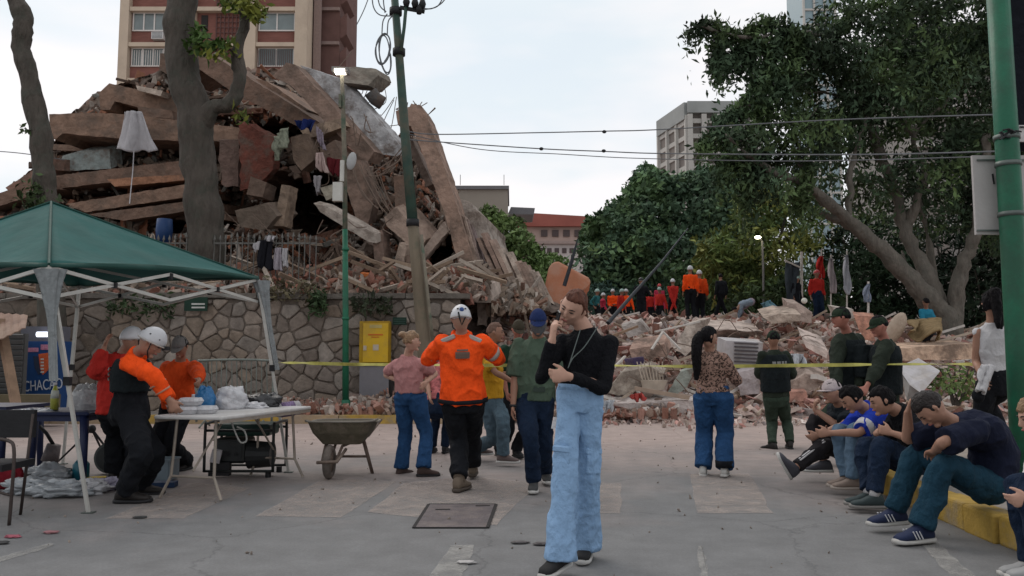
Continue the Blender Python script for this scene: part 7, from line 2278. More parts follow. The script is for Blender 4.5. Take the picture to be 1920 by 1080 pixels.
def torso_patch(J, name, t0, t1, x0, x1, back, m, off=.022, thick=.008, parent=None):
    """small panel following the torso between spine heights t0..t1 and lateral fractions x0..x1"""
    V, F = [], []
    nt, nx = 4, 6
    for lay in (0, 1):
        for j in range(nt + 1):
            t = t0 + (t1 - t0) * j / nt
            W = J['W']; w_, d_ = np.interp(t, [w[0] for w in W], [w[1] for w in W]), np.interp(t, [w[0] for w in W], [w[2] for w in W])
            c, a, b = J['sec'](t, w_, d_, off + thick * lay)
            for i in range(nx + 1):
                x = x0 + (x1 - x0) * i / nx
                V.append(c + a * x + b * math.sqrt(max(0, 1 - x * x)) * J['bs'] * (-1 if back else 1))
    k = (nt + 1) * (nx + 1)
    for j in range(nt):
        for i in range(nx):
            a = j * (nx + 1) + i; F += [(a, a + 1, a + nx + 2, a + nx + 1), (k + a, k + a + nx + 1, k + a + nx + 2, k + a + 1)]
    per = [i for i in range(nx + 1)] + [j * (nx + 1) + nx for j in range(1, nt + 1)] + [nt * (nx + 1) + i for i in range(nx - 1, -1, -1)] + [j * (nx + 1) for j in range(nt - 1, 0, -1)]
    for a, b in zip(per, per[1:] + per[:1]): F.append((a, k + a, k + b, b))
    mb = MB(); mb.add(V, F); return mb.build(name, m, parent or J['root'], smooth=False)

def fixbs(J):
    """sign that makes torso_patch's third axis point out of the chest"""
    c, a, b = J['sec'](.6, .1, .1); J['bs'] = 1 if b.dot(J['sf']) > 0 else -1; return J
# ------------------------------------------------------------------ the people
DEN_L = cloth_mat("light_blue_denim", (.235, .37, .56), var=.09, bump=.5, bscale=14, scale=9)
DEN_M = cloth_mat("blue_denim", (.020, .060, .145), var=.35, bump=.5, bscale=14, scale=5)
DEN_D = cloth_mat("dark_denim", (.010, .019, .040), var=.35, bump=.5, bscale=14)
DEN_G = cloth_mat("grey_blue_denim", (.075, .115, .145), var=.3, bump=.5, bscale=14)
DEN_T = cloth_mat("teal_denim", (.014, .045, .072), var=.35, bump=.5, bscale=14, scale=5)
BLKC = cloth_mat("black_knit", (.0075, .0078, .010), var=.2, bump=.35, bscale=40)
BLKT = cloth_mat("black_workwear", (.011, .012, .015), var=.3, bump=.5)
ORJ = cloth_mat("orange_jacket", (.88, .085, .012), var=.14, bump=.6, bscale=10)
ORD = cloth_mat("darker_orange", (.62, .07, .014), var=.18, bump=.6)
REDJ = cloth_mat("red_jacket", (.42, .028, .022), var=.2, bump=.6)
OLIVE = cloth_mat("olive_uniform", (.024, .031, .023), var=.3, bump=.5)
OLIVT = cloth_mat("olive_trousers", (.034, .050, .036), var=.25, bump=.5)
VESTM = cloth_mat("dark_vest", (.012, .016, .018), var=.25, bump=.6)
BOOTT = mat("tan_boot", (.13, .10, .075), rough=.85, var=.3, bump=.4)
BOOTB = mat("black_boot", (.018, .015, .014), rough=.6, var=.3)
SOLEW = mat("white_sole", (.45, .44, .42), rough=.7, var=.12)
SOLEG = mat("grey_sole", (.20, .19, .18), rough=.8)
NAVY = cloth_mat("navy_tshirt", (.011, .014, .030), var=.2, bump=.4)

# 1 --- woman on the phone ---------------------------------------------------------
J = fixbs(person("young woman in black top and pale blue cargo jeans, phone held to her cheek", G(1078, 1050), 1.70, -14,
    pel=(1087, 752, 4.93), neck=(1101, 620, 4.97), head=(1073, 578, 4.90), hyaw=-30, hpitch=20, hroll=30, syaw=-12,
    wr=(1036, 636, 4.78), er=(1000, 720, 4.74), wl=(1066, 706, 4.72), el=(1146, 745, 4.84),
    ar=(1050, 1036, 4.72), al=(1099, 1016, 5.12), kr=(1068, 900, 4.3), kl=(1110, 880, 4.5), tr=(-.62, -.78, -.10), tl=(-.25, -.95, 0),
    sk=SK_LIGHT, fem=True, q=.007, build=.9, hipr=.8, curl=(.75, .9), hd={'r': ((.10, .06, 1.0), (.95, .3, 0)), 'l': ((-1, -.05, .05), (0, 1, 0))},
    top=dict(m=BLKC, sleeve=.96, off=.006, hem=.14, sw=.046, fold=.007, cuff=.034, name="knit_top"), shoe=dict(m=mat("black_canvas", (.015, .015, .016)), sole=SOLEW, size=1.0),
    hair=dict(m=HAIRBR, vol=1.0, front=.54, low=-.18, tail=[([(0, -.085, .045), (0, -.118, .03), (.0, -.125, -.03), (.0, -.10, -.08)], [.035, .04, .032, .012]), ([(-.05, -.05, .0), (-.062, -.06, -.06), (-.07, -.035, -.115)], [.035, .032, .010])])))
s, root = J['s'], J['root']
# baggy cargo jeans: own legs so that they hang wide
mb = MB()
W_ = [w for w in J['W'] if w[0] <= .2]
mb.loft([J['sec'](w[0], w[1], w[2], .006) for w in W_] + [J['sec'](.19, .146, .104, .006)], 24)
for Hh, K, A in ((J['HR'], J['KR'], J['AR']), (J['HL'], J['KL'], J['AL'])):
    limbchain(mb, [Hh, Hh.lerp(K, .5), K, K.lerp(A, .5), K.lerp(A, .9), A + Vector((0, 0, -.035))], [.074, .073, .070, .078, .090, .097], 18)
tr_ = vox(mb, "cargo_jeans", .009, DEN_L, root, 2, fold=.012, fscale=8, stretch=(1, 1, 1.1))
for K0, K1, ox in ((J['HR'], J['KR'], -.03), (J['HL'], J['KL'], .05)):
    c_ = K0.lerp(K1, .80); n_ = Vector((.35 if ox > 0 else -.45, -.9, 0)).normalized(); l_ = n_.cross(Vector((0, 0, 1)))
    c_ = c_ + n_ * .062
    mb = MB(); mb.box(c_, (.10, .020, .14), rotm(0, .05, math.atan2(n_.x, -n_.y) )); o = mb.build("cargo_pocket", DEN_L, tr_); bv = o.modifiers.new("b", 'BEVEL'); bv.width = .012; bv.segments = 2
    mb = MB(); mb.box(c_ + n_ * .006 + Vector((0, 0, .066)), (.108, .020, .04), rotm(0, .05, math.atan2(n_.x, -n_.y))); o = mb.build("pocket_flap", DEN_L, tr_); bv = o.modifiers.new("b", 'BEVEL'); bv.width = .008
mb = MB(); c_, a_, b_ = J['sec'](.165, .146, .104, .014); mb.loft([(c_ - J['su'] * .018, a_, b_), (c_ + J['su'] * .018, a_, b_)], 28); mb.build("waistband", DEN_L, tr_, smooth=True)
mb = MB(); hl = J['hl']; pc = J['WR'] + Vector((.026, .055, .105)); mb.box(pc, (.012, .070, .14), rotm(.3, .25, .2)); o = mb.build("smartphone", mat("black_glass", (.01, .01, .012), rough=.2)); o = tag(o, "black smartphone pressed to the walking woman's cheek", "phone"); bv = o.modifiers.new("b", 'BEVEL'); bv.width = .005
mb = MB(); nk = J['neck']
mb.tube(smooth_line([P(1121, 612, 4.87), P(1096, 650, 4.82), P(1074, 672, 4.80), P(1065, 690, 4.74)], 6), .0035, 5); mb.tube(smooth_line([P(1088, 618, 4.87), P(1078, 650, 4.80), P(1066, 688, 4.74)], 6), .0035, 5); mb.build("neck_cord", mat("grey_cord", (.10, .12, .115), bump=0), root)
mb = MB(); mb.box(P(1039, 793, 4.8), (.018, .02, .07), rotm(0, .2, .2)); one(mb, "key_tag", WPL, "small white tag hanging from the walking woman's jeans", "tag")

# 2 --- woman in pink ---------------------------------------------------------------
g = G(773, 884)
J = fixbs(person("blond woman in pink T-shirt and jeans with hands on her hips", g, 1.57, 150, syaw=152, hyaw=112, hpitch=2, head=(772, 640, 8.62), neck=(764, 670, 8.72),
    pel=(768, 745, 8.76), wl=(742, 712, 8.80), el=(712, 690, 9.1), wr=(800, 716, 8.65), er=(822, 700, 8.9), ar=(794, 877, 8.62), al=(753, 877, 8.85), tr=100, tl=145, sk=SK_LIGHT, fem=True, build=1.06, hipr=1.15,
    top=dict(m=cloth_mat("dusty_pink_tshirt", (.42, .205, .20), bump=.5), sleeve=.36, off=.022, hem=.13, boxy=True, fold=.014, name="tshirt"),
    bot=dict(m=DEN_M, th=.128, kn=.088, he=.092, fold=.012, waist=.22, name="jeans"), shoe=dict(m=mat("brown_shoe", (.06, .04, .035))), q=.010, curl=(.5, .5),
    hair=dict(m=HAIRBL, vol=1.05, front=.25, low=-.3, tail=[([(0, -.09, .06), (0, -.125, .075), (0, -.14, .05)], [.035, .038, .02])])))

# 3 --- person behind with red and white shirt -----------------------------------------
person("half hidden person in a red and white top behind the blond woman", G(822, 850), 1.50, 170, sk=SK_MED, pel=(818, 765, 10.3), wl=(806, 745, 10.15), el=(792, 715, 10.5),
    top=dict(m=mat("red_white_check", (.40, .12, .12), var=.8, scale=16, bump=.3), sleeve=.4, off=.015, hem=.1), bot=dict(m=DEN_D, fold=.01), shoe=dict(m=BLK), q=.014, hair=dict(m=HAIRB), face=False)

# 4 --- rescuer with white helmet, back -------------------------------------------------
g = G(868, 905)
J = fixbs(person("rescuer seen from behind in bright orange jacket and white helmet, walking in the street", g, 1.80, 184, pel=(868, 752, 7.66), neck=(866, 632, 7.58), head=(864, 600, 7.52), hyaw=188, hpitch=18,
    wr=(908, 648, 7.98), er=(965, 700, 7.5), wl=(830, 648, 7.98), el=(765, 710, 7.5), ar=(886, 872, 8.45), al=(861, 898, 7.62), kr=(890, 830, 8.9), kl=(866, 840, 8.2), tl=(.35, .93, 0), tr=180,
    sk=SK_MED, build=1.06, q=.009, curl=(.9, .9), top=dict(m=ORJ, sleeve=.93, off=.028, hem=-.02, boxy=True, fold=.020, fs=8, sw=.058, cuff=.045, name="jacket", collar=.3, flare=.03),
    bot=dict(m=BLKT, th=.122, kn=.092, he=.082, fold=.018, waist=.1, end=.93, name="overalls"), shoe=dict(m=BOOTT, boot=.17, sole=mat("brown_sole", (.07, .055, .045)), size=1.08)))
helmet(J)
hl, root, s = J['hl'], J['root'], J['s']
for A_, B_ in ((J['SR'], J['ER']), (J['SL'], J['EL'])):
    ring(J, "reflective_band", A_.lerp(B_, .52), A_.lerp(B_, .66), .088, .086, REFL)
for sd in (-1, 1):
    mb = MB(); a_ = J['neck'] + J['sr'] * .06 * sd + Vector((0, -.06, .01)); b_ = J['neck'] + J['sr'] * .19 * sd + Vector((0, -.065, -.045)); mb.bar(a_, b_, .03, .045); o = mb.build("reflective_band", REFL, root); bv = o.modifiers.new("b", 'BEVEL'); bv.width = .01
torso_patch(J, "emblem", .70, .80, -.28, .30, True, mat("dull_grey_print", (.14, .09, .07)), off=.044, thick=.003)
torso_patch(J, "emblem", .81, .84, -.22, .24, True, mat("dull_grey_print"), off=.044, thick=.003)
c_, a_, b_ = J['sec'](-.005, .165, .118, .058); mb = MB(); mb.loft([(c_, a_, b_), (c_ + Vector((0, 0, .035)), a_ * .99, b_ * .99)], 28); mb.build("hem_band", BLKT, root, smooth=True)
mb = MB(); mb.tube([hl(-.03, -.118, .03), hl(-.02, -.122, -.03), hl(0, -.10, -.085), hl(.03, -.122, -.02)], .008, 6); mb.build("helmet_cradle", VESTM, root)
mb = MB(); mb.ball(hl(0, -.119, .055), (.022, .012, .022), 12, 8); mb.build("helmet_badge", mat("blue_badge", (.05, .09, .24)), root)

# 5 --- man in yellow shirt -----------------------------------------------------------------
g = G(928, 858)
J = fixbs(person("close-cropped man in a yellow T-shirt and faded jeans stepping past behind the rescuer", g, 1.72, 78, pel=(922, 752, 9.6), neck=(918, 655, 9.6), head=(929, 624, 9.55), hyaw=86, hpitch=2, syaw=70,
    wr=(962, 716, 9.35), er=(938, 712, 9.2), wl=(955, 700, 9.9), ar=(896, 838, 9.9), al=(944, 852, 9.4), kr=(935, 800, 9.4), kl=(948, 790, 9.2), tr=95, tl=80, sk=SK_TAN, q=.010, build=1.08,
    top=dict(m=cloth_mat("mustard_tshirt", (.46, .24, .018), bump=.5), sleeve=.42, off=.022, hem=.05, boxy=True, fold=.013, name="tshirt"), bot=dict(m=DEN_G, th=.112, kn=.086, he=.075, fold=.014, name="jeans"),
    shoe=dict(m=mat("grey_brown_shoe", (.12, .09, .085)), sole=SOLEW), hair=dict(m=mat("shaved_hair", (.13, .075, .055), rough=.8), vol=.85, front=.55, low=-.1)))
# 6 --- dark green shirt man behind --------------------------------------------------------------
J = fixbs(person("man in a dark green shirt and cap standing just behind the masked man", G(958, 848), 1.70, 20, pel=(966, 745, 10.2), head=(972, 618, 10.0), neck=(970, 648, 10.15), hyaw=10, hpitch=20,
    wl=(985, 740, 10.1), wr=(950, 735, 10.0), ar=(935, 842, 10.4), al=(968, 842, 10.2), sk=SK_RED, q=.013, top=dict(m=cloth_mat("bottle_green_shirt", (.014, .035, .022)), sleeve=.45, off=.02, hem=.02, boxy=True, fold=.012), bot=dict(m=BLKT, fold=.012), shoe=dict(m=BLK)))
cap(J, cloth_mat("dark_olive_cap", (.05, .042, .03)), brim=.07, btilt=-.03)
# 7 --- masked man -----------------------------------------------------------------------------------
g = G(1005, 908)
J = fixbs(person("man in olive green T-shirt, blue cap and grey face mask walking forward", g, 1.72, -2, pel=(1001, 752, 7.76), neck=(1008, 636, 7.72), head=(1009, 604, 7.60), hyaw=-2, hpitch=14,
    wr=(962, 762, 7.62), er=(944, 700, 8.0), wl=(1052, 760, 7.7), ar=(1001, 900, 7.62), al=(1022, 884, 8.1), kr=(996, 820, 7.2), kl=(1020, 820, 7.5), tr=-5, tl=8, sk=SK_TAN, q=.009, build=1.12,
    top=dict(m=cloth_mat("olive_green_tshirt", (.068, .098, .070), bump=.5), sleeve=.46, off=.022, hem=.03, boxy=True, fold=.013, sw=.062, name="tshirt"), bot=dict(m=DEN_D, th=.118, kn=.088, he=.078, fold=.014, name="jeans"), shoe=dict(m=mat("dark_grey_trainer", (.05, .05, .05)), sole=SOLEW)))
cap(J, cloth_mat("blue_cap", (.018, .030, .095)), brim=.06, btilt=-.04)
hl, s = J['hl'], J['s']
def maskfn(x, y, z):
    a, b, e = headfun(s)(x, y, z); k = 1.12 * (1 - .25 * max(1 - sstep(-.2, .0, y), sstep(.0, .12, z))); return a * k, b * k * 1.2, e * k * 1.05
v, F = ballshape(J['head'], J['hrt'], J['hf'], J['hup'], maskfn); mb = MB(); mb.add(v, F); mb.build("face_mask", cloth_mat("grey_mask", (.11, .11, .115)), J['root'], smooth=True)
torso_patch(J, "shirt_print", .18, .26, -.5, .05, False, mat("dark_print2", (.03, .045, .035)), off=.035, thick=.002)
ring(J, "wristwatch", J['WR'] + Vector((0, 0, .02)), J['WR'] + Vector((0, 0, -.005)), .033, .033, BLK)

# 8 --- leopard blouse woman ----------------------------------------------------------------------------
def leopard():
    m = bpy.data.materials.new("leopard_print"); m.use_nodes = True
    N, L = m.node_tree.nodes, m.node_tree.links; b = N["Principled BSDF"]; b.inputs["Roughness"].default_value = .85; b.inputs["Specular IOR Level"].default_value = .15
    t = N.new("ShaderNodeTexCoord"); v = N.new("ShaderNodeTexVoronoi"); v.inputs["Scale"].default_value = 42; v.inputs["Randomness"].default_value = .9
    n = N.new("ShaderNodeTexNoise"); n.inputs["Scale"].default_value = 22; mx_ = N.new("ShaderNodeMixRGB"); mx_.inputs["Fac"].default_value = .06
    L.new(t.outputs["Object"], mx_.inputs["Color1"]); L.new(n.outputs["Color"], mx_.inputs["Color2"]); L.new(mx_.outputs["Color"], v.inputs["Vector"])
    r = N.new("ShaderNodeValToRGB"); e = r.color_ramp.elements; e[0].position = .0; e[0].color = (.16, .085, .05, 1); e[1].position = .62; e[1].color = (.30, .19, .15, 1)
    q = e.new(.26); q.color = (.025, .018, .016, 1); q2 = e.new(.42); q2.color = (.028, .02, .018, 1); q3 = e.new(.50); q3.color = (.27, .165, .13, 1)
    L.new(v.outputs["Distance"], r.inputs["Fac"]); L.new(r.outputs["Color"], b.inputs["Base Color"]); return m
LEO = leopard()
g = G(1337, 886)
J = fixbs(person("woman with long black hair in a leopard print blouse and wide blue jeans", g, 1.63, 160, pel=(1337, 745, 8.68), neck=(1331, 660, 8.64), head=(1329, 632, 8.56), syaw=140, hyaw=105, hpitch=8,
    wr=(1382, 714, 8.85), er=(1380, 712, 8.4), wl=(1368, 706, 9.0), el=(1300, 700, 8.7), ar=(1358, 876, 8.55), al=(1318, 876, 8.7), tr=160, tl=165, sk=SK_MED, fem=True, build=1.08, hipr=1.2, q=.010,
    top=dict(m=LEO, sleeve=.74, off=.020, hem=.13, fold=.010, sw=.055, name="blouse"), bot=dict(m=DEN_M, th=.132, kn=.106, he=.105, fold=.013, waist=.24, name="jeans"), shoe=dict(m=SOLEW, sole=SOLEW),
    hair=dict(m=HAIRB, vol=1.15, front=.30, low=-.55, tail=[([(0, -.08, .02), (-.0, -.13, -.06), (.01, -.14, -.20), (.01, -.11, -.36), (.0, -.10, -.50)], [.06, .062, .058, .045, .02])])))
mb = MB(); c_ = J['AR'] + Vector((0, 0, .0)); ring(J, "trouser_cuff", c_ + Vector((0, 0, .07)), c_ + Vector((0, 0, .0)), .094, .088, BLKT)
ring(J, "bracelet", J['WR'].lerp(J['ER'], .1), J['WR'].lerp(J['ER'], .18), .034, .035, mat("gold_bracelet", (.4, .27, .1), metal=.8, rough=.4))

# 9 --- green-capped officer from behind ------------------------------------------------------------------
def vest(J, m=VESTM, off=.045, t0=.16, t1=.93, name="vest"):
    W = J['W']; mb = MB(); secs = []
    for t in (t0, .3, .45, .6, .75, .86, t1):
        w_, d_ = np.interp(t, [w[0] for w in W], [w[1] for w in W]), np.interp(t, [w[0] for w in W], [w[2] for w in W])
        if t < .8: w_, d_ = max(w_, .15), max(d_, .108)
        secs.append(J['sec'](t, w_ * (.98 if t < .8 else .86), d_, off))
    mb.loft(secs, 22, power=2.5); return vox(mb, name, .012, m, J['root'], 2, fold=.006, fscale=11)
g = G(1461, 836)
J = fixbs(person("officer in green cap and dark vest standing alone, back turned, full figure visible", g, 1.66, 186, pel=(1455, 748, 11.25), neck=(1451, 658, 11.2), head=(1450, 636, 11.15), hyaw=196, hpitch=6,
    wr=(1474, 712, 11.5), er=(1498, 712, 11.2), wl=(1432, 712, 11.5), el=(1404, 712, 11.2), ar=(1481, 829, 11.2), al=(1448, 832, 11.2), kr=(1475, 780, 12), kl=(1450, 780, 12), tr=170, tl=215, sk=SK_TAN, q=.012, build=1.1,
    top=dict(m=OLIVE, sleeve=.9, off=.02, hem=.05, boxy=True, fold=.010, sw=.06, name="uniform_shirt"), bot=dict(m=OLIVT, th=.115, kn=.085, he=.068, fold=.012, name="trousers"), shoe=dict(m=BOOTB, boot=.16), hair=dict(m=HAIRB, low=-.1), face=False))
cap(J, cloth_mat("army_green_cap", (.020, .032, .020)), brim=.07)
vest(J)
for k, (x0_, x1_) in enumerate([(-.42, -.22), (-.16, .06), (.12, .26), (.32, .44)]):
    torso_patch(J, "back_print", .745, .80, x0_, x1_, True, mat("dim_white_print", (.22, .22, .22)), off=.060, thick=.003)
# 10 --- officer with backpack --------------------------------------------------------------------------------
SBZ = 0.12
g = Vector((P(1582, 900, 9.4).x, 9.4, SBZ))
J = fixbs(person("officer with a bulky dark backpack, taller of the two behind the seated men", g, 1.76, 200, pel=(1594, 745, 9.5), neck=(1590, 628, 9.45), head=(1577, 596, 9.35), hyaw=255, hpitch=2, syaw=215,
    wl=(1570, 730, 9.0), el=(1552, 690, 9.3), wr=(1610, 735, 9.2), sk=SK_RED, q=.010, build=1.15, top=dict(m=OLIVE, sleeve=.9, off=.026, hem=.05, boxy=True, fold=.012, sw=.068, name="uniform_shirt"),
    bot=dict(m=OLIVT, fold=.012, name="trousers"), shoe=dict(m=BOOTB, boot=.16), hair=dict(m=HAIRB, low=-.1, front=.4)))
cap(J, cloth_mat("army_green_cap"), brim=.065, btilt=-.01, flat=True)
vest(J, off=.05)
bp_ = MB(); c_ = J['sp'](.60) - J['sf'] * .22; bp_.loft([(c_ + Vector((0, 0, -.20)), J['sr'] * .16, J['sf'] * .09), (c_, J['sr'] * .175, J['sf'] * .11), (c_ + Vector((0, 0, .17)), J['sr'] * .15, J['sf'] * .09)], 20, power=3); B_ = vox(bp_, "backpack", .012, VESTM, J['root'], 4, fold=.008, fscale=8)
mb = MB(); mb.box(c_ - J['sf'] * .112 + Vector((0, 0, .08)), (.13, .012, .05), rotm(0, 0, math.radians(215 - 180))); mb.build("name_patch", mat("dim_white_print"), B_)
# 11 --- officer in profile ---------------------------------------------------------------------------------------
g = Vector((P(1655, 900, 9.0).x, 9.0, SBZ))
J = fixbs(person("officer in a flat green cap in profile, shorter of the two behind the seated men", g, 1.68, 262, pel=(1660, 755, 9.1), neck=(1660, 640, 9.05), head=(1648, 612, 9.0), hyaw=270, hpitch=14, syaw=250,
    wl=(1625, 725, 8.7), el=(1640, 715, 8.9), wr=(1640, 735, 9.3), sk=SK_RED, q=.010, build=1.12, top=dict(m=OLIVE, sleeve=.9, off=.026, hem=.05, boxy=True, fold=.012, sw=.070, name="uniform_shirt"),
    bot=dict(m=OLIVT, fold=.012, name="trousers"), shoe=dict(m=BOOTB, boot=.16), hair=dict(m=HAIRB, low=-.1, front=.4)))
cap(J, cloth_mat("army_green_cap"), brim=.065, btilt=-.03, flat=True)
vest(J, off=.05)
mb = MB(); mb.ball(J['SL'].lerp(J['EL'], .3) + Vector((-.05, -.055, 0)), (.02, .008, .03), 10, 8); mb.build("arm_badge", mat("grey_patch", (.22, .22, .2)), J['root'])

# 12 --- woman in white at right --------------------------------------------------------------------------------------
g = Vector((P(1864, 840, 8.0).x, 8.0, .185))
WTOP_ = cloth_mat("white_top", (.50, .49, .50), bump=.5)
J = fixbs(person("woman with black ponytail and white sleeveless top walking away beside the green post", g, 1.72, 176, hyaw=170, head=(1858, 570, 7.95), neck=(1862, 608, 8.0), pel=(1868, 722, 8.05),
    wl=(1843, 708, 7.9), el=(1822, 660, 8.2), ar=(1884, 830, 8.3), al=(1870, 845, 7.8), sk=SK_MED, fem=True, q=.010, top=dict(m=WTOP_, sleeve=.0, off=.012, hem=.16, fold=.009, name="sleeveless_top"),
    bot=dict(m=BLKT, th=.115, kn=.08, he=.075, fold=.010, waist=.24, name="trousers"), shoe=dict(m=mat("red_shoe", (.25, .03, .03)), sole=SOLEW),
    hair=dict(m=HAIRB, vol=1.4, front=.4, low=-.6, tail=[([(0, -.07, .09), (0, -.12, .10), (0, -.13, .0), (.0, -.13, -.16), (.0, -.13, -.26)], [.05, .05, .045, .035, .012]), ([(.03, -.05, -.05), (.05, -.06, -.16), (.045, -.07, -.26)], [.04, .03, .012])])))
sheet("white_cardigan", "white cardigan carried over the arm of the woman walking away", "cardigan", [(1838, 686, 7.9), (1862, 686, 7.9), (1844, 738, 7.8), (1828, 732, 7.8)], 7.9, WTOP_, thick=.03, folds=.02)
mb = MB(); mb.ball(P(1834, 742, 7.85), (.06, .05, .07), 12, 8); hb = one(mb, "handbag", BLKT, "small black handbag hanging below the white cardigan", "handbag", smooth=True)

# 13 --- rescuer at the table ------------------------------------------------------------------------------------------
g = G(250, 924)
J = fixbs(person("rescuer with white helmet and dark harness leaning over the white table", g, 1.78, 120, pel=(243, 778, 7.22), neck=(248, 668, 7.18), head=(283, 643, 7.10), hyaw=100, hpitch=36, syaw=110,
    wr=(318, 752, 6.95), er=(298, 700, 6.8), wl=(322, 752, 7.4), el=(300, 700, 7.8), ar=(236, 918, 7.05), al=(262, 905, 7.5), tr=95, tl=100, kr=(262, 850, 6.9), kl=(275, 840, 7.3), sk=SK_MED, q=.009, build=1.06, curl=(.5, .5),
    top=dict(m=ORJ, sleeve=.93, off=.024, hem=.5, boxy=True, fold=.018, fs=6.5, sw=.062, cuff=.042, name="jacket", collar=.35), bot=dict(m=BLKT, th=.125, kn=.10, he=.09, fold=.018, waist=.60, off=.036, name="overalls"), shoe=dict(m=BOOTB, boot=.18, size=1.1)))
helmet(J, size=1.02)
v_ = vest(J, off=.052, t0=.44, t1=.94, name="harness_vest")
for k in range(3):
    torso_patch(J, "reflective_strip", .60 + k * .085, .635 + k * .085, -.75, .35, True, mat("grey_green_reflective", (.15, .16, .15)), off=.066, thick=.004)
for t in (.34, .62): ring(J, "reflective_band", J['ER'].lerp(J['WR'], t - .06), J['ER'].lerp(J['WR'], t), .083 - .02 * t, .082 - .02 * t, mat("orange_grey_band", (.42, .20, .13)))
mb = MB(); c_ = J['hl'](0, .128, .035); mb.box(c_, (.05, .05, .035)); mb.build("headlamp", BLK, J['root'])
# 14 --- second rescuer behind him
J = fixbs(person("rescuer in a red-orange jacket mostly hidden behind the one leaning over the table", G(232, 900), 1.72, 190, pel=(220, 770, 7.9), neck=(228, 665, 7.9), head=(247, 638, 7.85), hyaw=150, hpitch=8,
    wl=(196, 650, 7.6), el=(184, 690, 7.7), wr=(250, 740, 8.2), sk=SK_MED, q=.012, build=1.1, top=dict(m=REDJ, sleeve=.93, off=.028, hem=-.05, boxy=True, fold=.016, sw=.066, name="jacket"), bot=dict(m=BLKT, th=.12, kn=.1, he=.09, fold=.015), shoe=dict(m=BOOTB, boot=.15)))
helmet(J, size=.98, vents=False)
# 15 --- orange shirt man
J = fixbs(person("volunteer in plain orange shirt and grey cap on the far side of the white table", G(336, 880), 1.66, -12, pel=(333, 765, 8.9), neck=(338, 678, 8.85), head=(338, 650, 8.72), hyaw=-10, hpitch=28,
    wr=(316, 762, 8.55), er=(296, 720, 8.8), wl=(372, 716, 8.3), el=(382, 700, 8.6), sk=SK_TAN, q=.011, build=1.08, top=dict(m=ORD, sleeve=.85, off=.022, hem=0, boxy=True, fold=.014, sw=.062, name="shirt"), bot=dict(m=BLKT, th=.12, kn=.09, he=.08, fold=.014), shoe=dict(m=BOOTB), hair=dict(m=HAIRB, low=-.1)))
cap(J, cloth_mat("grey_cap_cloth", (.16, .15, .145)), brim=.06, btilt=-.03)

# 16..19 --- the four men on the kerb -------------------------------------------------------------------------------------
# cap man
J = fixbs(person("man in a white cap sitting on the kerb with one leg stretched out", G(1590, 880), 1.72, 262, pel=(1588, 846, 8.25), neck=(1576, 760, 8.15), head=(1560, 735, 8.05), hyaw=282, hpitch=6, syaw=275, bend=(.05, 0, 0),
    wr=(1527, 768, 8.2), er=(1518, 800, 7.9), wl=(1536, 815, 7.9), el=(1566, 812, 7.7), ar=(1545, 866, 8.25), al=(1492, 876, 7.75), kr=(1530, 760, 8.4), kl=(1530, 780, 7.8), tr=262, tl=(-.50, -.25, .80),
    sk=SK_MED, q=.010, curl=(.9, .6), hd={'r': ((.1, -.1, 1), (.9, -.2, 0))}, top=dict(m=cloth_mat("dark_jersey", (.012, .016, .020)), sleeve=.42, off=.022, hem=.0, boxy=True, fold=.012, name="jersey"),
    bot=dict(m=cloth_mat("black_trackpants", (.020, .018, .020)), th=.11, kn=.085, he=.065, fold=.012, end=.94, name="trousers"), shoe=dict(m=mat("dark_grey_trainer2", (.06, .06, .072)), sole=SOLEW, size=1.05), hair=dict(m=HAIRB, low=-.15)))
cap(J, cloth_mat("offwhite_cap", (.42, .36, .36)), brim=.075, btilt=.0)
for a, b in ((J['KL'], J['AL']),):
    mb = MB(); d_ = (b - a).normalized(); o_ = Vector((0, -.02, .068)); mb.bar(a + o_, a.lerp(b, .9) + o_ * .9, .014, .010); mb.bar(a + o_ + Vector((0, -.03, -.01)), a.lerp(b, .9) + o_ * .9 + Vector((0, -.03, -.01)), .012, .010); mb.build("side_stripes", WTOP_, J['bot'])
# blue shirt man
J = fixbs(person("dark-haired man in a royal blue shirt sitting hunched over his light jeans", G(1625, 890), 1.72, 268, pel=(1640, 852, 7.65), neck=(1622, 768, 7.5), head=(1598, 748, 7.42), hyaw=262, hpitch=34, syaw=268, bend=(.10, 0, .03),
    wr=(1552, 812, 7.55), er=(1600, 840, 7.9), wl=(1556, 812, 7.30), el=(1606, 836, 7.1), ar=(1590, 893, 7.5), al=(1600, 897, 7.28), kr=(1560, 790, 7.6), kl=(1570, 790, 7.2), tr=265, tl=262,
    sk=SK_MED, q=.009, curl=(.8, .8), top=dict(m=cloth_mat("royal_blue_jersey", (.016, .040, .33), bump=.5), sleeve=.44, off=.022, hem=.0, boxy=True, fold=.014, name="jersey"),
    bot=dict(m=cloth_mat("faded_denim2", (.085, .135, .195), var=.25), th=.118, kn=.088, he=.078, fold=.014, name="jeans"), shoe=dict(m=mat("tan_shoe", (.20, .155, .13)), sole=mat("pale_gum_sole", (.30, .26, .23))), hair=dict(m=HAIRB, vol=1.5, front=.42, low=-.25)))
for S, E in ((J['SL'], J['EL']), ):
    ring(J, "white_panel", S.lerp(E, .62), S.lerp(E, .86), .089, .086, WTOP_)
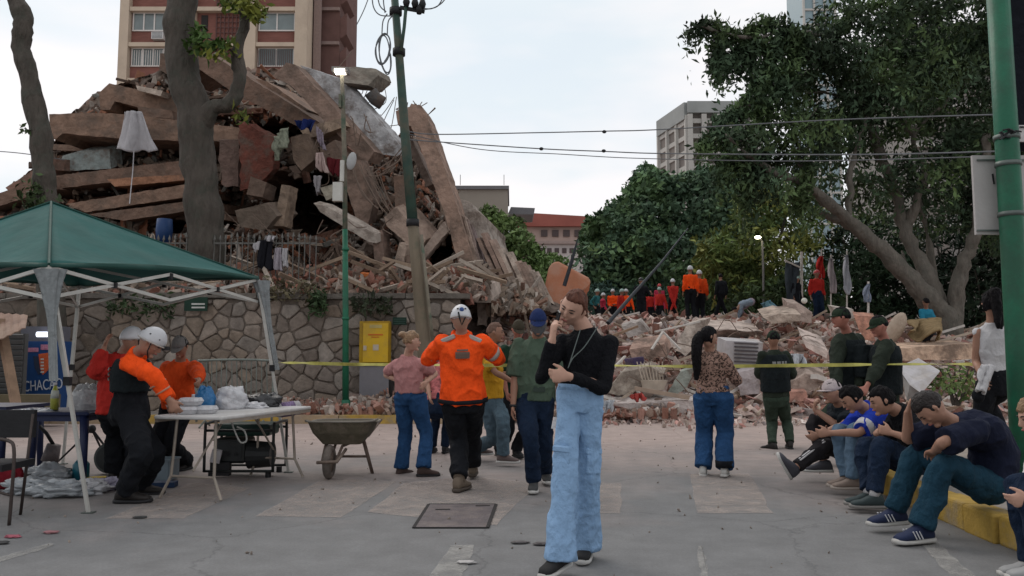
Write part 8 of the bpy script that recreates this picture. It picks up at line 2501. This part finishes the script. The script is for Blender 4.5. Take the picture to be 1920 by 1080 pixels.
# black shirt man
J = fixbs(person("man in a black T-shirt sitting between the blue shirt and the navy one", G(1660, 925), 1.72, 262, pel=(1706, 872, 6.95), neck=(1684, 772, 6.9), head=(1654, 752, 6.85), hyaw=262, hpitch=18, syaw=262, bend=(.09, 0, .03),
    wr=(1648, 816, 6.95), er=(1680, 850, 7.3), wl=(1672, 812, 6.65), el=(1712, 838, 6.5), ar=(1628, 925, 6.75), al=(1640, 930, 6.6), kr=(1600, 800, 7.0), kl=(1615, 800, 6.6), tr=262, tl=258,
    sk=SK_MED, q=.009, curl=(.9, .9), top=dict(m=BLKC, sleeve=.42, off=.020, hem=.0, boxy=True, fold=.012, name="tshirt"), bot=dict(m=DEN_D, th=.115, kn=.086, he=.072, fold=.014, end=.93, name="jeans"), shoe=dict(m=mat("green_grey_trainer", (.035, .05, .052)), sole=SOLEG), hair=dict(m=HAIRB, vol=1.4, front=.42, low=-.3)))
mb = MB(); mb.box(J['HL'].lerp(J['HR'], .5) + Vector((-.02, -.03, .02)), (.014, .075, .15), rotm(.3, 1.2, .2)); o = one(mb, "smartphone", mat("black_glass"), "phone held by the man in the black T-shirt", "phone")
for A in (J['AR'], J['AL']): ring(J, "sock", A + Vector((0, 0, .0)), A + Vector((.01, 0, .07)), .042, .04, WTOP_)
# navy man
J = fixbs(person("man in a navy T-shirt sitting bent forward with his hand on his head", G(1740, 985), 1.78, 275, pel=(1850, 912, 5.72), neck=(1792, 800, 5.62), head=(1744, 766, 5.56), hyaw=262, hpitch=58, syaw=268, bend=(.16, .02, .10),
    wr=(1702, 772, 5.74), er=(1680, 850, 5.95), wl=(1752, 846, 5.60), el=(1680, 850, 5.0), ar=(1678, 955, 5.92), al=(1728, 986, 5.52), kr=(1680, 780, 5.95), kl=(1710, 780, 5.45), tr=(-.97, -.15, -.02), tl=(-.95, -.25, 0),
    sk=SK_MED, q=.008, curl=(.5, .5), hd={'r': ((.35, -.05, .93), (.6, -.5, -.5)), 'l': ((.2, .9, -.2), (0, .4, -1))}, top=dict(m=NAVY, sleeve=.46, off=.022, hem=.02, boxy=True, fold=.014, sw=.066, name="tshirt"),
    bot=dict(m=DEN_T, th=.112, kn=.090, he=.080, fold=.015, waist=.12, name="jeans"), shoe=dict(m=mat("navy_trainer", (.014, .022, .06)), sole=SOLEW, stripe=True, size=1.08), hair=dict(m=mat("dark_brown_hair", (.016, .011, .010), rough=.5, var=.4, scale=30, bump=.8, bscale=70), vol=1.1, front=.45, low=-.2)))
# right edge woman
J = fixbs(person("light-haired person in a white shirt sitting at the right end, hand to chin", G(1930, 1065), 1.66, 262, pel=(1982, 958, 4.75), neck=(1968, 838, 4.6), head=(1944, 782, 4.55), hyaw=262, hpitch=16, syaw=266, bend=(.07, 0, .02),
    wr=(1942, 872, 4.45), er=(1930, 940, 4.5), wl=(1935, 935, 4.4), el=(1975, 945, 4.3), ar=(1938, 1050, 4.62), al=(1955, 1056, 4.45), kr=(1910, 900, 4.6), kl=(1920, 905, 4.4), tr=262, tl=262,
    sk=SK_LIGHT, fem=True, q=.008, curl=(.9, .5), top=dict(m=WTOP_, sleeve=.46, off=.02, hem=.05, boxy=True, fold=.012, name="shirt"), bot=dict(m=DEN_D, th=.11, kn=.088, he=.08, fold=.014, name="jeans"), shoe=dict(m=mat("pale_grey_trainer", (.3, .3, .3)), sole=SOLEW), hair=dict(m=HAIRBL, vol=1.3, front=.35, low=-.5)))

# --------------------------------------------------------------- the people on the rubble
def far(label, px, feet, topy, Y, yaw, topm, botm, hat=None, q=.022, sk=SK_TAN, **kw):
    z0 = ZG(feet, Y); H = max(1.4, min(1.85, ZG(topy, Y) - z0)); H = kw.pop('H', H)
    g = Vector((P(px, feet, Y).x, Y, z0))
    J = fixbs(person(label, g, H, yaw, sk=sk, q=q, face=False, top=dict(m=topm, sleeve=.9, off=.016, hem=.08, fold=.012, sw=.055, name="jacket"), bot=dict(m=botm, th=.108, kn=.085, he=.075, fold=.012), shoe=dict(m=BOOTB, boot=.12), build=1.02, **kw))
    if hat is not None: helmet(J, hat, vents=False, strap=False)
    return J
HELG = mat("green_white_helmet", (.30, .42, .38), rough=.4, bump=0)
REDC = mat("red_helmet", (.42, .025, .03), rough=.4, bump=0)
PNK = cloth_mat("pink_red_jacket", (.45, .04, .08))
def at(px, py, Y): return P(px, py, Y)
far("rescuer in bright orange and white helmet standing on the crest, left of two", 1296, 598, 499, 27, 182, ORJ, BLKT, HELM)
far("rescuer in orange half hidden by the one beside him on the crest", 1313, 605, 507, 27.6, 170, ORD, BLKT, HELM)
far("lone man in black standing with legs apart on the crest", 1353, 597, 513, 27, 196, BLKT, BLKC, None, hair=dict(m=HAIRB, q=.015), ar=P(1342, 591, 27), al=P(1365, 594, 27))
far("figure in pale blue bending right over among the rubble", 1388, 598, 545, 26.5, 255, cloth_mat("pale_blue_overall", (.22, .27, .33)), cloth_mat("lilac_trousers", (.28, .23, .27)), None, H=1.7,
    pel=P(1408, 566, 26.5), neck=P(1388, 572, 26.3), head=P(1378, 582, 26.2), hpitch=60, wr=P(1380, 598, 26.2), wl=P(1384, 600, 26.3), ar=P(1400, 600, 26.4), al=P(1384, 602, 26.4), hair=dict(m=HAIRB, q=.015))
far("worker in black with a green-white helmet near the dark banner", 1497, 598, 524, 26, 20, BLKT, BLKT, HELG)
far("man in a red helmet, black vest and jeans below the red flag", 1534, 606, 507, 26, 4, REDJ, DEN_D, REDC)
J = bpy.data.objects[[o.name for o in COL.objects if o.name.startswith("person")][-1]]
for (x, feet, ty, Y, yaw, tm, hat, lab) in [
    (1117, 618, 542, 34, 10, cloth_mat("teal_jacket", (.03, .13, .14)), HELG, "teal-jacketed worker at the far left of the rescuers behind the rubble"),
    (1131, 618, 545, 35, 30, PNK, HELM, "red-jacketed worker in a white helmet right beside the teal one"),
    (1147, 616, 532, 35, -10, ORJ, HELM, "worker in a red-orange vest whose white helmet stands clear above the rest"),
    (1166, 618, 546, 34, 15, REDJ, HELG, "short worker with a pale green helmet between two white helmets"),
    (1178, 618, 538, 34, 0, ORJ, HELM, "orange-vested worker just left of the tall one in black"),
    (1238, 604, 522, 36, 5, PNK, REDC, "pink-red dressed worker standing highest, without a white helmet"),
    (1241, 616, 538, 33.5, -5, REDJ, HELG, "worker in a red-edged vest and pale helmet in front of the pink-red one"),
    (1262, 606, 546, 31, 60, REDJ, HELM, "red-jacketed worker with a white helmet standing alone left of the two orange ones"),
    (1094, 612, 552, 33, 40, ORD, REDC, "orange worker with a red helmet just right of the orange mattress"),
    (1222, 616, 548, 36, 10, REDJ, None, "red-jacketed worker bent low between the tall black figure and the pale helmet")]:
    v_ = math.sin(x * 1.7); far(lab, x + 3 * v_, feet, ty, Y, yaw * 3 + 30 * v_, tm, BLKT, hat, q=.021, H=1.72 - .12 * (x % 3 == 0), wr=P(x - 7 + 4 * v_, 585 - 10 * (x % 2), Y - .2), wl=P(x + 8 - 3 * v_, 583 - 12 * (x % 3 == 1), Y - .25))
far("tall figure in black with a black helmet carrying gear among the red jackets", 1203, 612, 502, 30.5, -5, BLKT, BLKT, mat("black_helmet", (.01, .01, .011), rough=.3), q=.024, wr=P(1186, 556, 30.2), wl=P(1222, 552, 30.2), H=1.85)
far("figure in a cyan shirt crouching at the foot of the pale forked trunk", 1738, 622, 560, 20.8, 200, cloth_mat("cyan_shirt", (.02, .17, .26)), BLKT, None, q=.018, H=1.6, pel=P(1740, 612, 20.8), neck=P(1736, 580, 20.7), head=P(1736, 567, 20.6), ar=P(1728, 622, 20.6), al=P(1750, 622, 20.6), hair=dict(m=HAIRB, q=.014))
